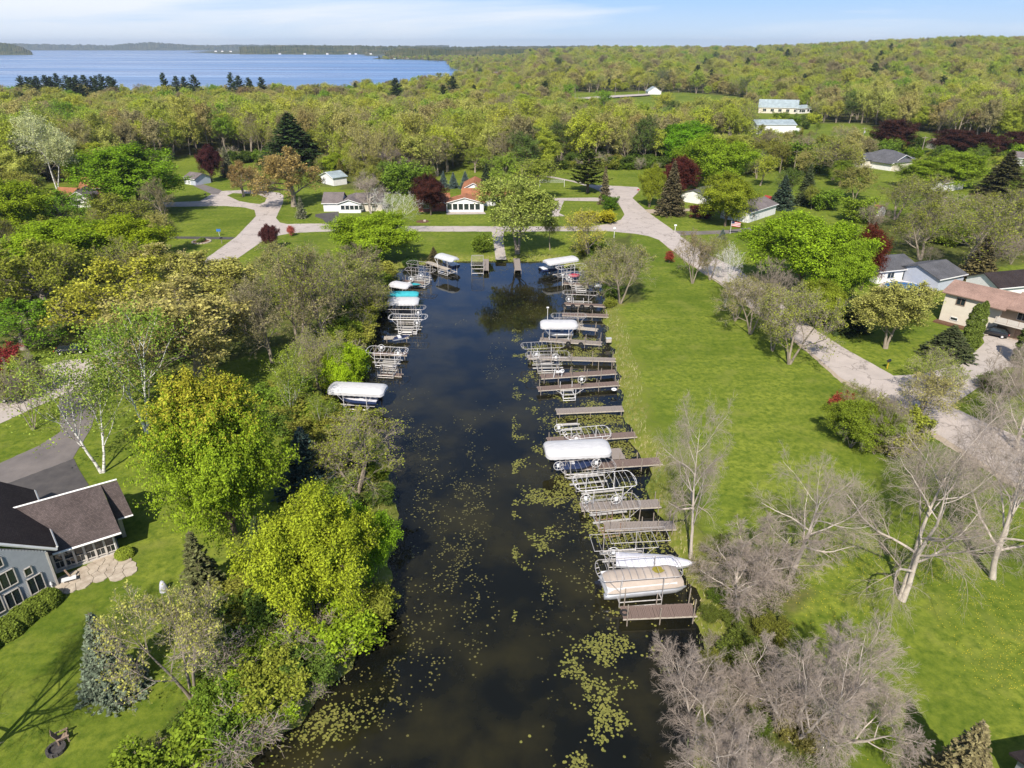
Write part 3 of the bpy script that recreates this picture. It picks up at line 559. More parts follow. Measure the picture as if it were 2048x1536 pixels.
decid('bud_a', 3, 15, 11, med_spec(n=(13, 10, 9)), **bud(.22, 10, bark_='grey_bark', rad=1))
decid('bud_b', 5, 15, 12, med_spec(stems=2, spread=.22, n=(8, 10, 9)), **bud(.23, 9, bark_='grey_bark', rad=1))
decid('bud_c', 8, 15, 11, med_spec(t0=.4, a1=40, up=.8, n=(12, 9, 9)), **bud(.23, 10, bark_='grey_bark', rad=1))
decid('veil_a', 13, 14, 13, bare_spec(tr=.35, stems=2, spread=.25, n=(8, 9, 8, 4), a1=50), **bud(.15, 2, keep=.8, j=.12, bark_='grey_bark', twigs='grey_bark'))
decid('veil_b', 17, 12, 12, bare_spec(tr=.28, stems=3, spread=.4, n=(6, 9, 8, 4), a1=44), **bud(.14, 2, keep=.7, j=.12, bark_='grey_bark', twigs='pale_twigs'))
decid('oak', 19, 14, 18, bare_spec(tr=.45, n=(13, 10, 8, 4), a1=60, up=.35, t0=.25, trunk=.7, wig=.12), **bud(.21, 4, keep=.75, j=.2, bark_='grey_bark', twigs='grey_bark'))
# full spring maples
decid('maple_a', 29, 12, 11, med_spec(tr=.3, n=(20, 11, 9), t0=.12, a1=52, up=.9), leaf=dict(n=32, s=.155, j=.22, rad=1), bark_='brown_bark')
decid('maple_b', 31, 12, 11, med_spec(tr=.3, stems=2, spread=.25, n=(13, 11, 9), t0=.15, a1=50, up=.7), leaf=dict(n=38, s=.165, j=.26, rad=1), bark_='brown_bark')
decid('maple_fine', 33, 15, 12, med_spec(tr=.35, n=(36, 13, 9), t0=.05, a1=62, up=.7, wig=.04, trunk=.78), leaf=dict(n=40, s=.14, j=.2, rad=1, el=1.7, split=1), bark_='brown_bark')
decid('willow', 37, 16, 14, bare_spec(tr=.34, stems=2, spread=.2, n=(8, 9, 8, 4), dr=.12, a1=45, up=.8), leaf=dict(n=7, s=.2, j=.3, keep=.9, el=2.), bark_='grey_bark')
decid('birch', 41, 13, 8, med_spec(tr=.19, stems=2, spread=.22, n=(9, 9, 8), t0=.25, a1=38, up=.5, draw=2), leaf=dict(n=6, s=.15, j=.25, keep=.9), bark_='birch_bark', twigs='grey_bark', fine=2)
decid('poplar', 43, 22, 14, med_spec(tr=.3, stems=2, spread=.04, n=(12, 9, 9), t0=.58, a1=46, up=.5), leaf=dict(n=9, s=.24, j=.3), bark_='birch_bark', twigs='birch_bark')
decid('white_birch_bare', 53, 12, 8, bare_spec(tr=.17, stems=3, spread=.35, n=(5, 6, 6, 3), a1=32), leaf=dict(n=1, s=.1, j=.1, keep=.4), bark_='birch_bark', twigs='birch_bark', fine=2)
def bush(key, seed, H, W, n, nl, s, bark_='brown_bark', el=1.5):
    decid(key, seed, H, W, dict(tr=.07, stems=5, spread=.55, trunk=.8, wig=.08, levels=[
        LV(n=n, t0=.05, t1=1, ang=45, lenf=lf(.55, .3), rr=.5, segs=3, up=.4, wig=.14, rmin=.012),
        LV(n=8, t0=.1, t1=1, ang=45, lenf=lf(.55, .4), rr=.5, segs=3, up=.1, wig=.15, rmin=.008)]), leaf=dict(n=nl, s=s, j=.12, up=.6), bark_=bark_)
bush('bush_a', 61, 3.5, 4.5, 14, 22, .12); bush('bush_b', 63, 3, 5, 12, 20, .115); bush('bush_bare', 65, 3, 4.5, 16, 1, .08, 'pale_twigs')
def conifer(key, seed, H, W, whorls, per, nq, s, droop=.25, gap=0., top=1.0, lenp=1.0, irregular=.12):
    rg = np.random.default_rng(seed); gt, gl = Geo(), Geo()
    p = np.array([[[0, 0, 0], [0, 0, H * .5], [0, 0, H * .98]]], float); tubes(gt, p, np.array([[H * .018, H * .011, .02]]), 6)
    h = gap + (1 - gap) * (np.arange(whorls) / whorls); n = whorls * per
    z = np.repeat(h, per) * H * .97 + rg.normal(0, H * .006, n); az = rg.uniform(0, 6.28, n); L = W / 2 * (1 - np.repeat(h, per) ** (1 / lenp)) ** top * rg.uniform(1 - irregular * 2, 1 + irregular, n) + .15
    S = 4; pts = np.zeros((n, S + 1, 3)); d = np.stack([np.cos(az), np.sin(az), np.full(n, .12)], 1)
    for q in range(S + 1):
        t = q / S; pts[:, q] = np.stack([np.cos(az) * L * t, np.sin(az) * L * t, z - droop * L * t + .22 * L * t * t], 1)
    tubes(gt, pts, np.tile(np.linspace(.035, .01, S + 1), (n, 1)), 3)
    k = np.maximum((nq * (L / (W / 2)) ** 1.0).astype(int), 2); ii = np.repeat(np.arange(n), k); t = rg.uniform(.12, 1.04, len(ii)) ** .8
    side = rg.normal(0, .16, len(ii)) * L[ii] * (1.1 - t)
    c = np.stack([np.cos(az[ii]) * L[ii] * t - np.sin(az[ii]) * side, np.sin(az[ii]) * L[ii] * t + np.cos(az[ii]) * side, z[ii] - droop * L[ii] * t + .22 * L[ii] * t * t - np.abs(rg.normal(0, .10, len(ii)))], 1)
    leaves(gl, rg, c, s, .9, elong=1.9); proto(key, H, W, [('trunk', gt, 'brown_bark'), ('crown', gl, 'needles')])
conifer('spruce', 71, 12, 6, 40, 17, 50, .19); conifer('spruce_slim', 73, 12, 4, 36, 12, 26, .24, irregular=.2); conifer('pine', 75, 16, 9, 20, 8, 60, .38, droop=-.05, gap=.22, top=.6, irregular=.3)
def column(key, seed, H, W, n, s):
    rg = np.random.default_rng(seed); gt, gl = Geo(), Geo(); tubes(gt, np.array([[[0, 0, 0], [0, 0, H * .9]]], float), np.array([[.1, .03]]), 5)
    z = rg.uniform(0.02, 1, n); r = W / 2 * np.clip(1.15 * np.sqrt(1 - z ** 3), .12, 1) * rg.uniform(.72, 1.05, n) * (1 + .12 * np.sin(z * 40 + 3)); a = rg.uniform(0, 6.28, n)
    c = np.stack([np.cos(a) * r, np.sin(a) * r, z * H], 1); leaves(gl, rg, c, s, .6, cen=np.array([0, 0, H * .5])); proto(key, H, W, [('trunk', gt, 'brown_bark'), ('crown', gl, 'needles')])
column('arborvitae', 81, 6.5, 2, 9000, .16)
def ball(key, seed, H, W, n, s):
    rg = np.random.default_rng(seed); gt, gl = Geo(), Geo(); tubes(gt, np.array([[[0, 0, 0], [0, 0, H * .6]]], float), np.array([[.05, .03]]), 5)
    d = unit(rg.normal(0, 1, (n, 3))); d[:, 2] = np.abs(d[:, 2]) * 1.0; r = rg.uniform(.8, 1, n)[:, None] ; q = np.sign(d) * np.abs(d) ** .75
    c = q / np.array([1.1, 1.1, 1.05]) * r * np.array([W / 2, W / 2, H]); leaves(gl, rg, c, s, .3, cen=np.array([0, 0, H * .3])); proto(key, H, W, [('trunk', gt, 'brown_bark'), ('crown', gl, 'needles')])
ball('hedge_ball', 83, 1.5, 2.0, 5200, .10)
TN = 0
def tree(key, x, y, H, W, tint, name, label, cat='tree', group=None, rz=None, z=None, lean=0, var=.0):
    h0, w0, ms = PROTO[key]; e = bpy.data.objects.new(name, None); COL.objects.link(e)
    e.location = (x, y, float(G(x, y)) - .05 if z is None else z)
    global TN; TN += 1
    e.rotation_euler = (lean if not isinstance(lean, tuple) else lean[0], 0 if not isinstance(lean, tuple) else lean[1], (TN * 2.399) % 6.28 if rz is None else rz)
    e.scale = (W / w0, W / w0, H / h0); tag(e, label, cat, group)
    for nm, me in ms:
        c = bpy.data.objects.new(nm, me); COL.objects.link(c); c.parent = e; c.color = (*tint, 1)
    return e
def T(key, px, py, top, wpx, tint, name, label, cat='tree', **k):
    x, y = P(px, py); zt = top_height(x, y, top); H = max(zt - GZ, 1.0); dep = cp_ * y + sp_ * (CAMH - GZ - H * .5)
    return tree(key, x, y, H, wpx / FPX * dep, tint, name, label, cat, **k)
# ------------------------------------------------------------------ the trees one can tell apart
BRIGHT = (.17, .25, .02); YEL = (.34, .37, .025); OLV = (.20, .21, .04); PALEY = (.32, .30, .10); RED = (.09, .022, .018); PURP = (.060, .024, .024); BLUE = (.13, .18, .15); PINE = (.055, .085, .025); SPR = (.13, .13, .06); ORG = (.27, .18, .09); GRN = (.11, .19, .02); LGRN = (.22, .27, .06)
TREES = [
 ('bare_b', -110, 1600, 1150, 330, OLV, 'bare_tree', 'bare tree at the bottom left whose branch shadows fall on the near lawn'),
 # near left
 ('maple_fine', 468, 1066, 722, 232, (.20, .265, .025), 'maple_tree', 'large yellow green maple with orange tipped top beside the near lawn'),
 ('maple_b', 628, 1262, 985, 225, (.27, .30, .03), 'maple_tree', 'broad yellow leafed tree on the left bank nearest the camera'),
 ('maple_b', 745, 1165, 1000, 120, (.17, .27, .02), 'maple_tree', 'green tree on the waterside of the broad yellow one'),
 ('veil_b', 715, 985, 822, 205, OLV, 'willow_shrub', 'grey twiggy tree leaning over the water below the large white canopy'),
 ('spruce', 232, 1385, 1222, 112, (.17, .21, .14), 'spruce_tree', 'blue green spruce on the near left lawn'),
 ('veil_b', 385, 1395, 1150, 240, PALEY, 'budding_tree', 'grey budding tree beside the blue spruce'),
 ('spruce_slim', 410, 1195, 1060, 85, (.12, .13, .05), 'spruce_tree', 'narrow green spruce between the near lawn and the twiggy tree'),
 ('spruce', 530, 1150, 1030, 90, PINE, 'spruce_tree', 'dark spruce behind the broad yellow tree'),
 ('spruce', 618, 985, 850, 110, (.06, .10, .08), 'spruce_tree', 'dark blue spruce squeezed behind the large maple'),
 ('spruce_slim', 690, 1130, 980, 90, PINE, 'pine_tree', 'dark pine between the yellow tree and the twiggy waterside tree'),
 ('birch', 205, 945, 690, 200, LGRN, 'birch_tree', 'forked white birch standing at the edge of the black asphalt'),
 ('birch', 295, 865, 590, 200, (.17, .24, .04), 'birch_tree', 'tall leaning white birch behind the forked one'),
 ('bare_small', 68, 860, 712, 110, OLV, 'bare_tree', 'small bare tree on the grass strip beside the left street'),
 ('bush_a', 40, 790, 725, 110, (.22, .23, .04), 'small_tree', 'yellow green small tree at the left street edge'),
 ('bush_a', 5, 745, 690, 70, (.22, .035, .045), 'flowering_shrub', 'red flowering shrub at the left edge of the photo'),
 ('oak', 400, 765, 548, 300, (.33, .28, .12), 'oak_tree', 'broad pale oak with buds behind the large maple'),
 ('oak', 250, 690, 510, 240, (.32, .30, .05), 'oak_tree', 'yellow budding oak above the tall birch'),
 ('oak', 110, 650, 475, 220, OLV, 'oak_tree', 'olive budding oak shading the left street'),
 ('oak', 420, 640, 500, 230, (.33, .30, .10), 'oak_tree', 'pale yellow oak just below the near end of the turnaround street'),
 ('oak', 330, 600, 485, 170, (.33, .28, .14), 'oak_tree', 'pale flowering tree next to the round flower bed'),
 ('veil_a', 30, 600, 470, 190, OLV, 'budding_tree', 'olive tree at the far left edge above the oaks'),
 ('maple_b', 140, 565, 425, 230, (.19, .26, .02), 'leafy_tree', 'wide green tree below the low white house on the left'),
 ('maple_b', 235, 560, 430, 180, (.24, .29, .02), 'leafy_tree', 'wide yellow green tree left of the black side drive'),
 ('maple_b', 25, 500, 338, 180, (.19, .24, .02), 'leafy_tree', 'tall green tree at the left edge beside the low white house'),
 ('veil_a', 602, 712, 482, 160, OLV, 'bare_tree', 'tall grey bare tree left of the bright shoreline bush'),
 ('veil_a', 655, 700, 490, 180, (.20, .17, .10), 'bare_tree', 'tall grey bare tree nearest the left shore'),
 ('veil_a', 690, 640, 492, 180, (.22, .23, .06), 'budding_tree', 'grey budding tree beside the teal canopy'),
 ('veil_a', 560, 620, 480, 150, (.26, .24, .10), 'budding_tree', 'thin grey tree at the lower end of the left lawn'),
 ('veil_b', 745, 640, 540, 110, OLV, 'budding_tree', 'low grey tree overhanging the left boat lifts'),
 ('maple_b', 688, 762, 648, 108, (.25, .34, .02), 'leafy_tree', 'bright green bushy tree on the left shore above the large white canopy'),
 ('birch', 590, 850, 690, 95, (.21, .25, .04), 'birch_tree', 'slim green birch between the large maple and the lagoon'),
 ('birch', 655, 880, 780, 60, (.20, .25, .04), 'birch_tree', 'slimmest young birch beside the twiggy waterside tree'),
 ('maple_b', 738, 522, 418, 158, (.24, .36, .018), 'maple_tree', 'bright green maple beside the middle of the cross street'),
 ('spruce', 868, 523, 477, 36, (.13, .11, .05), 'spruce_tree', 'small brownish spruce at the top left of the lagoon'),
 ('bush_a', 822, 527, 508, 30, (.06, .11, .03), 'shrub', 'small dark shrub left of the brownish spruce'),
 ('bush_a', 963, 504, 466, 40, (.15, .20, .03), 'shrub', 'green shrub left of the boat ramp'),
 ('willow', 1035, 508, 345, 165, (.27, .30, .085), 'willow_tree', 'tall pale green willow beside the boat ramp'),
 ('bud_c', 1100, 500, 432, 40, OLV, 'young_tree', 'slim young tree right of the willow'),
 ('veil_a', 1178, 520, 415, 110, (.38, .34, .06), 'willow_tree', 'yellow weeping tree at the top right of the lagoon'),
 ('veil_b', 1240, 607, 470, 125, (.22, .21, .07), 'budding_tree', 'grey budding tree beside the right hand lifts'),
 ('veil_b', 1190, 575, 485, 90, OLV, 'budding_tree', 'low grey tree on the shore behind the upper right lifts'),
 # right side
 ('veil_b', 1385, 567, 455, 80, (.22, .17, .09), 'budding_tree', 'small reddish grey tree on the grass beside the street bend'),
 ('veil_b', 1420, 560, 460, 70, OLV, 'budding_tree', 'small grey tree between the street and the small reddish one'),
 ('white_birch_bare', 1450, 614, 482, 80, OLV, 'birch_tree', 'bare white birch on the lawn by the street'),
 ('veil_b', 1500, 668, 545, 130, (.22, .20, .08), 'budding_tree', 'grey bare tree on the lawn below the white birch'),
 ('veil_b', 1578, 728, 560, 160, (.23, .24, .05), 'budding_tree', 'wide olive budding tree at the street edge of the lawn'),
 ('bare_small', 1530, 640, 520, 110, OLV, 'budding_tree', 'thin tree behind the wide olive one'),
 ('veil_b', 1470, 642, 540, 85, (.22, .20, .08), 'budding_tree', 'slim grey tree just above the grey bare tree on the lawn'),
 ('veil_b', 1545, 702, 575, 100, (.21, .21, .06), 'budding_tree', 'grey tree just left of the wide olive tree at the street edge'),
 ('maple_b', 1610, 580, 415, 200, (.22, .35, .016), 'maple_tree', 'largest bright green maple right of the street'),
 ('maple_b', 1668, 600, 470, 110, (.21, .33, .018), 'maple_tree', 'bright green maple joined to the right of the largest'),
 ('maple_b', 1640, 655, 560, 110, (.21, .24, .03), 'leafy_tree', 'olive green tree below the largest maple'),
 ('maple_b', 1722, 580, 438, 78, (.095, .022, .018), 'maple_tree', 'dark red maple between the large green maple and the white house'),
 ('willow', 1771, 697, 562, 165, (.30, .28, .10), 'poplar_tree', 'tall pale leafed tree with a thick trunk on the lawn by the tan house'),
 ('spruce', 1690, 660, 590, 80, PINE, 'spruce_tree', 'dark spruce hidden behind the tall pale leafed tree'),
 ('spruce', 1893, 712, 648, 90, (.08, .10, .04), 'spruce_tree', 'low dark spruce before the twin columns'),
 ('arborvitae', 1932, 697, 606, 26, (.12, .16, .03), 'arborvitae', 'tall columnar evergreen in front of the tan house, left of the pair'),
 ('arborvitae', 1946, 694, 600, 22, (.12, .16, .03), 'arborvitae', 'tall columnar evergreen in front of the tan house, right of the pair'),
 ('arborvitae', 2040, 728, 640, 34, (.10, .13, .03), 'arborvitae', 'columnar evergreen at the right edge beside the driveway'),
 ('veil_b', 1868, 790, 700, 130, (.22, .25, .05), 'budding_tree', 'low round budding tree at the mouth of the tan house driveway'),
 ('veil_a', 1830, 838, 735, 150, (.30, .26, .11), 'budding_tree', 'thin multi stemmed tree beside the driveway mouth'),
 ('bush_a', 1682, 822, 786, 50, (.28, .06, .05), 'small_tree', 'small red leafed tree on the mown lawn'),
 ('maple_b', 1725, 895, 800, 125, (.17, .21, .03), 'small_tree', 'dark green bushy tree behind the small red one'),
 ('bare_small', 1760, 900, 780, 110, OLV, 'bare_tree', 'thin bare tree in front of the dark bushy tree'),
 ('bare_small', 1985, 830, 700, 120, OLV, 'bare_tree', 'thin grey tree on the right edge below the driveway'),
 ('bare_b', 2035, 900, 690, 150, OLV, 'bare_tree', 'tall thin bare tree at the right edge of the street'),
 ('bush_a', 1990, 780, 745, 70, (.12, .16, .03), 'shrub', 'green shrub beneath the thin grey tree'),
 ('veil_a', 545, 725, 545, 130, (.22, .19, .12), 'budding_tree', 'grey brown tree between the pale oak and the slim birch'),
 ('veil_a', 715, 600, 478, 120, (.20, .17, .11), 'budding_tree', 'grey brown tree just above the teal canopy'),
 ('veil_b', 640, 780, 640, 110, (.22, .22, .07), 'budding_tree', 'grey tree between the slim birch and the bright shoreline tree'),
 ('bare_a', 1382, 1112, 772, 165, OLV, 'bare_tree', 'tall bare cottonwood on the bank beside the docks'),
 ('bare_a', 1577, 1165, 890, 250, OLV, 'bare_tree', 'bare tree with bent limbs between the bank and the lawn'),
 ('bare_b', 1803, 1200, 800, 300, OLV, 'bare_tree', 'big pale trunked bare tree standing alone on the lawn'),
 ('bare_b', 1985, 1155, 775, 280, OLV, 'bare_tree', 'big bare tree with a leaning trunk near the right edge'),
 ('bare_c', 1480, 1190, 1035, 240, OLV, 'bare_tree', 'broken bare tree spreading over the nearest dock'),
 ('bare_c', 1405, 1484, 1285, 230, OLV, 'bare_tree', 'purple grey bare tree at the bottom, leftmost of the three'),
 ('bare_c', 1585, 1482, 1230, 280, OLV, 'bare_tree', 'purple grey bare tree at the bottom, middle of the three'),
 ('bare_c', 1675, 1478, 1280, 290, OLV, 'bare_tree', 'purple grey bare tree at the bottom, rightmost of the three'),
 ('bare_c', 1480, 1600, 1420, 240, OLV, 'bare_tree', 'bare tree cut off by the bottom edge below the three'),
 ('spruce', 1895, 1620, 1440, 150, (.22, .19, .09), 'spruce_tree', 'yellowish spruce at the bottom right'),
 # middle distance
 ('spruce', 1340, 430, 318, 56, (.14, .12, .06), 'spruce_tree', 'tall brownish spruce in front of the red maple'),
 ('maple_b', 1356, 402, 304, 78, (.085, .022, .022), 'maple_tree', 'tall dark red maple behind the brownish spruce'),
 ('maple_b', 1298, 415, 322, 46, (.22, .24, .03), 'leafy_tree', 'upright green tree left of the red maple'),
 ('maple_b', 1430, 385, 262, 135, (.22, .34, .018), 'maple_tree', 'wide bright green maple above the spruces'),
 ('maple_b', 1360, 330, 235, 105, (.13, .25, .018), 'maple_tree', 'deep green maple above the red maple'),
 ('maple_b', 1450, 452, 342, 118, (.24, .30, .02), 'leafy_tree', 'yellow green tree left of the flag'),
 ('bush_a', 1405, 437, 402, 45, (.13, .04, .04), 'shrub', 'dark red shrub beside the gravel drive'),
 ('spruce', 1562, 417, 348, 48, (.07, .11, .07), 'spruce_tree', 'dark blue spruce beside the red shed'),
 ('spruce', 1609, 410, 325, 42, (.09, .12, .05), 'spruce_tree', 'tall dark spruce right of the red shed'),
 ('bush_a', 1648, 418, 373, 62, (.15, .22, .03), 'small_tree', 'small green tree right of the two dark spruces'),
 ('spruce', 1444, 477, 457, 17, (.16, .22, .20), 'spruce_tree', 'small blue spruce by the grey driveway near the flag'),
 ('veil_a', 1665, 360, 272, 110, (.27, .27, .05), 'budding_tree', 'yellow budding tree left of the grey roofed house'),
 ('bud_b', 1708, 400, 325, 80, (.22, .20, .07), 'budding_tree', 'olive tree below the grey roofed house'),
 ('veil_a', 1862, 470, 345, 150, OLV, 'bare_tree', 'bare tree left in the thicket above the tan house'),
 ('veil_a', 1925, 545, 385, 180, OLV, 'bare_tree', 'tallest bare tree in the thicket above the tan house'),
 ('veil_a', 1840, 520, 400, 130, OLV, 'bare_tree', 'bare tree in front in the thicket above the white house'),
 ('veil_a', 2010, 480, 370, 140, OLV, 'bare_tree', 'bare tree at the right end of the thicket'),
 ('veil_a', 1790, 440, 345, 110, OLV, 'bare_tree', 'bare tree above the barn shaped shed'),
 ('spruce', 1952, 560, 470, 70, (.20, .17, .07), 'spruce_tree', 'brownish spruce beyond the tan house'),
 ('spruce', 2000, 392, 298, 90, (.08, .08, .03), 'spruce_tree', 'large dark spruce at the right edge'),
 ('maple_a', 1905, 375, 300, 110, (.22, .33, .02), 'maple_tree', 'bright green tree right of the grey roofed house'),
 ('maple_a', 1835, 378, 318, 90, (.21, .31, .02), 'maple_tree', 'bright green tree just below the grey roofed house'),
 ('maple_a', 1788, 304, 236, 84, PURP, 'maple_tree', 'purple maple, leftmost of the four in a row'),
 ('maple_a', 1900, 310, 256, 84, PURP, 'maple_tree', 'purple maple, second of the four in a row'),
 ('maple_b', 1975, 314, 262, 70, PURP, 'maple_tree', 'purple maple, third of the four in a row'),
 ('maple_b', 2034, 308, 256, 72, PURP, 'maple_tree', 'purple maple at the right edge, last of the four in a row'),
 ('maple_b', 424, 364, 285, 48, (.07, .022, .03), 'maple_tree', 'round dark purple maple behind the circular turnaround'),
 ('spruce', 457, 353, 290, 30, (.20, .21, .12), 'spruce_tree', 'pale spruce right of the purple maple'),
 ('oak', 488, 393, 318, 66, ORG, 'budding_tree', 'small orange budding tree on the turnaround island'),
 ('oak', 588, 413, 290, 128, (.31, .215, .10), 'budding_tree', 'wide orange budding tree right of the turnaround'),
 ('spruce_slim', 604, 436, 392, 22, (.25, .26, .16), 'spruce_tree', 'small pale conifer below the orange tree'),
 ('maple_b', 668, 352, 303, 52, (.24, .29, .03), 'leafy_tree', 'green tree beside the small white shed'),
 ('bare_b', 742, 427, 338, 72, ORG, 'bare_tree', 'bare birch with pale limbs before the low grey roofed house'),
 ('white_birch_bare', 790, 470, 375, 85, (.2, .24, .05), 'birch_tree', 'white birch at the cross street next to the bright maple'),
 ('maple_b', 862, 430, 345, 75, (.065, .022, .022), 'maple_tree', 'purple maple beside the white gabled sunroom'),
 ('spruce', 817, 385, 338, 22, (.18, .23, .19), 'spruce_tree', 'pale blue spruce left of the purple maple by the sunroom'),
 ('spruce', 887, 374, 341, 20, (.14, .20, .18), 'spruce_tree', 'blue spruce behind the lawn, leftmost of the three'),
 ('spruce', 907, 376, 343, 21, (.14, .20, .18), 'spruce_tree', 'blue spruce behind the lawn, middle of the three'),
 ('spruce', 931, 377, 341, 23, (.15, .21, .19), 'spruce_tree', 'blue spruce behind the lawn, rightmost of the three'),
 ('spruce', 973, 388, 326, 34, (.06, .09, .04), 'spruce_tree', 'dark green conifer behind the orange roof'),
 ('pine', 1175, 385, 296, 76, (.13, .16, .03), 'pine_tree', 'bushy pine in the grass beside the upper street'),
 ('spruce_slim', 1208, 408, 330, 24, (.20, .17, .09), 'spruce_tree', 'thin brownish conifer right of the bushy pine'),
 ('bush_a', 1220, 420, 388, 32, (.09, .16, .02), 'shrub', 'deep green shrub at the street corner'),
 ('bush_b', 1195, 443, 418, 70, (.38, .33, .03), 'shrub', 'low yellow shrub inside the street corner'),
 ('spruce', 588, 334, 222, 130, (.055, .095, .025), 'pine_tree', 'great dark pine at the edge of the wood behind the orange tree'),
 ('poplar', 118, 392, 212, 108, (.42, .42, .26), 'poplar_tree', 'tall silvery poplar with twin white trunks'),
 ('maple_a', 285, 425, 285, 185, (.15, .24, .02), 'leafy_tree', 'wide green tree between the poplar and the turnaround'),
 ('maple_b', 172, 375, 297, 70, (.24, .33, .02), 'leafy_tree', 'bright green tree right of the poplar trunks'),
 ('maple_b', 545, 498, 443, 34, (.09, .03, .04), 'maple_tree', 'small purple tree on the lawn by the street fork'),
 ('maple_a', 583, 472, 450, 15, (.4, .1, .1), 'small_tree', 'tiny red tree beside the cross street'),
 ('veil_a', 333, 447, 350, 70, (.20, .17, .10), 'budding_tree', 'grey tree at the corner of the left lawn'),
 ('oak', 222, 430, 372, 90, (.30, .26, .10), 'small_tree', 'pale tree in front of the low white house'),
 ('maple_a', 1338, 526, 500, 18, (.30, .06, .05), 'small_tree', 'tiny red tree at the street side of the mown lawn'),
 ('bud_a', 950, 345, 290, 60, (.22, .26, .04), 'leafy_tree', 'green tree in the wood edge behind the three blue spruces'),
 ('bud_b', 1010, 385, 300, 80, (.20, .27, .04), 'leafy_tree', 'green tree behind the orange roofed house'),
 ('bud_a', 1065, 400, 310, 90, (.24, .27, .05), 'leafy_tree', 'pale green tree behind the willow'),
 ('bud_b', 1050, 350, 275, 90, (.24, .20, .09), 'budding_tree', 'brownish tree at the wood edge above the willow'),
 ('bare_b', 725, 350, 280, 80, ORG, 'bare_tree', 'grey bare tree behind the bare birch'),
 ('bare_b', 780, 360, 285, 90, ORG, 'bare_tree', 'wider grey bare tree right behind the bare birch'),
 ('bush_bare', 300, 425, 408, 40, OLV, 'shrub', 'brown bare shrub by the white house on the left'),
]
WOODLABEL = {'bud_a': 'yellow green budding tree', 'bud_b': 'yellow green budding tree', 'bud_c': 'yellow green budding tree', 'maple_a': 'dense bright green tree', 'veil_a': 'thin grey green tree', 'pine': 'dark green pine', 'spruce': 'dark green spruce', 'bare_small': 'leafless grey tree'}
for e_ in TREES:
    key, px, py, top, w, tint, nm, lb = e_
    if tint[1] > .29 and tint[0] < .25: tint = (tint[0] * .92, tint[1] * .82, tint[2] * 1.4)
    et = T(key, px, py, top, w, tint, nm, lb, 'shrub' if 'shrub' in nm else 'tree')
    for c_ in et.children:
        if c_.name.startswith('new_growth'): c_.color = (.30, .27, .04, 1)
# hedge along the near house
for i, (px, py, w) in enumerate([(100, 1207, 44), (72, 1225, 46), (46, 1243, 48), (14, 1268, 54), (-30, 1296, 56)]):
    x, y = P(px, py); lbs = ['rightmost clipped hedge bush under the near house windows', 'second clipped hedge bush from the patio', 'third clipped hedge bush from the patio', 'clipped hedge bush nearest the left edge', 'clipped hedge bush cut off by the left edge']
    tree('hedge_ball', x, y, 1.45, w / FPX * 58, (.13, .17, .025), 'hedge_bush', lbs[i], 'hedge', 'clipped hedge bushes along the near house')
x, y = P(250, 1112); tree('hedge_ball', x, y, .9, 1.5, (.20, .25, .03), 'shrub', 'low yellow green shrub at the porch corner of the near house', 'shrub')
# understorey on the banks, in the thickets and in front of the wood
rg = np.random.default_rng(99)
def scatter(pol, n, rad, keys, sizes, tints, name, label, group, tries=4000, avoid=None):
    pol = np.array(pol); lo, hi = pol.min(0), pol.max(0); pts = []
    for _ in range(tries):
        if len(pts) >= n: break
        q = lo + rg.uniform(0, 1, 2) * (hi - lo)
        if not inside(q[:1], q[1:], pol)[0]: continue
        if q[1] < 260 and sdist(q[:1], q[1:], LAG)[0] < .8: continue
        if any((q[0] - a) ** 2 + (q[1] - b) ** 2 < rad * rad for a, b in pts): continue
        if avoid and avoid(q[0], q[1]): continue
        pts.append(q)
    for q in pts:
        k = keys[rg.integers(len(keys))]; s = rg.uniform(*sizes); w = PROTO[k][1] / PROTO[k][0] * s * rg.uniform(.85, 1.2)
        c = np.array(tints[rg.integers(len(tints))]) * rg.uniform(.8, 1.2)
        wd_ = ('leafless' if k.startswith(('bare', 'bush_bare')) else 'thin budding' if k.startswith('veil') else ('dark green ' if c[1] < .15 else 'yellow green ' if c[0] > .2 else 'mid green ') + ('spreading' if k in ('oak', 'bush_b') else 'rounded'))
        sz = 'tall' if s > sizes[0] + .6 * (sizes[1] - sizes[0]) else 'low'
        tree(k, q[0], q[1], s, w, c, name, sz + ' ' + wd_ + ' ' + label, 'shrub' if 'shrub' in name else 'tree', group)
GT = [OLV, (.17, .22, .03), (.13, .19, .03), (.22, .21, .05), (.09, .13, .03)]
S = [poly(p) for p in [
 [(560, 1600), (640, 1450), (700, 1350), (765, 1270), (760, 1180), (700, 1250), (560, 1250), (460, 1190), (440, 1300), (440, 1420), (330, 1480), (260, 1600)],
 [(600, 1060), (760, 1010), (780, 940), (740, 880), (670, 830), (600, 860)], [(1380, 1190), (1560, 1190), (1540, 1300), (1680, 1560), (1340, 1600), (1410, 1400)],
 [(1390, 1080), (1600, 1120), (1600, 1190), (1400, 1180)], [(700, 760), (730, 700), (765, 620), (775, 560), (740, 560), (700, 640), (640, 720), (640, 770)],
 [(1150, 500), (1220, 500), (1235, 600), (1215, 640), (1205, 560)], [(0, 360), (330, 330), (330, 352), (0, 372)], [(1095, 333), (1310, 333), (1310, 340), (1095, 339)],
 [(450, 318), (660, 330), (660, 340), (450, 325)], [(1180, 300), (2048, 300), (2048, 345), (1180, 330)], [(560, 800), (640, 850), (640, 900), (560, 860)], [(1700, 430), (2060, 400), (2100, 520), (1960, 545), (1800, 520)],
 [(1490, 300), (1780, 300), (1720, 380), (1640, 365), (1500, 335)], [(1700, 820), (1800, 850), (1780, 930), (1700, 900)]]]
scatter(S[0], 60, 1.5, ['bush_a', 'bush_b', 'bush_a', 'bush_bare'], (1.6, 3.6), GT + [(.25, .33, .03)], 'bank_shrub', 'shrub in the thicket on the near left bank', 'shrubs on the near left bank')
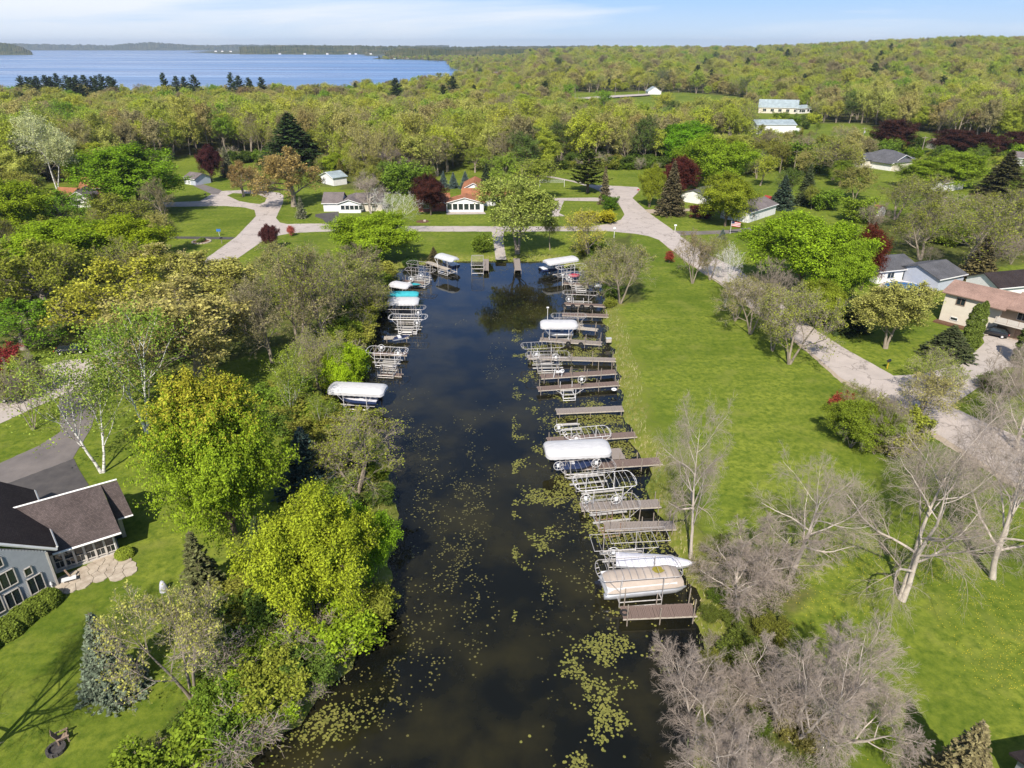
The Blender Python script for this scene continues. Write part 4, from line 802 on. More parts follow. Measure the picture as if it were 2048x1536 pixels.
scatter(S[1], 16, 1.6, ['bush_a', 'bush_b'], (1.6, 3.4), GT, 'bank_shrub', 'shrub under the twiggy tree on the left bank', 'shrubs below the large white canopy')
GD = [(.12, .12, .03), (.10, .12, .03), (.15, .13, .05), (.07, .10, .02)]
scatter(S[2], 24, 1.8, ['bush_a', 'bush_bare', 'bush_bare'], (1.0, 2.2), GD, 'bank_shrub', 'shrub under the purple grey bare trees', 'shrubs under the bottom bare trees')
scatter(S[3], 20, 1.8, ['bush_a', 'bush_bare', 'bush_bare'], (.8, 2.0), GD, 'bank_shrub', 'shrub beside the nearest docks', 'shrubs beside the nearest docks')
scatter(S[4], 34, 1.9, ['bush_a', 'bush_b', 'bush_bare'], (2, 4.5), GT, 'bank_shrub', 'shrub on the left shore behind the boat lifts', 'shrubs behind the left boat lifts')
scatter(S[5], 22, 1.6, ['bush_a', 'bush_b', 'bush_bare'], (1.2, 3), GT, 'bank_shrub', 'shrub on the shore behind the upper right lifts', 'shrubs behind the upper right lifts')
scatter(S[10], 10, 2, ['bush_a', 'bush_b'], (2.5, 4.5), GT, 'bank_shrub', 'shrub between the slim birch and the large maple', 'shrubs by the slim birch')
for k_, n_ in ((6, 26), (7, 36), (8, 22)):
    scatter(S[k_], n_, 3, ['bush_a', 'bush_b', 'bush_bare'], (2.5, 6), GT, 'woodland_shrub', ['shrub at the foot of the left wood', 'shrub at the foot of the wood behind the upper lawn', 'shrub at the foot of the wood by the great pine'][k_ - 6], 'shrubs at the edge of the wood, stretch %s' % ['behind the poplar', 'behind the upper lawn', 'beside the great pine'][k_ - 6])
NOGO = [poly(MAIN)] + [poly(p) for p in [[(1650, 395), (1740, 388), (1800, 430), (1770, 460), (1670, 445)], [(1085, 336), (1315, 335), (1300, 380), (1090, 380)], [(1700, 325), (1830, 330), (1830, 352), (1700, 352)], [(1500, 395), (1560, 395), (1560, 455), (1490, 455)], [(1560, 300), (1625, 303), (1620, 330), (1560, 330)]]]
def nogo(x, y): return any(inside(np.array([x]), np.array([y]), p)[0] for p in NOGO)
scatter(poly([(1400, 300), (1560, 335), (1700, 350), (1710, 400), (1640, 430), (1560, 420), (1480, 400), (1400, 380)]), 26, 6.5, ['bud_a', 'bud_b', 'bush_a', 'veil_a', 'maple_a', 'bud_c'], (5, 12), GT + [YG, PG], 'garden_tree', 'tree among the gardens right of the red maple', 'trees in the gardens right of the red maple', avoid=nogo)
scatter(poly([(1480, 240), (1640, 240), (1640, 262), (1600, 300), (1480, 300)]), 30, 8, ['bud_a', 'bud_b', 'bush_a', 'veil_a'], (4, 7), GT + [YG, PG], 'garden_tree', 'tree around the long pale farm shed', 'trees around the long pale farm shed')
scatter(poly([(1840, 322), (2100, 322), (2100, 430), (1860, 420)]), 22, 7, ['bud_a', 'bud_b', 'maple_a', 'veil_a', 'bud_c'], (4, 7.5), GT + [YG, PG], 'garden_tree', 'tree right of the bright green gardens', 'trees at the right edge below the purple maples', avoid=nogo)
scatter(poly([(-80, 380), (130, 372), (200, 350), (240, 350), (230, 395), (100, 400), (90, 450), (-80, 470)]), 24, 6.5, ['bud_a', 'bud_b', 'maple_a', 'veil_a', 'oak'], (8, 14), GT + [YG, PG, (.16, .24, .03)], 'garden_tree', 'tree around the low white house at the left', 'trees around the low white house at the left', avoid=lambda x, y: inside(np.array([x]), np.array([y]), poly([(70, 366), (165, 366), (245, 385), (250, 470), (80, 470)]))[0])
scatter(poly([(640, 340), (862, 352), (862, 384), (700, 388), (640, 352)]), 16, 5, ['bare_b', 'veil_a', 'bud_b', 'bush_a', 'spruce'], (6, 11), GT + [TAN], 'garden_tree', 'tree behind the low grey roofed house', 'trees behind the low grey roofed house')
scatter(S[9], 60, 6, ['bush_a', 'bush_b', 'bud_b', 'veil_a'], (4, 9), GT + [BRIGHT], 'garden_tree', 'tree among the gardens below the grey roofed house', 'small trees in the right hand gardens', avoid=nogo)
scatter(S[11], 26, 4, ['veil_b', 'bush_bare', 'bare_small', 'bush_a'], (3, 8), GT + [(.25, .17, .10)], 'thicket_tree', 'tree in the thicket above the tan house', 'low trees in the thicket above the tan house')
scatter(S[12], 16, 7, ['bud_a', 'bud_b', 'veil_a', 'veil_b'], (8, 13), [OLV, YG, TAN, GR], 'garden_tree', 'tree between the green maples and the grey roofed house', 'budding trees left of the grey roofed house')
scatter(S[13], 8, 2.5, ['bush_a', 'veil_b'], (2, 5), GT, 'garden_shrub', 'shrub around the dark bushy tree on the lawn', 'shrubs around the dark bushy tree')
extra = poly([(-60, 410), (110, 430), (330, 470), (400, 560), (540, 600), (540, 680), (360, 740), (240, 680), (100, 690), (-60, 740)])
scatter(extra, 26, 7, ['oak', 'veil_a', 'bud_b', 'maple_b'], (8, 12), [OLV, (.24, .23, .05), (.30, .27, .10), GRN], 'garden_tree', 'tree in the dense group left of the lagoon', 'trees between the left street and the turnaround', avoid=lambda x, y: y < 95 and x < -55)
# the wood: nearest rows are single trees
N1 = 0; near_pts = []; fx = rg.uniform(-.90, .86, 20000); fd = rg.uniform(0, 1, 20000)
cells = {}
def ok(x, y, r):
    cx, cy = int(x // 8), int(y // 8)
    for i in (-2, -1, 0, 1, 2):
        for j in (-2, -1, 0, 1, 2):
            for a, b, q in cells.get((cx + i, cy + j), ()):
                if (a - x) ** 2 + (b - y) ** 2 < max(r, q) ** 2: return False
    cells.setdefault((cx, cy), []).append((x, y, r)); return True
FK = ['bud_a', 'bud_b', 'bud_c', 'bud_a', 'bud_b', 'bud_c', 'maple_a', 'veil_a', 'bud_b', 'veil_a']
FNAMES = ['yellow green', 'olive', 'pale green', 'tan', 'fresh green', 'grey brown', 'yellow olive', 'bright green', 'dark green', 'orange brown']
def ftint():
    u = rg.uniform(); i = sum(u >= p_ for p_, _ in FRAMP) - 1
    return tuple(np.array(FRAMP[i][1]) * rg.uniform(.85, 1.15)), FNAMES[i]
PINES = [(38, 0, 150), (50, 0, 152), (88, 0, 148), (98, 0, 151), (130, 0, 149), (138, 0, 152), (165, 0, 148), (180, 0, 151), (190, 0, 149), (222, 0, 153), (365, 0, 151), (475, 0, 149), (495, 0, 153), (30, 190, 168), (70, 190, 150), (110, 190, 145), (150, 190, 148), (200, 190, 146), (325, 190, 143), (350, 190, 150), (385, 190, 147), (460, 190, 142), (520, 190, 152), (790, 190, 154), (905, 192, 151), (60, 190, 152), (215, 190, 150)]
for px, _, top in PINES:
    y = rg.uniform(560, 620); x = (px - 1024) / FPX * (cp_ * y + sp_ * 20); H = top_height(x, y, top) - GZ
    if ok(x, y, 3): tree('pine', x, y, H, 9 + rg.uniform(0, 4), (.06, .09, .035), 'pine_tree', 'dark pine against the lake, ' + ('in the thick clump at the far left' if px < 240 else 'in the sparse middle group' if px < 540 else 'right of the lake middle'), 'tree', 'dark pines against the lake')
for q in range(20000):
    if N1 >= 260: break
    x_ = fx[q]; d = rg.uniform(0, 34) ** 1.0; yf = np.interp(x_, frx, FR[:, 1]); y = yf + d + 1; x = x_ * y
    if in_field(np.array([x]), np.array([y]))[0] or not ok(x, y, 6.3): continue
    k = FK[rg.integers(len(FK))]; H = rg.uniform(14, 21.5) * (.85 if k == 'maple_a' else 1); W = rg.uniform(10, 15)
    side = 'left of the poplar' if x_ < -.62 else 'behind the wide green tree' if x_ < -.46 else 'left of the great pine' if x_ < -.33 else 'right of the great pine' if x_ < -.18 else 'behind the cross street houses' if x_ < .03 else 'behind the upper lawn' if x_ < .22 else 'behind the gardens' if x_ < .5 else 'at the far right'
    (tc_, tn_) = ftint(); wl_ = tn_ + {'bud_a': ' budding tree', 'bud_b': ' forked budding tree', 'bud_c': ' high crowned tree', 'maple_a': ' dense tree', 'veil_a': ' thin twiggy tree'}.get(k, ' pine'); wl_ = 'dark green pine' if k == 'pine' else wl_
    tree(k, x, y, H, W, tc_ if k not in ('pine',) else (.05, .075, .025), 'forest_tree', '%s in the front of the wood %s' % (wl_, side), 'tree', 'front trees of the wood %s' % side); N1 += 1
# everything farther back: one wood, instanced on points
def gx(n): return rg.uniform(-.90, .90, n)
P3 = []
for y0, y1, n, r in ((285, 450, 9000, 6.6), (450, 720, 14000, 7.5), (720, 1200, 16000, 9.5), (1200, 2800, 30000, 14.)):
    n = int(n); y = np.sqrt(rg.uniform(y0 ** 2, y1 ** 2, n)); x = gx(n) * y; m_ = (wood_depth(x, y) > 3) & ~in_field(x, y); dk = sdist(x, y, LAKE); m_ &= dk > 8
    g_ = set(); keep = []
    for xa, ya in zip(x[m_], y[m_]):
        if ok(xa, ya, r): keep.append((xa, ya))
    P3 += [(a, b, r) for a, b in keep]
P3 = np.array(P3); Z3 = G(P3[:, 0], P3[:, 1]) - .2
print('wood points', len(P3))
kinds = ['bud_a', 'bud_b', 'bud_c', 'maple_a', 'veil_a', 'pine']
pk = rg.choice(6, len(P3), p=[.23, .24, .21, .14, .16, .02]); sc = rg.choice([.6, .85, 1.05, 1.35], len(P3), p=[.22, .33, .27, .18]) * rg.uniform(.9, 1.1, len(P3)) * np.where(P3[:, 2] > 12, 1.35, np.where(P3[:, 2] > 9, 1.15, 1.0))
xr = P3[:, 0] / P3[:, 1]; lim = np.where((xr < .02) & (P3[:, 1] > 480), .78, np.where((xr < .02) & (P3[:, 1] > 400), .9, np.where((xr > .02) & (xr < .42) & (P3[:, 1] < 560), .85, 9))); sc = np.minimum(sc, lim * rg.choice([.8, 1.0, 1.15, 1.35], len(P3)))
me = bpy.data.meshes.new('distant_wood'); me.from_pydata(np.stack([P3[:, 0], P3[:, 1], Z3], 1).tolist(), [], [])
for nm, ty, ar in (('kind', 'INT', pk.astype(np.int32)), ('size', 'FLOAT', sc.astype(np.float32)), ('tone', 'FLOAT', np.clip(.5 + (.62 * (np.sin(P3[:, 0] * .021 + 2 * np.sin(P3[:, 1] * .013)) + np.sin(P3[:, 1] * .027 + P3[:, 0] * .009 + 1)) * .5 + rg.normal(0, .55, len(P3))) * .5, 0, .999).astype(np.float32)), ('turn', 'FLOAT', rg.uniform(0, 6.28, len(P3)).astype(np.float32))):
    a = me.attributes.new(nm, ty, 'POINT'); a.data.foreach_set('value', ar)
wood_o = bpy.data.objects.new('distant_wood', me); COL.objects.link(wood_o); tag(wood_o, 'dense spring woodland reaching back to the lake and the skyline', kind='stuff')
ng = bpy.data.node_groups.new('wood_scatter', 'GeometryNodeTree'); ng.interface.new_socket('Geometry', in_out='INPUT', socket_type='NodeSocketGeometry'); ng.interface.new_socket('Geometry', in_out='OUTPUT', socket_type='NodeSocketGeometry')
N_ = ng.nodes; L_ = ng.links; gi = N_.new('NodeGroupInput'); gout = N_.new('NodeGroupOutput'); inst = N_.new('GeometryNodeInstanceOnPoints'); g2i = N_.new('GeometryNodeGeometryToInstance')
first = {}
for o_ in bpy.data.objects:
    if o_.type == 'MESH' and o_.parent: first.setdefault(o_.data.name, o_)
for k in reversed(kinds):
    jn = N_.new('GeometryNodeJoinGeometry')
    for nm, me_ in PROTO[k][2]:
        if me_.name not in first: print('missing', me_.name); continue
        oi = N_.new('GeometryNodeObjectInfo'); oi.transform_space = 'ORIGINAL'; oi.inputs['As Instance'].default_value = False; oi.inputs['Object'].default_value = first[me_.name]
        tf = N_.new('GeometryNodeTransform'); out_ = oi.outputs['Geometry']
        if nm == 'crown' and k != 'pine':
            sm_ = N_.new('GeometryNodeSetMaterial'); sm_.inputs['Material'].default_value = MATS['wood_foliage']; L_.new(out_, sm_.inputs['Geometry']); out_ = sm_.outputs['Geometry']
        if nm == 'crown' and k == 'pine':
            sm_ = N_.new('GeometryNodeSetMaterial'); sm_.inputs['Material'].default_value = MATS['pine_needles']; L_.new(out_, sm_.inputs['Geometry']); out_ = sm_.outputs['Geometry']
        L_.new(out_, jn.inputs[0])
    N_.remove(tf); g3 = N_.new('GeometryNodeGeometryToInstance'); L_.new(jn.outputs[0], g3.inputs[0]); L_.new(g3.outputs[0], g2i.inputs[0]) if False else None
    jn['ord'] = 1; first['_' + k] = g3
jall = N_.new('GeometryNodeJoinGeometry')
for k in reversed(kinds): L_.new(first['_' + k].outputs[0], jall.inputs[0])
N_.remove(g2i)
L_.new(gi.outputs[0], inst.inputs['Points']); L_.new(jall.outputs[0], inst.inputs['Instance']); inst.inputs['Pick Instance'].default_value = True
def named(nm, ty):
    q = N_.new('GeometryNodeInputNamedAttribute'); q.data_type = ty; q.inputs['Name'].default_value = nm; return q.outputs[0]
L_.new(named('kind', 'INT'), inst.inputs['Instance Index']); cx_ = N_.new('ShaderNodeCombineXYZ'); L_.new(named('turn', 'FLOAT'), cx_.inputs[2]); L_.new(cx_.outputs[0], inst.inputs['Rotation'])
L_.new(named('size', 'FLOAT'), inst.inputs['Scale']); L_.new(inst.outputs[0], gout.inputs[0])
md = wood_o.modifiers.new('scatter', 'NODES'); md.node_group = ng
# ------------------------------------------------------------------ docks, boat lifts, boats
def dock(p0, p1, w, label, posts=None, mt='dock_wood', z=.75, ph=1.0, postm='pole_wood', tyres=(), legs_only=False, z1=None):
    """p0,p1: picture ends of the deck centre line"""
    a = np.array(P(*p0, z)); b = np.array(P(*p1, z)); L = np.hypot(*(b - a)); rz = math.atan2(b[1] - a[1], b[0] - a[0])
    e = empty('dock', (a[0], a[1], 0), rz, label, 'dock'); r = np.random.default_rng(int(p0[0] * 7 + p0[1]))
    g = Geo(); n = int(L / .145)
    for i in range(n):
        g.box((.07 + i * .145 + r.normal(0, .004), r.normal(0, .012), z + r.normal(0, .006)), (.125, w * r.uniform(.98, 1.02), .035), ax=np.array([[1, r.normal(0, .01), 0], [0, 1, 0], [0, 0, 1.]]))
    tag(g.build('decking', mt, e), None, kind='stuff')
    for s in (-1, 1): Geo().box((L / 2, s * (w / 2 - .03), z - .10), (L, .045, .15)).build('stringer', 'pale_timber', e)
    k = posts if posts is not None else max(2, int(L / 2.6))
    for i in range(k):
        for s in (-1, 1):
            t = .35 + (L - .7) * i / max(1, k - 1); h = (z - .12) if legs_only else z + ph * r.uniform(.55, 1.15)
            g = Geo(); dx, dy = r.normal(0, .06), r.normal(0, .05); g.bar((t, s * (w / 2 + .05), -1.2), (t + dx, s * (w / 2 + .05) + dy, h), .045, 6); g.build('post', postm, e)
    for t in tyres:
        tag(tyre_geo(.30, .10).build('tyre', 'rubber', e, loc=(t * L, -w / 2 - .2, z - .12)), 'black tyre fender')
    return e
def tyre_geo(Ro, ro, n=20, m_=7, plane='xz'):
    t = np.arange(n) * 2 * math.pi / n; u = np.arange(m_) * 2 * math.pi / m_; T_, U = np.meshgrid(t, u, indexing='ij')
    rr = Ro + ro * np.cos(U); X = rr * np.cos(T_); Z = rr * np.sin(T_); Y = ro * .9 * np.sin(U)
    v = np.stack([X, Y, Z] if plane == 'xz' else [X, Z, Y], -1).reshape(-1, 3); i = np.arange(n)[:, None]; j = np.arange(m_)[None]
    f = np.stack([i * m_ + j, ((i + 1) % n) * m_ + j, ((i + 1) % n) * m_ + (j + 1) % m_, i * m_ + (j + 1) % m_], -1).reshape(-1, 4); g = Geo(); g.add(v, f); return g
def winch(parent, x, y, z, rr=.52):
    w = tyre_geo(rr, .022, 20, 5).build('winch_wheel', 'white_paint', parent, loc=(x, y, z))
    g = Geo()
    for i in range(6):
        a = i * math.pi / 3 + x; g.bar((0, 0, 0), (math.cos(a) * rr, 0, math.sin(a) * rr), .016, 4)
    g.build('spoke', 'white_paint', w)
    g = Geo(); g.box((0, .05, 0), (.30, .22, .34)); g.bar((0, -.1, 0), (0, .2, 0), .13, 8); g.build('hub', 'white_plastic', w); return w
def half_plan(L, W, end, k=10):
    """outline of a canopy: straight sides, rounded ends"""
    p = []
    for i in range(k + 1):
        a = -math.pi / 2 + math.pi * i / k; p.append((L / 2 - end + end * math.cos(a), W / 2 * math.sin(a)))
    for i in range(k + 1):
        a = math.pi / 2 + math.pi * i / k; p.append((-L / 2 + end + end * math.cos(a), W / 2 * math.sin(a)))
    return p
LN = [0]
def lift(p0, p1, z, W, label, top='frame', wheels=(), bunks=True, posts=True, rise=.28, end=.55, cover='white_canvas', skirt=.28, square=False, metal='aluminium', low=.35, name='boat_lift', px_w=3.0, extra_end=0, brace=True):
    LN[0] += 1; metal = metal if metal != 'aluminium' else ('aluminium', 'dull_steel', 'aluminium', 'dull_steel', 'dull_steel')[LN[0] % 5]
    a = np.array(P(*p0, z)); b = np.array(P(*p1, z)); L = np.hypot(*(b - a)); rz = math.atan2(b[1] - a[1], b[0] - a[0]); c = (a + b) / 2
    e = empty(name, (c[0], c[1], 0), rz, label, 'boat lift'); px_ = min(px_w / 2, L * .3); r = np.random.default_rng(int(p0[0] + 3 * p0[1]))
    if posts:
        for sx_ in (-1, 1):
            for sy in (-1, 1):
                Geo().bar((sx_ * px_, sy * W / 2 * .97, -1.1), (sx_ * px_, sy * W / 2 * .97, z if top else z * 1.0), .042, 6).build('post', metal, e)
        g = Geo()
        for sy in (-1, 1): g.bar((-px_, sy * W / 2 * .95, low), (px_, sy * W / 2 * .95, low), .05, 5); g.bar((-px_, sy * W / 2 * .95, .02), (px_, sy * W / 2 * .95, .02), .04, 5)
        for sx_ in (-1, 1): g.bar((sx_ * px_, -W / 2 * .95, low), (sx_ * px_, W / 2 * .95, low), .06, 5)
        g.build('cradle', metal, e)
        if brace and top:
            g = Geo(); g.bar((px_, -W / 2 * .97, z * .55), (px_ + 1.0, -W / 2, z), .022, 4); g.bar((-px_, -W / 2 * .97, z * .55), (-px_ - 1.0, -W / 2, z), .022, 4); g.build('brace', metal, e)
    if bunks:
        for sy in (-1, 1): Geo().box((0, sy * W * .24, low + .22), (min(L * .68, 4.6), .20, .10)).build('bunk', 'carpet', e)
    if top in ('frame', 'cover', 'half'):
        g = Geo(); pl = [(x, y, z) for x, y in (half_plan(L, W, end) if not square else [(L / 2, -W / 2), (L / 2, W / 2), (-L / 2, W / 2), (-L / 2, -W / 2)])]; pl.append(pl[0]); g.path(pl, .032, 5); g.build('canopy_rail', metal, e)
        n = max(5, int(L / .62))
        for i in range(n + 1):
            x = -L / 2 + end * (.55 if not square else 0) + (L - 2 * end * (.55 if not square else 0)) * i / n; yy = W / 2 if not (i in (0, n) and not square) else W / 2 * .8
            pts = [(x, -yy * math.cos(t), z + rise * math.sin(t)) for t in np.linspace(0, math.pi, 9)]
            tag(Geo().path(pts, .016, 4).build('bow', metal, e), None)
        if not square and top == 'frame':
            g = Geo()
            for s in (-1, 1):
                for an in (-.75, -.25, .25, .75):
                    g.bar((s * (L / 2 - end * .62), W / 2 * .78 * math.sin(an * 1.2), z + rise * .7), (s * (L / 2 - end + end * math.cos(an)), W / 2 * math.sin(an), z), .02, 4)
            g.build('end_rib', metal, e)
    if top == 'cover':
        nu, nv = 44, 17; g = Geo(); us = np.linspace(-1, 1, nu); vs = np.linspace(-1, 1, nv); V = []
        e2 = end * .9 + .25
        for u in us:
            x = u * (L / 2 + .03); q = max(0, (abs(x) - (L / 2 - e2)) / e2); hw = (W / 2 + .04) * math.sqrt(max(.0, 1 - .55 * q ** 2.6))
            for v in vs:
                hz_ = (rise + .22) * (1 - abs(v) ** 2.4) * (1 - .55 * q ** 2) ; sag = .02 * math.cos(u * 20)
                V.append((x, v * hw, z + .03 + hz_ + sag * (1 - abs(v))))
        i = np.arange(nu - 1)[:, None]; j = np.arange(nv - 1)[None]; g.add(V, np.stack([i * nv + j, (i + 1) * nv + j, (i + 1) * nv + j + 1, i * nv + j + 1], -1).reshape(-1, 4))
        cv = g.build('canopy', cover, e, smooth=True)
        V = np.array(V).reshape(nu, nv, 3); loop = np.vstack([V[:, 0], V[-1, 1:], V[::-1, -1][1:], V[0, ::-1][1:-1]]); k = len(loop); dr = skirt * (1 + .22 * np.abs(np.sin(np.arange(k) * .8)))
        lo = loop.copy(); lo[:, 2] -= dr; cen = loop.mean(0); lo[:, :2] += (loop[:, :2] - cen[:2]) * .012; ii = np.arange(k); jj = (ii + 1) % k; g = Geo(); g.add(np.vstack([loop, lo]), np.stack([ii, jj, jj + k, ii + k], 1)); g.build('skirt', cover, cv, smooth=True)
    if top in ('frame', 'cover'):
        xa = -px_ + .2; g = Geo(); g.bar((xa, -W / 2 * .9, z), (xa + .1, -W * .24, low + .25), .012, 4); g.bar((px_, W / 2 * .9, z), (px_ - .1, W * .24, low + .25), .012, 4); g.build('cable', 'dull_steel', e)
    for w in wheels: winch(e, *w)
    return e
def loft(g, secs):
    """secs: list of (N,3) rings"""
    secs = np.array(secs); n, k, _ = secs.shape; i = np.arange(n - 1)[:, None]; j = np.arange(k)[None]
    g.add(secs.reshape(-1, 3), np.stack([i * k + j, i * k + (j + 1) % k, (i + 1) * k + (j + 1) % k, (i + 1) * k + j], -1).reshape(-1, 4)); return g
def runabout(p0, p1, z, label, hull='dark_hull', deck='white_plastic', beam=2.1, cover=None, H=.85, motor=True):
    a = np.array(P(*p0, z)); b = np.array(P(*p1, z)); L = np.hypot(*(b - a)); rz = math.atan2(b[1] - a[1], b[0] - a[0])
    e = empty('motor_boat', (a[0], a[1], z - H), rz, label, 'boat'); secs = []
    for t in np.linspace(0, 1, 13):
        w = beam / 2 * (1 - .96 * max(0, (t - .45) / .55) ** 2.2) * (.92 + .08 * min(1, t * 4)); kz = .0 + .55 * max(0, (t - .6) / .4) ** 2; sh = H + .12 * t
        secs.append([(t * L, w * .02, kz), (t * L, w * .72, kz + .18), (t * L, w, sh * .62 + kz * .3), (t * L, w * .97, sh), (t * L, -w * .97, sh), (t * L, -w, sh * .62 + kz * .3), (t * L, -w * .72, kz + .18), (t * L, -w * .02, kz)])
    g = Geo(); loft(g, secs); k = len(secs[0]); g.v.append(np.array(secs[0])); g.rn.append(np.full(k, .5)); g.n += k
    g.f.append(np.array([[g.n - k, g.n - k + 1, g.n - 2, g.n - 1], [g.n - k + 1, g.n - k + 2, g.n - 3, g.n - 2], [g.n - k + 2, g.n - k + 3, g.n - 4, g.n - 3]])); g.build('hull', hull, e)
    secs2 = []
    for t in np.linspace(.0, .985, 13):
        w = beam / 2 * (1 - .96 * max(0, (t - .45) / .55) ** 2.2) * .99; sh = H + .12 * t + .015; hh = (.34 if cover else .06) * math.sin(math.pi * min(1, t * .9 + .1)) + .01
        secs2.append([(t * L, w * s, sh + hh * (1 - abs(s) ** 2)) for s in (-1, -.6, -.2, .2, .6, 1)] + [(t * L, 0, sh - .02)])
    g = Geo(); loft(g, secs2); g.build('boat_cover' if cover else 'deck', cover or deck, e)
    if not cover:
        g = Geo(); g.slab([(L * .52, -beam * .38, H + .1), (L * .60, -beam * .3, H + .08), (L * .60, beam * .3, H + .08), (L * .52, beam * .38, H + .1)], .03); g.box((L * .56, 0, H + .28), (.03, beam * .7, .36)); g.build('windscreen', 'glass', e)
        for s in (-1, 1): Geo().box((L * .38, s * beam * .2, H + .12), (.5, .5, .3)).build('seat', 'white_plastic', e)
    if motor:
        g = Geo(); g.box((-.35, 0, H * .95), (.45, .34, .48)); g.box((-.38, 0, H * .35), (.18, .12, .9)); g.build('outboard_motor', 'black_paint', e)
    return e
# head of the lagoon
def fdock(px, py0, py1, w, label, posts=2):
    a = P(px[0], py0, .8); b = P(px[1], py1, .8); return dock((px[0], py0), (px[1], py1), w, label, posts=posts, ph=.2, z=.8)
fdock((972.5, 972), 518, 541, 1.1, 'short floating dock beside the empty canopy frame at the head of the lagoon')
fdock((1033.5, 1036), 517, 541, 1.3, 'short dock below the willow right of the boat ramp')
def plift(p0, p1, *a, **k): return lift(p0, p1, *a, **k)
e = lift((955, 511), (954.5, 531), 2.6, 2.5, 'empty canopy frame lift standing alone at the head of the lagoon', top='frame', bunks=False, rise=.15, px_w=3.2, square=True)
runabout((912, 531), (885, 520), 1.5, 'dark boat under the grey canopy at the head of the lagoon', hull='dark_hull', deck='white_plastic')
lift((877, 511), (911, 521), 3.2, 2.6, 'lift with a grey arched canopy over a dark boat at the head of the lagoon', top='cover', cover='grey_canvas', rise=.4, skirt=.15)
dock((855, 523), (898, 539), 1.2, 'pale gangway down to the grey canopied lift', posts=4, mt='pale_timber', ph=.0, z=1.0)
lift((816, 523), (867, 531), 3.3, 2.4, 'bare canopy frame nearest the brownish spruce', top='frame')
lift((811, 537), (871, 542), 2.6, 2.2, 'bare canopy frame just below the highest left one', top='frame', wheels=((.5, -1.1, 1.8),))
lift((822, 552), (862, 556), 1.8, 2.4, 'low lift with a winch wheel among the upper left frames', top=None, wheels=((-1.6, -1.2, 1.6),))
dock((806, 561), (850, 566), 1.1, 'weathered dock below the upper left frames', mt='dark_dock_wood', posts=3)
runabout((803, 567), (842, 570), 1.0, 'small green boat beside the weathered dock', hull='green_paint', deck='teal_canvas', motor=False, H=.5, beam=1.5)
lift((783, 567), (820, 573), 2.6, 2.6, 'lift with a small white canopy among the left shore trees', top='cover', skirt=.2)
lift((772, 588), (837, 588), 2.9, 1.9, 'lift with a teal canopy', top='cover', cover='teal_canvas', skirt=.2, rise=.2)
lift((776, 602), (838, 602), 2.7, 3.6, 'lift with a cream white canopy below the teal one', top='cover', skirt=.2)
lift((770, 614), (852, 615), 2.6, 2.3, 'bare canopy frame below the cream white canopy', top='frame', wheels=((2.3, -1.1, 2.1),))
lift((777, 633), (855, 634), 2.5, 2.6, 'longest bare canopy frame on the left shore', top='frame', wheels=((1.6, -1.2, 1.9),))
lift((797, 650), (832, 650), 1.2, 2.6, 'low lift without a canopy on the left shore', top=None, px_w=3)
dock((772, 621), (840, 621), 1.0, 'brown dock under the bare left frames', mt='dark_dock_wood', posts=3)
dock((768, 675), (818, 673), 1.0, 'pale narrow dock above the lift with two wheels', mt='pale_timber', posts=2, ph=.2)
runabout((785, 677), (820, 672), .7, 'low silver rowing boat tied to the pale narrow dock', hull='silver_hull', deck='navy_cloth', H=.45, beam=1.3, motor=False)
lift((733, 698), (815, 703), 2.3, 2.6, 'bare canopy frame with two winch wheels left of the channel', top='frame', wheels=((-.9, .3, 2.5), (1.9, -.8, 2.3)))
dock((745, 706), (815, 708), 1.0, 'brown dock under the two wheeled lift', mt='dark_dock_wood', posts=3)
lift((756, 716), (797, 718), 1.3, 2.6, 'low lift under the frame with two winch wheels', top=None, px_w=3)
lift((748, 733), (800, 736), 1.2, 2.0, 'low lift with a wheel at its shore end', top=None, wheels=((-2.5, -.9, 1.3),), px_w=3)
dock((760, 747), (805, 750), .9, 'sunken old dock above the large white canopy', mt='dark_dock_wood', posts=4, z=.25, ph=1.0)
lift((661, 774), (771, 780), 2.6, 3.1, 'lift with the large white canopy on the left shore', top='cover', rise=.3, end=.45)
runabout((757, 797), (677, 792), 1.5, 'dark boat beneath the large white canopy on the left shore', hull='dark_hull', deck='pale_cloth')
# right shore, from the head of the lagoon towards the camera
runabout((1082, 537), (1128, 531), 1.5, 'dark boat under the topmost right white canopy', hull='dark_hull', deck='white_plastic')
lift((1091, 525), (1152, 516), 3.1, 3.1, 'lift with a white canopy, topmost on the right shore', top='cover', rise=.25)
lift((1113, 537), (1170, 529), 2.4, 2.2, 'bare canopy frame just below the topmost right canopy', top='frame')
lift((1125, 547), (1188, 546), 2.3, 2.6, 'canopy frame with a red covered craft behind it', top='frame', wheels=((-1.9, -.9, 1.8),))
lift((1131, 557), (1186, 557), 1.8, 2.4, 'lift frame with two winch wheels below the red covered craft', top='frame', wheels=((-1.6, -.8, 1.5), (1.8, -.8, 1.6)))
runabout((1138, 552), (1160, 551), 1.6, 'red covered craft on a lift', hull='dark_hull', cover='red_cover', motor=False)
dock((1127, 566), (1180, 569), 1.0, 'thin brown dock near the top of the right shore', mt='dark_dock_wood', posts=3)
lift((1145, 570), (1178, 570), 1.1, 2.2, 'low lift with white bunks near a pale blue boat', top=None)
runabout((1203, 571), (1178, 571), .9, 'small pale blue boat drawn up at the right shore', hull='silver_hull', deck='grey_canvas', H=.5, beam=1.5, motor=False)
lift((1125, 584), (1197, 587), 2.4, 2.3, 'bare canopy frame above the dock with four tyres', top='frame', wheels=((-2.0, -.8, 1.4),))
lift((1140, 599), (1174, 600), 1.0, 2.2, 'low lift beside the dock with four tyres', top=None)
dock((1128, 607), (1212, 611), 1.2, 'dock hung with four tyres', posts=4, ph=.2, mt='dark_dock_wood', tyres=(.0, .22, .44, .66))
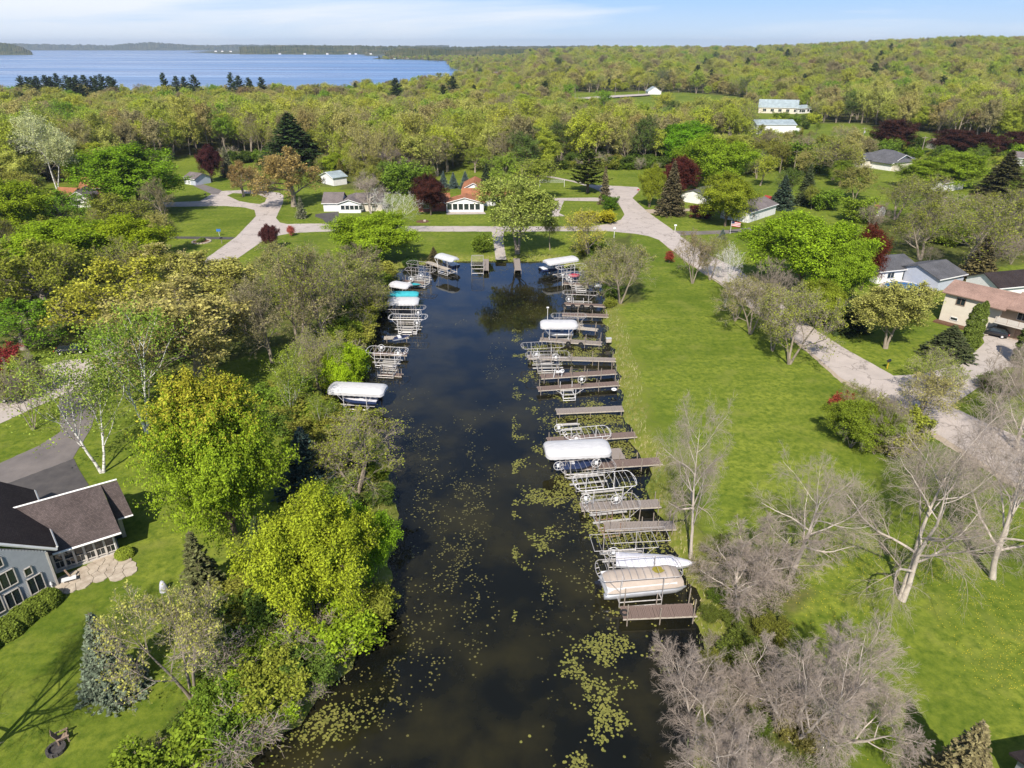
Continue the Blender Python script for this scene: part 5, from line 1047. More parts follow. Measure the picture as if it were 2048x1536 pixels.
lift((1102, 631), (1173, 631), 2.5, 2.3, 'reddish canopy frame in front of the brown dock', top='frame', metal='aluminium')
dock((1124, 628), (1217, 631), 1.3, 'brown dock behind the reddish canopy frame', mt='dark_dock_wood', posts=4)
lift((1120, 642), (1176, 644), 1.2, 2.0, 'low lift behind the short white canopy', top=None)
runabout((1145, 661), (1088, 662), 1.4, 'white and blue boat under the short white canopy', hull='white_plastic', deck='blue_hull')
lift((1081, 648), (1154, 648), 2.8, 3.1, 'lift with a short white canopy on the right shore', top='cover')
dock((1156, 655), (1196, 659), .9, 'narrow pale dock beside the short white canopy', mt='pale_timber', posts=2)
dock((1080, 678), (1204, 686), 1.3, 'long grey dock with tall posts and tyres', posts=5, ph=1.3, tyres=(.47, .67))
lift((1042, 692), (1128, 688), 2.4, 2.5, 'tilted bare canopy frame reaching farthest into the channel', top='frame')
lift((1067, 703), (1114, 702), 1.3, 2.2, 'low lift with wide white boards', top=None, px_w=3)
lift((1051, 710), (1140, 708), 2.4, 2.4, 'canopy frame with two winch wheels over the long dock', top='frame', wheels=((-1.6, .5, 2.2), (1.1, -.6, 2.2)))
dock((1056, 714), (1232, 719), 1.2, 'longest grey dock on the right shore', posts=5, ph=1.0)
lift((1076, 727), (1111, 727), .9, 2.7, 'low lift with two pale boards below the longest dock', top=None, px_w=3)
dock((1081, 753), (1232, 743), 1.3, 'brown dock with a small white cradle on it', posts=6, ph=1.4, mt='dark_dock_wood')
dock((1075, 777), (1238, 766), 1.2, 'brown dock crossed by a lift with one big wheel', posts=5, ph=1.0, mt='dark_dock_wood')
lift((1116, 772), (1156, 770), 1.6, 2.6, 'low lift with a single big winch wheel', top='none', wheels=((1.9, .4, 2.2),), px_w=3.2)
g = empty('jet_ski_cradle', (*P(1115, 752, .8), .8), .3, 'small white cradle on the brown dock', 'cradle')
b_ = Geo(); b_.bar((-.7, -.3, 0), (-.5, -.3, 1.3), .05); b_.bar((.5, -.3, 0), (.6, -.3, 1.1), .05); b_.box((.1, -.3, .8), (.9, .25, .25)); b_.build('frame', 'white_plastic', g); tyre_geo(.25, .05).build('wheel', 'white_paint', g, loc=(.5, -.45, .9))
dock((1112, 822), (1246, 816), 1.3, 'dock without posts on the right shore', legs_only=True, posts=3, ph=0)
lift((1103, 850), (1173, 846), 1.0, 2.6, 'low lift with long boards and a winch wheel', top=None, wheels=((-1.5, -1.3, 1.3),), px_w=3)
dock((1094, 880), (1272, 868), 1.2, 'brown dock behind the long white canopy', mt='dark_dock_wood', posts=4, ph=.6)
lift((1127, 869), (1220, 860), 2.1, 2.5, 'white canopy frame directly above the long white canopy', top='frame', wheels=((-1.5, -.9, 1.9),))
lift((1090, 899), (1218, 893), 2.7, 3.4, 'lift with the long white canopy on the right shore', top='cover', rise=.25, end=.6)
runabout((1110, 925), (1195, 920), 1.5, 'dark boat beneath the long white canopy', hull='dark_hull', deck='dark_hull')
dock((1227, 897), (1238, 919), 1.5, 'short gangway joining the two docks by the long white canopy', posts=2, ph=.2)
dock((1124, 934), (1322, 921), 1.4, 'brown dock running ashore past the long white canopy', mt='dark_dock_wood', posts=6, ph=1.0)
lift((1120, 937), (1230, 926), 2.3, 2.5, 'canopy frame with two winch wheels just below the long white canopy', top='frame', wheels=((-2.9, 1.0, 2.0), (1.0, .2, 2.4)))
lift((1148, 967), (1270, 955), 2.4, 2.9, 'widest bare canopy frame in the middle of the right row', top='frame')
lift((1166, 1011), (1278, 999), 2.3, 2.6, 'canopy frame with two winch wheels over the grey dock', top='frame', wheels=((-2.3, .9, 2.4), (.6, .3, 2.4)))
dock((1161, 1013), (1320, 1006), 1.3, 'grey dock below the widest canopy frame', posts=4, ph=1.2)
lift((1190, 1037), (1244, 1030), 1.5, 2.4, 'low rusty lift beside the posts', top=None, metal='rusty_steel', bunks=False, px_w=3)
dock((1208, 1052), (1350, 1050), 1.3, 'dock with tall pale posts under the bare branches', posts=5, ph=1.7)
lift((1184, 1086), (1310, 1078), 2.3, 2.3, 'square cornered bare canopy frame', top='frame', square=True, rise=.05)
lift((1218, 1073), (1335, 1067), 2.0, 2.0, 'second square canopy frame reaching under the branches', top='frame', square=True, rise=.05, posts=False, bunks=False)
lift((1208, 1108), (1292, 1104), 1.0, 1.6, 'low lift boards with a winch wheel above the pontoon boat', top=None, wheels=((-1.2, -.4, 1.5),), px_w=3)
lift((1192, 1142), (1362, 1130), 2.9, 2.7, 'bare canopy frame standing over the tan covered pontoon boat', top='frame', rise=.12, px_w=3.6, low=.5)
dock((1243, 1225), (1390, 1219), 1.4, 'nearest dock with reddish boards and leaning posts', mt='dark_dock_wood', posts=3, ph=1.6)
tag(tyre_geo(.28, .09, plane='xy').build('tyre', 'rubber', loc=(*P(1249, 1225, .85), .85)), 'black tyre lying on the end of the nearest dock', 'tyre')
tag(tyre_geo(.28, .10, plane='xy').build('tyre', 'white_plastic', loc=(*P(1228, 780), .8)), 'white ringed tyre lying on the bank grass', 'tyre')
g = empty('storage_box', (*P(1217, 684), GZ), .1, 'grey box at the shore end of the long grey dock', 'box'); Geo().box((0, 0, .3), (.8, .5, .6)).build('bin', 'pale_timber', g); Geo().box((0, 0, .63), (.86, .56, .06)).build('lid', 'grey_canvas', g)
for px, py, lb in ((1095, 640, 'bird box post beside the short white canopy'), (1125, 572, 'white pole at the end of the thin brown dock')):
    x, y = P(px, py, 0); g = empty('pole', (x, y, 0), 0, lb, 'pole'); Geo().bar((0, 0, -1), (0, 0, 2.2), .05).build('shaft', 'white_paint', g); Geo().box((0, 0, 2.25), (.4, .35, .12)).build('cap', 'white_paint', g)
# pontoon boat with tan cover
a = np.array(P(1203, 1168, 1.3)); b = np.array(P(1362, 1152, 1.3)); L = np.hypot(*(b - a)); e = empty('pontoon_boat', (a[0], a[1], .35), math.atan2(b[1] - a[1], b[0] - a[0]), 'tan covered pontoon boat with silver tubes on the nearest lift', 'boat')
for s in (-1, 1):
    secs = []
    for t in np.linspace(0, 1, 15):
        rr = .32 * (1 - max(0, (t - .84) / .16) ** 1.8 * .9) * (.8 + .2 * min(1, t * 25)); cz = .36 + .22 * max(0, (t - .84) / .16) ** 1.5; secs.append([(t * (L + .2), s * .85 + rr * math.cos(u), cz + rr * math.sin(u)) for u in np.linspace(0, 2 * math.pi, 12, endpoint=False)])
    secs = [[(secs[0][0][0], s * .85, .36)] * 12] + secs + [[(secs[-1][0][0] + .02, s * .85, .6)] * 12]
    loft(Geo(), secs) if 0 else None; g = Geo(); loft(g, secs); g.build('pontoon_tube', 'silver_hull', e, smooth=True)
Geo().box((L * .5, 0, .78), (L * .98, 2.35, .10)).build('deck', 'silver_hull', e)
Geo().box((L * .46, 0, 1.08), (L * .86, 2.25, .5)).build('side_panel', 'white_plastic', e)
g = Geo(); nu, nv = 40, 15; V = []
for i in range(nu):
    t = i / (nu - 1)
    for j in range(nv):
        v_ = -1 + 2 * j / (nv - 1); hw = 1.24 * (1 - .12 * max(0, (t - .85) / .15) ** 2) * (1 - .08 * max(0, (.08 - t) / .08)); hgt = .62 * (1 - abs(v_) ** 3.2) * min(1, .35 + 6 * t, .25 + 5 * (1 - t)) + .05 * math.sin(t * 23) * (1 - abs(v_)) - .10 * math.exp(-((t - .7) ** 2) / .006 - (v_ - .3) ** 2 / .2)
        V.append((L * (.03 + .95 * t), v_ * hw, 1.16 + hgt - (.28 if abs(v_) == 1 else 0)))
i = np.arange(nu - 1)[:, None]; j = np.arange(nv - 1)[None]; g.add(V, np.stack([i * nv + j, (i + 1) * nv + j, (i + 1) * nv + j + 1, i * nv + j + 1], -1).reshape(-1, 4)); cv = g.build('boat_cover', 'tan_canvas', e, smooth=True)
rgp = np.random.default_rng(3); V = [(L * .70, .15, 1.78)] + [(L * .70 + (.5 + rgp.uniform(-.1, .12)) * math.cos(u), .15 + .42 * math.sin(u), 1.775) for u in np.linspace(0, 6.28, 16, endpoint=False)]
g = Geo(); g.add(V, [[0, 1 + k, 1 + (k + 1) % 16] for k in range(16)]); tag(g.build('stain', 'moss', e), 'mossy puddle on the cover')
g = Geo(); g.box((-.35, 0, .9), (.5, .38, .55)); g.bar((-.35, 0, .9), (-.45, 0, -.1), .09, 6); g.build('outboard_motor', 'black_paint', e)
g = empty('sign_paddle', (*P(1243, 1180, 1.4), 1.4), .2, 'round blue and white paddle sign hanging on the canopy frame post', 'sign'); Geo().bar((0, 0, -.5), (0, 0, 1.4), .03).build('rod', 'aluminium', g); o1 = Geo().bar((0, -.06, -.1), (0, -.10, -.1), .36, 16).build('disc', 'white_plastic', g); Geo().box((0, -.12, -.1), (.34, .02, .14)).build('emblem', 'blue_plastic', g)
runabout((1232, 1118), (1392, 1128), 1.2, 'long white covered hull on the bank side of the pontoon boat', hull='silver_hull', cover='pale_cloth', beam=1.9, motor=False, H=.6)
# ------------------------------------------------------------------ houses
def plane_uv(o, k=1.0):
    me = o.data; lay = me.uv_layers.new(name='UVMap')
    for p in me.polygons:
        n = p.normal; u = n.cross((0, 0, 1)); u = u.normalized() if u.length > .05 else n.cross((0, 1, 0)).normalized(); w = n.cross(u)
        for li in p.loop_indices:
            c = me.vertices[me.loops[li].vertex_index].co; lay.data[li].uv = (c.dot(u) * k, c.dot(w) * k)
    return o
def window(parent, frm, x, y, z, w, h, rz=0, cols=1, name='window', trim='white_paint', rail=False):
    """a window proud of a wall that runs along local x (normal -y)"""
    c, s = math.cos(rz), math.sin(rz)
    g = Geo(); t = .07
    for bx in ((-w / 2, 0, t, h + t), (w / 2, 0, t, h + t), (0, h / 2, w + t, t), (0, -h / 2, w + t, t)): g.box((bx[0], -.04, bx[1]), (bx[2], .08, bx[3]))
    for i in range(1, cols): g.box((-w / 2 + w * i / cols, -.035, 0), (.05, .06, h))
    if rail: g.box((0, -.035, 0), (w, .05, .05))
    f = g.build(name, trim, parent, loc=(x, y, z)); f.rotation_euler = (0, 0, rz)
    for i in range(cols): Geo().box((-w / 2 + w * (i + .5) / cols, -.015, 0), (w / cols - .04, .02, h)).build('pane', 'glass', f)
    return f
def house(px0, px1, depth, eave, ridge, wall, roof, label, gable=False, ops=(), over=.4, chimney=None, z0=GZ, name='house', cat='house', trim='white_paint', rz=None, width=None, hip=False):
    """px0, px1: picture feet of the front wall; local x along the front, y away from the camera"""
    a = np.array(P(*px0, z0)); b = np.array(P(*px1, z0)); W = width or np.hypot(*(b - a)); r0 = math.atan2(b[1] - a[1], b[0] - a[0]) if rz is None else rz
    e = empty(name, (a[0], a[1], z0), r0, label, cat); D = depth; g = Geo()
    if gable: V = [(0, 0, -.3), (W, 0, -.3), (W, D, -.3), (0, D, -.3), (0, 0, eave), (W, 0, eave), (W, D, eave), (0, D, eave), (W / 2, 0, ridge), (W / 2, D, ridge)]
    else: V = [(0, 0, -.3), (W, 0, -.3), (W, D, -.3), (0, D, -.3), (0, 0, eave), (W, 0, eave), (W, D, eave), (0, D, eave), (0, D / 2, ridge), (W, D / 2, ridge)]
    if hip: V[8] = (D / 2, D / 2, eave); V[9] = (W - D / 2, D / 2, eave)
    F = [[0, 1, 5, 4], [1, 2, 6, 5], [2, 3, 7, 6], [3, 0, 4, 7]]; g.add(V, F)
    if not hip:
        g.f.append(np.array([[4, 5, 8, -1], [6, 7, 9, -1]]) if gable else np.array([[7, 4, 8, -1], [5, 6, 9, -1]]))
    g.build('wall', wall, e)
    k = (ridge - eave) / ((W if gable else D) / 2); o = over; lo = eave - k * o; th = .16; R_ = ridge + .08
    if hip:
        ri = ridge + .1; h1, h2 = D / 2, W - D / 2; lo = eave - .05
        for q in ([(-o, -o, lo), (W + o, -o, lo), (h2, D / 2, ri), (h1, D / 2, ri)], [(W + o, D + o, lo), (-o, D + o, lo), (h1, D / 2, ri), (h2, D / 2, ri)], [(-o, D + o, lo), (-o, -o, lo), (h1, D / 2, ri)], [(W + o, -o, lo), (W + o, D + o, lo), (h2, D / 2, ri)]):
            plane_uv(Geo().slab(q, .14).build('roof', roof, e))
    elif gable:
        plane_uv(Geo().slab([(-o, -o, lo + .08), (W / 2, -o, R_), (W / 2, D + o, R_), (-o, D + o, lo + .08)], th).build('roof', roof, e)); plane_uv(Geo().slab([(W / 2, -o, R_), (W + o, -o, lo + .08), (W + o, D + o, lo + .08), (W / 2, D + o, R_)], th).build('roof', roof, e))
        g = Geo(); g.bar((-o, -o - .02, lo), (W / 2, -o - .02, R_ - .08), .09, 4); g.bar((W / 2, -o - .02, R_ - .08), (W + o, -o - .02, lo), .09, 4); g.build('bargeboard', trim, e)
    else:
        plane_uv(Geo().slab([(-o, -o, lo + .08), (W + o, -o, lo + .08), (W + o, D / 2, R_), (-o, D / 2, R_)], th).build('roof', roof, e)); plane_uv(Geo().slab([(-o, D / 2, R_), (W + o, D / 2, R_), (W + o, D + o, lo + .08), (-o, D + o, lo + .08)], th).build('roof', roof, e))
        g = Geo(); g.box((W / 2, -o - .05, lo - .02), (W + 2 * o, .1, .16)); g.build('gutter', trim, e)
    if chimney: Geo().box(chimney[:3], (.8, .8, chimney[3])).build('chimney', 'brick', e)
    for op in ops:
        kind, x, z, w, h = op[:5]; cols = op[5] if len(op) > 5 else 1
        if kind == 'w': window(e, None, x, -.005, z, w, h, cols=cols)
        elif kind == 's': window(e, None, W + .005, x, z, w, h, rz=math.pi / 2, cols=cols)
        elif kind == 'd': dd = Geo().box((x, -.03, z), (w, .08, h)).build('door', op[6] if len(op) > 6 else 'white_plastic', e); Geo().box((x + w * .35, -.09, z), (.06, .06, .06)).build('handle', 'aluminium', dd)
        elif kind == 'g':
            dd = Geo().box((x, -.03, z), (w, .06, h)).build('garage_door', op[6] if len(op) > 6 else 'white_plastic', e)
            for i in range(4): Geo().box((x, -.07, z - h / 2 + h * (i + .5) / 4), (w - .1, .03, h / 4 - .05)).build('door_panel', op[6] if len(op) > 6 else 'white_plastic', dd)
    return e
W6 = [('w', .9 + 1.55 * i, 1.45, 1.3, 1.7) for i in range(6)]
house((893, 424), (967, 424), 6, 2.5, 3.9, 'siding_white', 'roof_orange', 'white gabled sunroom with a row of six windows and orange roof', gable=True, ops=W6, name='sunroom')
house((925, 412), (1030, 412), 8, 2.6, 4.3, 'siding_white', 'roof_orange', 'long orange roofed house behind the sunroom', chimney=(4.5, 3.6, 4.6, 1.8), ops=[('w', 9.5, 1.5, 1.4, 1.2, 2)])
house((926, 396), (968, 396), 12, 2.8, 4.4, 'siding_white', 'roof_orange', 'rear wing with a steep orange roof behind the sunroom', gable=True)
house((838, 424), (900, 422), 8, 2.6, 4.2, 'brick', 'roof_orange', 'brick end of the orange roofed house beneath the purple maple', ops=[('w', 2, 1.5, 1.6, 1.2, 2)])
house((648, 423), (684, 423), 7, 2.5, 4.6, 'siding_white', 'roof_mauve', 'low garage end with a grey roof and white door', ops=[('g', 2.8, 1.1, 3.6, 2.2)], name='garage', cat='garage')
house((678, 426), (722, 426), 10, 2.6, 3.6, 'siding_white', 'roof_mauve', 'gabled porch front with a row of windows beside the garage', gable=True, ops=[('w', 1.2 + 1.25 * i, 1.5, 1.1, 1.2) for i in range(5)])
house((715, 423), (765, 422), 7, 2.5, 4.4, 'siding_cream', 'roof_mauve', 'low grey roofed house behind the bare birch', ops=[('w', 5, 1.5, 1.4, 1.1, 2)])
house((643, 366), (668, 372), 5, 2.6, 4.0, 'siding_white', 'roof_pale', 'small white shed behind the orange tree', gable=True, name='shed', cat='shed', ops=[('d', 2.4, 1.0, 1.6, 2)])
house((370, 368), (392, 371), 6, 2.2, 3.5, 'siding_blue', 'roof_mauve', 'small pale garage beside the purple maple on the left', name='garage', cat='garage', ops=[('g', 1.9, 1, 2.6, 2)], gable=False)
house((106, 412), (140, 414), 8, 2.6, 4.6, 'siding_white', 'roof_orange', 'low white house with a rust brown roof at the left', ops=[('w', 2, 1.4, 1.5, 1.1, 2), ('w', 4.6, 1.4, 1.2, 1.1)])
house((138, 416), (182, 414), 9, 2.6, 4.4, 'siding_white', 'roof_mauve', 'white gable end of the low house at the left', gable=True, ops=[('w', 2.5, 1.4, 1.5, 1.1, 2)])
house((165, 398), (228, 396), 8, 3.2, 5.6, 'brick', 'roof_orange', 'rust coloured roof behind the white gable at the left', chimney=(3, 4, 5.8, 1.6))
house((1410, 410), (1470, 392), 8, 2.6, 3.8, 'siding_white', 'roof_grey', 'grey roofed house hidden behind the yellow green tree')
house((1496, 446), (1550, 428), 8, 2.8, 4.2, 'siding_white', 'roof_mauve', 'white eaved house behind the largest green maple', ops=[('w', 2.5, 1.5, 1.4, 1.1, 2)])
def barn(px0, px1, D, h, label, wall, roof, name='shed'):
    a = np.array(P(*px0)); b = np.array(P(*px1)); W = np.hypot(*(b - a)); e = empty(name, (a[0], a[1], GZ), math.atan2(b[1] - a[1], b[0] - a[0]), label, 'shed')
    pr = [(0, 0), (0, h * .55), (D * .14, h * .85), (D / 2, h), (D * .86, h * .85), (D, h * .55), (D, 0)]
    g = Geo(); n = len(pr); V = [(0, y, z) for y, z in pr] + [(W, y, z) for y, z in pr]; g.add(V, [[0, 1, n + 1, n], [n - 2, n - 1, 2 * n - 1, 2 * n - 2]]); g.f.append(np.array([[0, 6, 5, 1], [1, 5, 4, 2], [2, 4, 3, -1], [n, n + 1, n + 5, n + 6], [n + 1, n + 2, n + 4, n + 5], [n + 2, n + 3, n + 4, -1]])); g.build('wall', wall, e)
    for i in range(1, 5):
        (y0, z0), (y1, z1) = pr[i], pr[i + 1]; plane_uv(Geo().slab([(-.15, y0 - (.1 if i == 1 else 0), z0 + .07), (W + .15, y0 - (.1 if i == 1 else 0), z0 + .07), (W + .15, y1, z1 + .07), (-.15, y1, z1 + .07)], .06).build('roof', roof, e))
    g = Geo().box((W + .03, D * .5, h * .32), (.05, D * .45, h * .6)).build('door', 'white_plastic' if wall != 'siding_white' else 'siding_white', e); return e
barn((1733, 431), (1752, 435), 3.6, 2.9, 'small white barn shaped shed with an orange roof on the lawn', 'siding_white', 'roof_orange')
barn((1521, 411), (1532, 414), 3.0, 2.8, 'small red barn shaped shed with a white door', 'barn_red', 'barn_red')
house((1705, 330), (1790, 343), 14, 3, 6.2, 'siding_cream', 'roof_grey', 'large grey roofed house beyond the bright maples', hip=True, ops=[('w', 8 + 3 * i, 1.6, 1.2, 1.4) for i in range(3)])
house((1706, 333), (1728, 337), 6, 3.2, 5.2, 'siding_cream', 'roof_grey', 'cream gable with an arched window on the grey roofed house', gable=True, ops=[('w', 3.4, 1.9, 1.6, 1.8, 2)])
house((1780, 342), (1824, 336), 10, 2.8, 5.2, 'siding_white', 'roof_grey', 'white garage gable at the right of the grey roofed house', gable=True, name='garage', cat='garage', over=.8)
house((1512, 268), (1590, 268), 14, 4.6, 6.5, 'siding_white', 'roof_pale', 'long pale farm shed beside the open field', name='farm_shed', cat='shed', ops=[('d', 22, 1.5, 3, 3)])
house((1516, 226), (1594, 228), 12, 4, 8.5, 'siding_cream', 'roof_pale', 'long white house with a pale roof and chimney far on the right', chimney=(33, 6, 9, 3), ops=[('w', 4 + 5 * i, 2, 2.2, 1.8, 2) for i in range(7)])
house((1592, 228), (1622, 226), 10, 3.4, 5.0, 'siding_white', 'roof_pale', 'low white wing at the right of the long pale house', ops=[('w', 4 + 4 * i, 1.8, 2, 1.5) for i in range(3)])
house((1296, 190), (1322, 190), 14, 3.2, 7, 'siding_white', 'roof_pale', 'white gabled house beyond the far field', gable=True)
house((1988, 186), (2022, 187), 14, 5, 8, 'siding_white', 'roof_pale', 'white house among spruces at the far right')
house((2020, 330), (2070, 334), 9, 3, 4.6, 'siding_white', 'roof_mauve', 'white house at the right edge behind the large spruce')
house((1885, 385), (1925, 378), 8, 3, 4.6, 'siding_white', 'roof_mauve', 'white house half hidden behind bright green trees on the right')
house((1870, 300), (1900, 300), 8, 2.6, 4.4, 'siding_cream', 'roof_tan', 'tan roofed house behind the purple maples')
for i, (px, py, w, lb) in enumerate([(1135, 163, 14, 'first'), (1050, 160, 12, 'second'), (985, 158, 10, 'third'), (1345, 172, 12, 'fourth')]):
    house((px, py), (px + w, py), 12, 5, 9, 'siding_white', 'roof_mauve', 'far white lake house, %s counted from the right of the road gap' % lb if i < 3 else 'far white house above the far road')
for i, (px, py) in enumerate([(432, 101), (445, 101), (462, 102), (560, 104), (610, 105), (655, 106), (700, 106), (712, 107), (742, 107), (790, 115), (815, 116), (850, 116), (868, 117), (905, 117)]):
    dd_ = {432: 6600, 445: 6500, 462: 6400}.get(px, 4480 if px < 760 else 2850); x_ = (px - 1024) / FPX * (cp_ * dd_ + sp_ * CAMH); s_ = dd_ / 5200
    e = empty('house', (x_, dd_, .5), 0, 'tiny pale house on the far lake shore', 'house', 'pale houses along the far lake shore'); Geo().box((0, 0, 4 * s_), (16 * s_, 10, 8 * s_)).build('wall', 'siding_white', e); Geo().slab([(-9 * s_, -6, 8 * s_), (9 * s_, -6, 8 * s_), (9 * s_, 2, 11 * s_), (-9 * s_, 2, 11 * s_)], .4).build('roof', 'roof_mauve', e)
# white house with the pool
e = house((1752, 568), (1830, 560), 9, 2.6, 4.0, 'siding_white', 'roof_grey', 'white ranch house with a swimming pool in its yard', ops=[('w', 3, 1.5, 1.6, 1.2, 2), ('w', 7, 1.2, 2.4, 1.9, 2)], chimney=(1.2, 2, 4.2, 1.6))
e = house((1872, 583), (1918, 570), 9, 2.5, 4.0, 'siding_blue', 'roof_grey', 'pale blue walled wing with a grey roof beside the tan house', rz=math.atan2(2.7, 5.4), width=7.5)
sheet('pool_deck', [(1752, 574), (1790, 552), (1850, 560), (1880, 580), (1850, 592), (1790, 590)], 'flagstone', 'pale stone terrace round the pool', z=.73)
x, y = P(1806, 572, 1.0); g = Geo(); V = [(0, 0, .62)] ; rr_ = np.random.default_rng(2)
for ri, (q, hz_) in enumerate(((.5, .6), (.85, .45), (1.0, .3), (1.02, -.3))):
    V += [(3.3 * q * math.cos(t), 2.6 * q * math.sin(t), hz_ + (rr_.normal(0, .05) if ri < 2 else 0)) for t in np.linspace(0, 6.283, 24, endpoint=False)]
F = [[0, 1 + k, 1 + (k + 1) % 24] for k in range(24)]; g.add(V, F); g.f.append(np.array([[1 + r_ * 24 + k, 1 + (r_ + 1) * 24 + k, 1 + (r_ + 1) * 24 + (k + 1) % 24, 1 + r_ * 24 + (k + 1) % 24] for r_ in range(3) for k in range(24)]))
e = empty('swimming_pool', (x, y, GZ), 0, 'round swimming pool under a rumpled blue cover', 'pool'); g.build('pool_cover', 'blue_cover', e); tag(tyre_geo(3.35, .08, 32, 5, 'xy').build('rim', 'white_plastic', e, loc=(0, 0, .3)), None)
# tan house on the right edge
u = np.array([.62, -.785]); v = np.array([.785, .62]); rz = math.atan2(u[1], u[0]); A = np.array(P(1884, 583, 5.7)) + u * .5 + v * .5
e = empty('house', (A[0], A[1], GZ), rz, 'tan roofed two storey house with a balcony over its garage', 'house')
def hx(x, y, z): return (x, y, z)
Geo().box((4.2, 3.6, 2.4), (8.4, 7.2, 5.2)).build('wall', 'siding_cream', e); Geo().box((13.7, 4.0, 2.4), (10.6, 7.2, 5.2)).build('wall', 'siding_tan', e)
plane_uv(Geo().slab([(-.5, -.6, 5.0), (6.0, -.6, 5.0), (6.0, 3.6, 6.3), (-.5, 3.6, 6.3)], .18).build('roof', 'roof_tan', e))
plane_uv(Geo().slab([(6.0, -1.6, 4.72), (9.3, -1.6, 4.72), (9.3, 3.6, 6.32), (6.0, 3.6, 6.32)], .18).build('roof', 'roof_tan', e))
plane_uv(Geo().slab([(9.3, -1.3, 4.95), (19.4, -1.3, 4.95), (19.4, 3.8, 6.6), (9.3, 3.8, 6.6)], .18).build('roof', 'roof_tan', e))
plane_uv(Geo().slab([(-.5, 3.6, 6.3), (9.3, 3.6, 6.3), (9.3, 8.0, 4.9), (-.5, 8.0, 4.9)], .18).build('roof', 'roof_tan', e)); plane_uv(Geo().slab([(9.3, 3.8, 6.6), (19.4, 3.8, 6.6), (19.4, 8.3, 5.1), (9.3, 8.3, 5.1)], .18).build('roof', 'roof_tan', e))
window(e, None, 2.5, -.01, 3.9, 1.3, 1.1, trim='weathered_wood', cols=2); window(e, None, 2.2, -.01, .9, 1.1, .5, trim='white_paint'); window(e, None, 5.2, -.01, .9, 1.1, .5)
window(e, None, 11.2, .39, 3.8, 1.3, 1.2, cols=2, trim='pale_trim'); window(e, None, 14.6, .39, 3.9, 2.8, .7, cols=3, trim='pale_trim')
gd = Geo().box((12.6, .36, 1.05), (3.4, .06, 2.2)).build('garage_door', 'rusty_steel', e)
for i in range(4): Geo().box((12.6, .31, .25 + i * .55), (3.2, .03, .46)).build('door_panel', 'weathered_wood', gd)
Geo().box((13.0, -.5, 2.45), (9.6, 1.8, .22)).build('balcony', 'pale_trim', e)
for i in range(7): Geo().bar((8.4 + i * 1.55, -1.35, 2.5), (8.4 + i * 1.55, -1.35, 3.5), .05, 4).build('railing_post', 'weathered_wood', e)
Geo().box((13, -1.35, 3.0), (9.5, .04, .8)).build('railing', 'pale_trim', e)
for i in range(3):
    Geo().box((6.9, -1.1 - .32 * (2 - i) + .3, .2 + .18 * i), (2.2, .32, .12)).build('step', 'pale_timber', e)
g = Geo(); g.box((.0, 0, 0), (.01, .01, .01)); Geo().box((3.0, -1.0, .12), (6.4, 1.3, .3)).build('flower_bed', 'mulch', e)
house((1990, 602), (2040, 612), 7, 2.6, 4.2, 'siding_white', 'roof_darkbrown', 'dark brown roofed shed behind the tan house', name='shed', cat='shed', rz=.25, width=12)
# near house on the left edge
E = empty('house', (0, 0, 0), 0, 'near grey sided house with a screened porch, cut off by the left edge', 'house')
eA, eB = np.array([-38.0, 46.7, 4.5]), np.array([-44.9, 54.9, 4.5]); up = np.array([-.77, -.64, 0]) ; tip = np.array([-41.2, 41.7, 9.2]); back = eB + up * 5.5 + np.array([0, 0, 4.7])
plane_uv(Geo().slab([eA, eB, back, tip], .2).build('roof', 'roof_darkbrown', E))  # main slope faces away from the sun; its shade is put into darker shingles
plane_uv(Geo().slab([tip, back, back + up * 6 + (0, 0, -5), tip + up * 7 + (0, 0, -5.5)], .2).build('roof', 'roof_darkbrown', E))
c0 = np.array([-38.6, 46.2]); wd = np.array([-.53, -.848]); wn_ = np.array([.848, -.53]); WL = 5.6
def WP(s, h, out=0): q = c0 + wd * s + wn_ * out; return np.array([q[0], q[1], h])
rzw = math.atan2(-wd[1], -wd[0])      # local x runs towards the corner, normal -y faces out
def ht(s): return 4.35 + .78 * s * .95
g = Geo(); V = [WP(0, .4), WP(WL, .4), WP(WL, ht(WL)), WP(0, ht(0))]; V += [p_ - np.array([*wn_, 0]) * .3 for p_ in V]
g.add(V, [[0, 1, 2, 3], [4, 7, 6, 5], [0, 3, 7, 4], [1, 5, 6, 2], [0, 4, 5, 1], [3, 2, 6, 7]]); g.build('wall', 'siding_grey', E)
g = Geo(); z = .7; k_ = 0
while z < ht(WL):
    s0 = max(0, (z - 4.30) / (.78 * .95)); s0 = min(s0, WL)
    a_, b_ = WP(s0, z, .005), WP(WL, z, .005); a2_, b2_ = WP(s0, z, .045), WP(WL, z, .045); up_ = np.array([0, 0, .145]); g.add([a2_, b2_, b_ + up_, a_ + up_, a_, b_], [[0, 3, 2, 1], [0, 1, 5, 4]]); z += .15
cl = g.build('clapboards', 'siding_grey', E); cl['kind'] = 'stuff'
g = Geo(); g.box(WP(.03, 2.4, .06), (.16, .06, 3.7), rz=rzw); g.build('corner_board', 'pale_trim', E)
g = Geo(); g.bar(tip + (.25, -.1, -.12), eA + (.2, -.3, -.12), .13, 4); g.bar(eA + (.05, .0, -.1), eB + (.05, 0, -.1), .10, 4); g.build('fascia', 'white_paint', E)
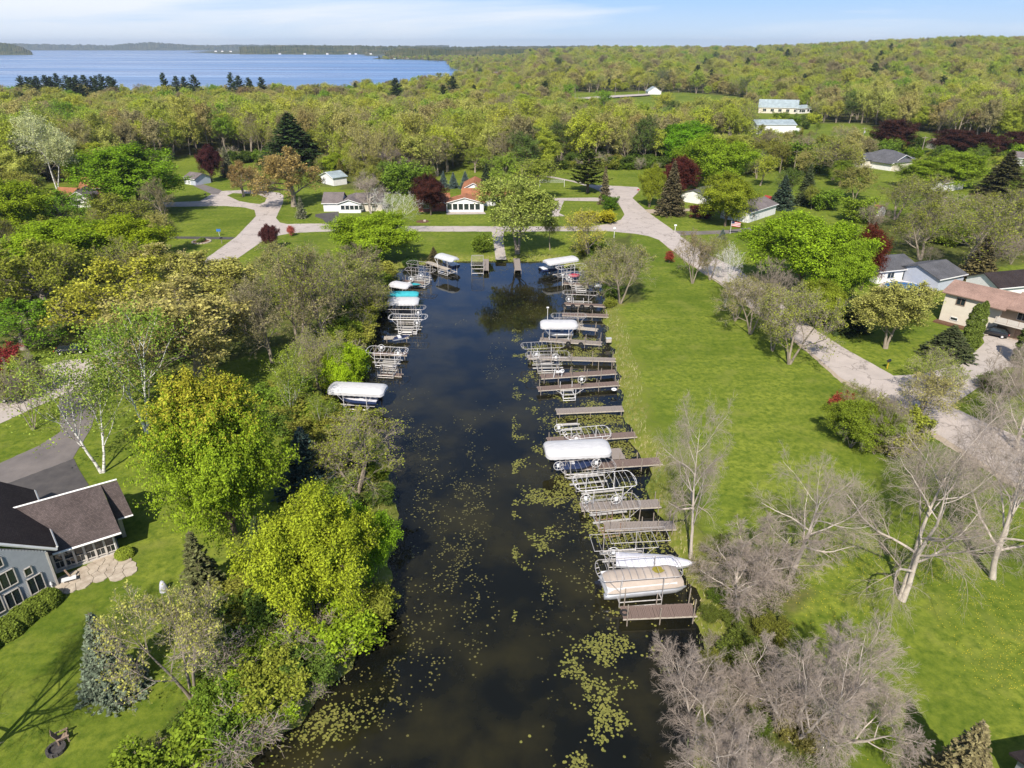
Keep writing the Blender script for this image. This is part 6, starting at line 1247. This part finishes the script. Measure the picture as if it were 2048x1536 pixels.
# windows of the prow wall, read off the photo and put on the wall plane
def on_wall(px, py):
    d = np.array(ray(px, py)); n3 = np.array([*wn_, 0]); t = (n3 @ (np.array([*c0, 0]) - np.array([0, 0, CAMH]))) / (n3 @ d); q = np.array([0, 0, CAMH]) + d * t; return (q[:2] - c0) @ wd, q[2]
def qz(x, y): return (x / 5.689, 940 + y / 5.689)
for quad, cols in (([(255, 1135), (345, 1080), (370, 1170), (285, 1225)], 1), ([(295, 1250), (470, 1150), (515, 1335), (342, 1435)], 2), ([(-120, 1220), (160, 1115), (200, 1285), (-80, 1420)], 3), ([(35, 1430), (210, 1310), (262, 1490), (90, 1600)], 2), ([(-140, 1050), (10, 985), (38, 1085), (-110, 1160)], 2), ([(-200, 1500), (10, 1430), (60, 1600), (-150, 1700)], 2)):
    pr = [on_wall(*qz(*c_)) for c_ in quad]; s_ = [p_[0] for p_ in pr]; h_ = [p_[1] for p_ in pr]; s1, s2 = sorted((np.mean([s_[0], s_[3]]), np.mean([s_[1], s_[2]]))); h1, h2 = np.mean([h_[2], h_[3]]), np.mean([h_[0], h_[1]])
    s2 = min(s2, WL - .05); q = WP((s1 + s2) / 2, (h1 + h2) / 2, .06); window(E, None, q[0], q[1], q[2], max(.3, s2 - s1 - .06), max(.3, h2 - h1 - .06), rz=rzw, cols=cols, trim='pale_trim')
# porch wing
pu = np.array([.829, .559, 0]); pv = np.array([-.559, .829, 0]); PO = np.array([-35.6, 50.45, 0])    # front right foot of the porch
def wq(a_, b_, z_): q = PO + pu * a_ + pv * b_; q[2] = z_; return q
rzp = math.atan2(pu[1], pu[0])
eR = np.array([-34.6, 50.1, 3.25]); eL = np.array([-38.9, 47.1, 3.25]); rR = np.array([-37.6, 53.6, 6.0]); rL = rR - pu * 7.0; rL[2] = 6.0; eL2 = eR - pu * 7.0
plane_uv(Geo().slab([eL2, eR, rR, rL], .18).build('roof', 'roof_brown', E)); plane_uv(Geo().slab([rL, rR, rR + pv * 4.2 + (0, 0, -2.6), rL + pv * 4.2 + (0, 0, -2.6)], .18).build('roof', 'roof_brown', E))
r2 = rR + pu * 1.35; eb1 = np.array([-36.0, 52.05, 3.15]); eb2 = eb1 + pu * 1.35
plane_uv(Geo().slab([eb1, eb2, r2 + (0, 0, -.1), rR + (0, 0, -.1)], .18).build('roof', 'roof_brown', E)); plane_uv(Geo().slab([rR + (0, 0, -.1), r2 + (0, 0, -.1), r2 + pv * 3.6 + (0, 0, -2.4), rR + pv * 3.6 + (0, 0, -2.4)], .18).build('roof', 'roof_brown', E))
g = Geo(); g.bar(eL, eR + (0, 0, -.05), .11, 4); g.bar(eb1 + pu * .1, eb2, .09, 4); g.bar(rL + (0, 0, .04), r2 + (0, 0, .02), .09, 4); g.build('gutter', 'white_paint', E)
g = Geo(); q = wq(1.0, 2.6, 0); g.box(wq(.0, 3.6, 1.9), (1.9, 2.6, 2.5), rz=rzp); g.build('wall', 'green_paint', E); Geo().box(wq(.78, 2.27, 1.95), (.34, .1, 2.5), rz=rzp).build('corner_board', 'pale_trim', E)
g = Geo(); g.box(wq(-3.0, 3.4, 1.9), (4.6, 2.0, 2.6), rz=rzp); g.build('wall', 'siding_grey', E)
g = Geo(); g.box(wq(-2.4, 1.1, .62), (5.0, 2.3, .5), rz=rzp); g.build('porch_floor', 'pale_trim', E)
for i in range(7):
    Geo().box(wq(-.08 - i * .79, .05, 2.1), (.17, .17, 2.3), rz=rzp).build('porch_post', 'pale_trim', E)
for i in range(6):
    f = Geo().box(wq(-.47 - i * .79, .05, 1.75), (.62, .05, .05), rz=rzp).box(wq(-.47 - i * .79, .05, 1.05), (.62, .06, .10), rz=rzp).box(wq(-.47 - i * .79, .05, 1.4), (.04, .04, .65), rz=rzp).build('porch_rail', 'pale_trim', E)
    Geo().box(wq(-.47 - i * .79, .12, 1.95), (.60, .015, 2.0), rz=rzp).build('screen', 'glass', E)
g = Geo(); g.bar(wq(-.1, -.05, .7), wq(-.1, -.05, 3.0), .04); g.build('downpipe', 'white_paint', E)
# flagstone patio: each stone a part
pat = empty('flagstone_patio', (0, 0, GZ), 0, 'pale flagstone patio in front of the screened porch', 'patio'); rp = np.random.default_rng(4)
outl = [(118, 1168), (145, 1150), (190, 1130), (236, 1108), (252, 1118), (266, 1135), (260, 1148), (235, 1155), (222, 1146), (190, 1158), (160, 1176), (128, 1182), (112, 1180)]
op = np.array(poly(outl)); sd_ = []
while len(sd_) < 46:
    q = op.min(0) + rp.uniform(0, 1, 2) * (op.max(0) - op.min(0))
    if inside(q[:1], q[1:], op)[0] and all(np.hypot(*(q - o_)) > .52 for o_ in sd_): sd_.append(q)
    elif rp.uniform() < .002: break
def clip(pl, p_, n_):
    out = []
    for i in range(len(pl)):
        a_, b_ = pl[i], pl[(i + 1) % len(pl)]; da, db = (a_ - p_) @ n_, (b_ - p_) @ n_
        if da <= 0: out.append(a_)
        if da * db < 0: out.append(a_ + (b_ - a_) * da / (da - db))
    return out
for i, s_ in enumerate(sd_):
    pl = [s_ + .75 * np.array([math.cos(t), math.sin(t)]) for t in np.linspace(0, 6.283, 9, endpoint=False)]
    for j, o_ in enumerate(sd_):
        if j != i:
            d_ = o_ - s_; L_2 = np.hypot(*d_)
            if L_2 < 1.7 and pl: pl = clip(pl, s_ + d_ * (.5 - .02 / L_2), d_ / L_2)
    if len(pl) > 2:
        h_ = .07 + rp.uniform(0, .025); Geo().slab([(p_[0], p_[1], h_) for p_ in pl], .12).build('flagstone', 'flagstone', pat)
# ------------------------------------------------------------------ small things
def chair_at(px, py, rz, label, mt='weathered_wood', name='garden_chair'):
    e = empty(name, (*P(px, py), GZ), rz, label, 'chair')
    for i in range(5): Geo().box((-.22 + i * .11, .0 + .0, .36), (.10, .55, .025)).build('seat_slat', mt, e)
    for i in range(5): Geo().box((-.22 + i * .11, .38, .72), (.10, .03, .85), ax=np.array([[1, 0, 0], [0, .94, -.34], [0, .34, .94]])).build('back_slat', mt, e)
    for s in (-1, 1): Geo().box((s * .34, 0, .58), (.12, .75, .03)).build('armrest', mt, e); Geo().box((s * .32, -.28, .28), (.05, .08, .56)).build('leg', mt, e); Geo().box((s * .32, .3, .28), (.05, .08, .56)).build('leg', mt, e)
    return e
chair_at(128, 1481, 2.2, 'weathered wooden garden chair beside the fire pit')
e = empty('fire_pit', (*P(113, 1501), GZ), 0, 'round stone fire pit full of ash on the near lawn', 'fire pit')
for i in range(12):
    a_ = i * math.pi / 6; Geo().box((.50 * math.cos(a_), .50 * math.sin(a_), .12), (.16, .25, .26), rz=a_).build('stone', 'ash', e)
Geo().bar((0, 0, 0), (0, 0, .08), .48, 14).build('ash_bed', 'ash', e)
e = empty('covered_statue', (*P(328, 1181), GZ), 0, 'pale cone shaped cover standing on the near lawn', 'cover'); g = Geo(); secs = [[(r_ * math.cos(t) * (1 + .08 * math.sin(3 * t)), r_ * math.sin(t), z_) for t in np.linspace(0, 6.283, 12, endpoint=False)] for r_, z_ in ((.36, 0), (.33, .3), (.24, .7), (.14, .95), (.02, 1.0))]; loft(g, secs); g.build('cloth', 'pale_cloth', e); Geo().bar((0, 0, 1.0), (0, 0, 1.05), .05).build('knob', 'pale_cloth', e)
e = empty('lounge_chair', (*P(140, 1164), GZ + .08), .5, 'white reclining lounge chair with a wooden back on the patio', 'chair'); Geo().box((0, 0, .3), (1.1, .5, .06)).build('seat', 'white_plastic', e); Geo().box((.0, .18, .75), (.14, .10, .8), ax=np.array([[.95, 0, .3], [0, 1, 0], [-.3, 0, .95]])).build('back', 'weathered_wood', e)
for s in (-1, 1): Geo().bar((s * .45, 0, 0), (s * .35, 0, .3), .04).build('leg', 'white_plastic', e)
e = empty('garden_lamp', (*P(106, 1178), GZ), 0, 'small white lamp globe at the corner of the near house', 'lamp'); Geo().bar((0, 0, 0), (0, 0, .5), .05).build('stem', 'white_paint', e); Geo().bar((0, 0, .5), (0, 0, .75), .12, 8, .06).build('lamp_shade', 'white_plastic', e)
def bin_(px, py, label, rz=.3):
    e = empty('wheeled_bin', (*P(px, py), GZ + .02), rz, label, 'bin'); g = Geo(); loft(g, [[(-.25, -.28, .05), (.25, -.28, .05), (.25, .28, .05), (-.25, .28, .05)], [(-.32, -.36, 1.0), (.32, -.36, 1.0), (.32, .36, 1.0), (-.32, .36, 1.0)]]); g.build('body', 'green_plastic', e); Geo().box((0, 0, 1.04), (.70, .80, .07)).build('lid', 'green_plastic', e)
    for s in (-1, 1): tyre_geo(.10, .03, 10, 5).build('wheel', 'rubber', e, loc=(s * .3, .33, .12))
bin_(101, 762, 'green wheeled bin at the roadside on the left'); bin_(2026, 661, 'green wheeled bin beside the garage of the tan house', .7)
def mailbox(px, py, label, mt='black_paint', h=1.15, post='pole_wood', rz=.6):
    e = empty('mailbox', (*P(px, py), GZ), rz, label, 'mailbox'); Geo().box((0, 0, h / 2), (.11, .11, h)).build('post', post, e); g = Geo(); prof = [(-.17, 0), (-.17, .22), (-.09, .33), (.09, .33), (.17, .22), (.17, 0)]; loft(g, [[(-.3, a_, h + b_) for a_, b_ in prof], [(.3, a_, h + b_) for a_, b_ in prof]]); g.f.append(np.array([[0, 1, 2, 5], [2, 3, 4, 5], [11, 8, 7, 6], [11, 10, 9, 8]])); g.build('box', mt, e)
mailbox(1774, 738, 'black mailbox on a yellow post at the street edge', post='yellow_plastic'); mailbox(1350, 461, 'white post mailbox by the driveway near the flag', mt='white_plastic', post='white_paint', rz=0); mailbox(444, 487, 'black mailbox beside the round flower bed', rz=1); mailbox(412, 397, 'black mailbox at the turnaround', rz=1); mailbox(1276, 388, 'red mailbox at the street bend below the green tree', mt='red_paint')
e = empty('lamp_post', (*P(1228, 476), GZ), 0, 'short post with a round white globe lamp beside the street junction', 'lamp'); Geo().bar((0, 0, 0), (0, 0, 1.9), .06).build('post', 'white_paint', e); g = Geo(); loft(g, [[(r_ * math.cos(t), r_ * math.sin(t), z_) for t in np.linspace(0, 6.283, 10, endpoint=False)] for r_, z_ in ((.1, 1.9), (.32, 2.05), (.38, 2.3), (.28, 2.55), (.02, 2.66))]); g.build('globe', 'white_plastic', e)
e = empty('sign', (*P(439, 472), GZ), 0, 'small blue and white address sign at the edge of the left lawn', 'sign'); Geo().bar((0, 0, 0), (0, 0, 1.5), .04).build('post', 'white_paint', e); Geo().box((0, -.05, 1.4), (1.0, .05, .6)).build('board', 'blue_plastic', e)
e = empty('flag_pole', (*P(1460, 468), GZ), 0, 'short pole flying a striped red and white flag', 'flag'); Geo().bar((0, 0, 0), (0, 0, 3.2), .04).build('pole', 'white_paint', e)
for i in range(7):
    g = Geo(); xs_ = np.linspace(.02, 2.3, 9); V = [(x_, .12 * math.sin(x_ * 3), 3.1 - i * .17 - .12 * x_ ) for x_ in xs_] + [(x_, .12 * math.sin(x_ * 3), 2.935 - i * .17 - .12 * x_) for x_ in xs_]; k = np.arange(8); g.add(V, np.stack([k, k + 1, k + 10, k + 9], 1)); g.build('stripe', 'red_paint' if i % 2 == 0 else 'white_plastic', e)
g = Geo(); g.box((.4, -.0, 2.85), (.75, .03, .5)); g.build('canton', 'navy_cloth', e)
def upole(px, py, top, label, arm=False):
    x, y = P(px, py); z0 = float(G(x, y)); H = top_height(x, y, top) - z0; e = empty('utility_pole', (x, y, z0), 0, label, 'utility pole'); Geo().bar((0, 0, 0), (0, 0, H), .17, 7, .12).build('pole', 'pole_wood', e)
    Geo().box((0, 0, H - .6), (2.4, .12, .14)).build('crossarm', 'pole_wood', e)
    if arm: Geo().bar((.35, -.1, H - 2.6), (.35, -.1, H - 1.6), .25, 8).build('transformer', 'grey_canvas', e)
upole(1722, 292, 254, 'utility pole with a transformer beside the open field', True); upole(1840, 318, 272, 'utility pole between the purple maples'); upole(1587, 345, 300, 'leaning utility pole left of the grey roofed house'); upole(1150, 200, 172, 'utility pole at the left end of the far road'); upole(1230, 192, 166, 'utility pole in the middle of the far road'); upole(1277, 190, 162, 'utility pole at the right end of the far road'); upole(636, 305, 278, 'utility pole at the edge of the wood beside the great pine')
sheet('far_road', [(1140, 196), (1240, 190), (1300, 187), (1300, 190), (1240, 194), (1140, 200)], 'concrete', 'pale far road beyond the wood', z=2.2)
e = empty('volleyball_net', (*P(1104, 374), GZ), 0, 'white net between two posts on the upper lawn', 'net')
for s in (-1, 1): Geo().bar((s * 4, 0, 0), (s * 4, 0, 2.3), .06).build('post', 'white_paint', e)
g = Geo()
for i in range(5): g.bar((-4, 0, 1.4 + .22 * i), (4, 0, 1.4 + .22 * i), .02, 4)
g.build('net', 'white_paint', e)
e = empty('flower_bed', (*P(403, 484), GZ), 0, 'round flower bed ringed with stones on the left lawn', 'flower bed'); Geo().bar((0, 0, 0), (0, 0, .06), 1.9, 20).build('soil', 'mulch', e)
for i in range(20): a_ = i * .314; Geo().box((2.0 * math.cos(a_), 2.0 * math.sin(a_), .12), (.35, .5, .25), rz=a_).build('stone', 'flagstone', e)
for i in range(5): x, y = P(403 + rg.uniform(-8, 8), 484 + rg.uniform(-3, 2)); tree('bush_a', x, y, .9, 1.1, (.15, .2, .04), 'shrub', 'small plant in the round flower bed', 'shrub', 'small plants in the round flower bed')
e = empty('flower_bed', (*P(845, 443), GZ), 0, 'small flower bed on the lawn below the purple maple', 'flower bed'); Geo().bar((0, 0, 0), (0, 0, .06), 1.7, 20).build('soil', 'mulch', e); Geo().box((.6, 0, .25), (.6, .5, .4)).build('stone', 'flagstone', e)
# cars
def car(px, py, rz, label, paint, name='parked_car', L=4.3, W=1.8, z=GZ + .03):
    e = empty(name, (*P(px, py), z), rz, label, 'car'); secs = []
    P_ = [(-.5, .55, .80, .72), (-.46, .42, .98, .86), (-.30, .36, 1.0, .9), (.0, .36, 1.0, .92), (.28, .36, 1.0, .86), (.44, .40, .94, .74), (.5, .48, .78, .66)]
    for t, lo, w, hi in P_: secs.append([(t * L, -w * W / 2, lo), (t * L, -w * W / 2, hi * .85), (t * L, -w * W / 2 * .93, hi), (t * L, w * W / 2 * .93, hi), (t * L, w * W / 2, hi * .85), (t * L, w * W / 2, lo)])
    g = Geo(); loft(g, secs); n6 = 6 * (len(secs) - 1); g.f.append(np.array([[0, 1, 4, 5], [1, 2, 3, 4], [n6 + 5, n6 + 4, n6 + 1, n6], [n6 + 4, n6 + 3, n6 + 2, n6 + 1]])); bd = g.build('body', paint, e); bv = bd.modifiers.new('bevel', 'BEVEL'); bv.width = .06; bv.segments = 2
    g = Geo(); loft(g, [[(-.46 * L, -.74 * W / 2, .86), (-.46 * L, .74 * W / 2, .86), (.22 * L, .80 * W / 2, .88), (.22 * L, -.80 * W / 2, .88)], [(-.32 * L, -.62 * W / 2, 1.42), (-.32 * L, .62 * W / 2, 1.42), (.04 * L, .64 * W / 2, 1.44), (.04 * L, -.64 * W / 2, 1.44)]]); g.build('window_band', 'glass', e)
    g = Geo(); g.slab([(-.34 * L, -.63 * W / 2, 1.47), (.05 * L, -.65 * W / 2, 1.49), (.05 * L, .65 * W / 2, 1.49), (-.34 * L, .63 * W / 2, 1.47)], .06); g.build('roof', paint, e)
    for sx_ in (-.31, .31):
        for s in (-1, 1):
            w = tyre_geo(.24, .09, 16, 6).build('wheel', 'rubber', e, loc=(sx_ * L, s * (W / 2 - .06), .33)); Geo().bar((0, -.07, 0), (0, .07, 0), .17, 10).build('rim', 'aluminium', w)
    for s in (-1, 1): Geo().box((.495 * L, s * W * .33, .62), (.08, .35, .14)).build('headlight', 'white_plastic', e); Geo().box((-.495 * L, s * W * .36, .74), (.08, .30, .18)).build('tail_light', 'red_paint', e)
    Geo().box((-.505 * L, 0, .62), (.03, .5, .13)).build('number_plate', 'white_plastic', e); return e
car(1985, 671, 2.45, 'black hatchback parked on the driveway of the tan house', 'black_paint'); car(-16, 806, .55, 'silver car at the left edge of the street', 'silver_paint'); car(145, 706, .3, 'dark car parked under the oaks on the left', 'black_paint')
e = empty('toy_car', (*P(1972, 652), GZ), 1, 'pink and white children play vehicle beside the black car', 'toy'); Geo().box((0, 0, .35), (1.2, .8, .5)).build('body', 'pink_plastic', e); Geo().box((.1, 0, .85), (.6, .6, .5)).build('canopy', 'white_plastic', e)
for sx_ in (-.4, .4):
    for s in (-1, 1): tyre_geo(.15, .05, 10, 5).build('wheel', 'navy_cloth', e, loc=(sx_, s * .4, .2))
# bottom right corner roof
house((2300, 1900), (2400, 1900), 9, 2.6, 4.3, 'siding_grey', 'roof_darkbrown', 'dark roof of a building cut off by the bottom right corner', rz=.18, width=9, name='outbuilding', cat='building')
# ------------------------------------------------------------------ lily pads, weed, bank grass, dandelions
rw = np.random.default_rng(12)
def noise2(x, y, s, seed):
    r = np.random.default_rng(seed); gq = r.uniform(0, 1, (128, 128)); X = (x * s) % 127; Y = (y * s) % 127; i = X.astype(int); j = Y.astype(int); fx_ = X - i; fy = Y - j; fx_ = fx_ * fx_ * (3 - 2 * fx_); fy = fy * fy * (3 - 2 * fy)
    return (gq[i, j] * (1 - fx_) + gq[i + 1, j] * fx_) * (1 - fy) + (gq[i, j + 1] * (1 - fx_) + gq[i + 1, j + 1] * fx_) * fy
def fbm(x, y, s, seed): return .5 * noise2(x + 300, y + 300, s, seed) + .3 * noise2(x + 300, y + 300, s * 2.3, seed + 1) + .2 * noise2(x + 300, y + 300, s * 5.1, seed + 2)
n = 420000; px_ = rw.uniform(-24, 40, n); py_ = rw.uniform(18, 148, n); dl = sdist(px_, py_, LAG)
fb = fbm(px_ * 1.9, py_ * .75, .22, 5); fb2 = noise2(px_ + 500, py_ + 500, .9, 9)
lane = np.exp(-((px_ + 3.2 + 1.0 * np.sin(py_ * .12)) / 2.6) ** 2) * .22 * (py_ > 36) + np.exp(-((px_ - 4.3 - .8 * np.sin(py_ * .1 + 1)) / 2.0) ** 2) * .26
edge = .34 * np.exp(-((dl + 3.5) / 3.5) ** 2) + .16 * np.exp(-((dl + 7) / 4.0) ** 2); far = 1 - .55 * sm(60, 105, py_)
cut_ = 1 - (1 - sm(36, 54, py_ + 4 * np.sin(px_ * .9))) * (px_ > -1) * .62; edge = edge * cut_; lane = lane * cut_
prob = np.clip((fb + lane + edge - .66) * 2.3, 0, 1) * cut_ * far * (.25 + 1.2 * (fb2 > .5)) * (px_ > -60)
sel = (dl < -.3) & (rw.uniform(0, 1, n) < prob * .17); X = px_[sel]; Y = py_[sel]; k = len(X); print('pads', k)
def pads(name, X, Y, smin, smax, z, material, label, sides=6):
    k = len(X); s = rw.uniform(smin, smax, k); th = rw.uniform(0, 6.28, k)[:, None] + np.linspace(0, 6.283, sides, endpoint=False)[None]; r_ = s[:, None] * rw.uniform(.8, 1.1, (k, sides))
    v = np.stack([X[:, None] + r_ * np.cos(th), Y[:, None] + r_ * np.sin(th), np.full((k, sides), 0.) + z + rw.uniform(0, .012, k)[:, None]], -1); g = Geo(); b_ = np.arange(k)[:, None] * sides
    f = np.vstack([b_ + np.array([0, 1, 2, 3]), b_ + np.array([0, 3, 4, 5])]); g.add(v.reshape(-1, 3), f, np.repeat(rw.uniform(0, 1, k), sides)); return tag(g.build(name, material), label, kind='stuff')
def padmat(name, ca, cb, rough=.45):
    m, n, l = newmat(name); o = n.new('ShaderNodeOutputMaterial'); b = n.new('ShaderNodeBsdfPrincipled'); l.new(b.outputs[0], o.inputs[0]); b.inputs['Roughness'].default_value = rough; at = n.new('ShaderNodeAttribute'); at.attribute_name = 'rnd'; l.new(ramp(n, l, at.outputs['Fac'], [(0, ca), (1, cb)]), b.inputs['Base Color'])
padmat('lily', (.085, .080, .022), (.17, .15, .04)); padmat('algae', (.12, .125, .02), (.22, .21, .04), .7); padmat('dandelion', (.75, .55, .02), (.8, .65, .05), .8)
padmat('bank_reed', (.10, .17, .02), (.46, .38, .20), .9)
pads('lily_pads', X, Y, .035, .105, .010, 'lily', 'floating lily pads in drifts over the lagoon')
n = 160000; ax_ = rw.uniform(0, 34, n); ay = rw.uniform(25, 110, n); dl = sdist(ax_, ay, LAG); f_ = fbm(ax_, ay, .30, 21) + .22 * np.exp(-((dl + 5) / 3.5) ** 2) + .12 * np.exp(-((ay - 58) / 14) ** 2) + .05 * rw.normal(0, 1, n)
sel = (dl < -.1) & (f_ - .16 * (1 - sm(38, 56, ay + 3 * np.sin(ax_))) > .70) & (ax_ < 24); sel &= rw.uniform(0, 1, n) < .8
n2 = 30000; bx = rw.uniform(-20, -8, n2); by = rw.uniform(28, 37, n2); s2 = (np.hypot((bx + 14) / 3.2, (by - 33.5) / 1.6) < 1 + .3 * rw.normal(0, 1, n2)) & (rw.uniform(0, 1, n2) < .12) & (sdist(bx, by, LAG) < -.1)
pads('algae_mat', np.concatenate([ax_[sel], bx[s2]]), np.concatenate([ay[sel], by[s2]]), .04, .13, .004, 'algae', 'yellow green algae mats on the lagoon near the right docks'); print('algae', sel.sum())
# reeds and rough grass on the banks
n = 90000; gx_ = rw.uniform(-35, 40, n); gy = rw.uniform(20, 155, n); dl = sdist(gx_, gy, LAG); sel = (dl > -.2) & (dl < 2.2 + 1.6 * noise2(gx_ + 50, gy, .4, 3)) & (rw.uniform(0, 1, n) < np.where(gx_ > 0, .9, .55)); X = gx_[sel]; Y = gy[sel]; k = len(X)
h = rw.uniform(.15, .55, k); an = rw.uniform(0, 6.28, k); dx = np.cos(an) * .05; dy = np.sin(an) * .05; lx = rw.normal(0, .12, k); ly = rw.normal(0, .12, k); zb = G(X, Y) - .03; zb = np.maximum(zb, -.05)
v = np.stack([np.stack([X - dx, Y - dy, zb], 1), np.stack([X + dx, Y + dy, zb], 1), np.stack([X + lx, Y + ly, zb + h], 1)], 1).reshape(-1, 3); g = Geo(); cl_ = np.clip(.5 * noise2(X + 80, Y + 80, .35, 31) * 1.6 + rw.normal(0, .15, k), 0, 1); g.add(v, np.arange(3 * k).reshape(k, 3), np.repeat(cl_, 3)); tag(g.build('bank_grass', 'bank_reed'), 'rough green and straw coloured grass along the water edge', kind='stuff'); print('reeds', k)
n = 26000; x_ = rw.uniform(15, 50, n); y_ = rw.uniform(28, 56, n); den = np.clip(noise2(x_, y_, .16, 41) * 1.6 - .45, 0, 1) * sm(18, 32, x_) * (sdist(x_, y_, LAG) > 5); sel = rw.uniform(0, 1, n) < den * .42
X, Y = x_[sel], y_[sel]; k = len(X); th = np.linspace(0, 6.283, 6, endpoint=False); v = np.stack([X[:, None] + .026 * np.cos(th), Y[:, None] + .026 * np.sin(th), np.full((k, 6), GZ + .07)], -1); b_ = np.arange(k)[:, None] * 6; g = Geo(); g.add(v.reshape(-1, 3), np.vstack([b_ + np.array([0, 1, 2, 3]), b_ + np.array([0, 3, 4, 5])]), np.repeat(rw.uniform(0, 1, k), 6)); tag(g.build('dandelions', 'dandelion'), 'yellow dandelions dotting the near right lawn', kind='stuff')
# ------------------------------------------------------------------ haze
m, n, l = newmat('haze_air'); o = n.new('ShaderNodeOutputMaterial'); pv_ = n.new('ShaderNodeVolumePrincipled'); pv_.inputs['Color'].default_value = (.72, .84, 1, 1); pv_.inputs['Density'].default_value = HAZE_D; pv_.inputs['Anisotropy'].default_value = .2; l.new(pv_.outputs[0], o.inputs['Volume'])
g = Geo(); g.box((-1500, 6200, 62), (24000, 13400, 140)); tag(g.build('haze', 'haze_air'), 'thin blue spring haze over the lake and woods', kind='stuff')
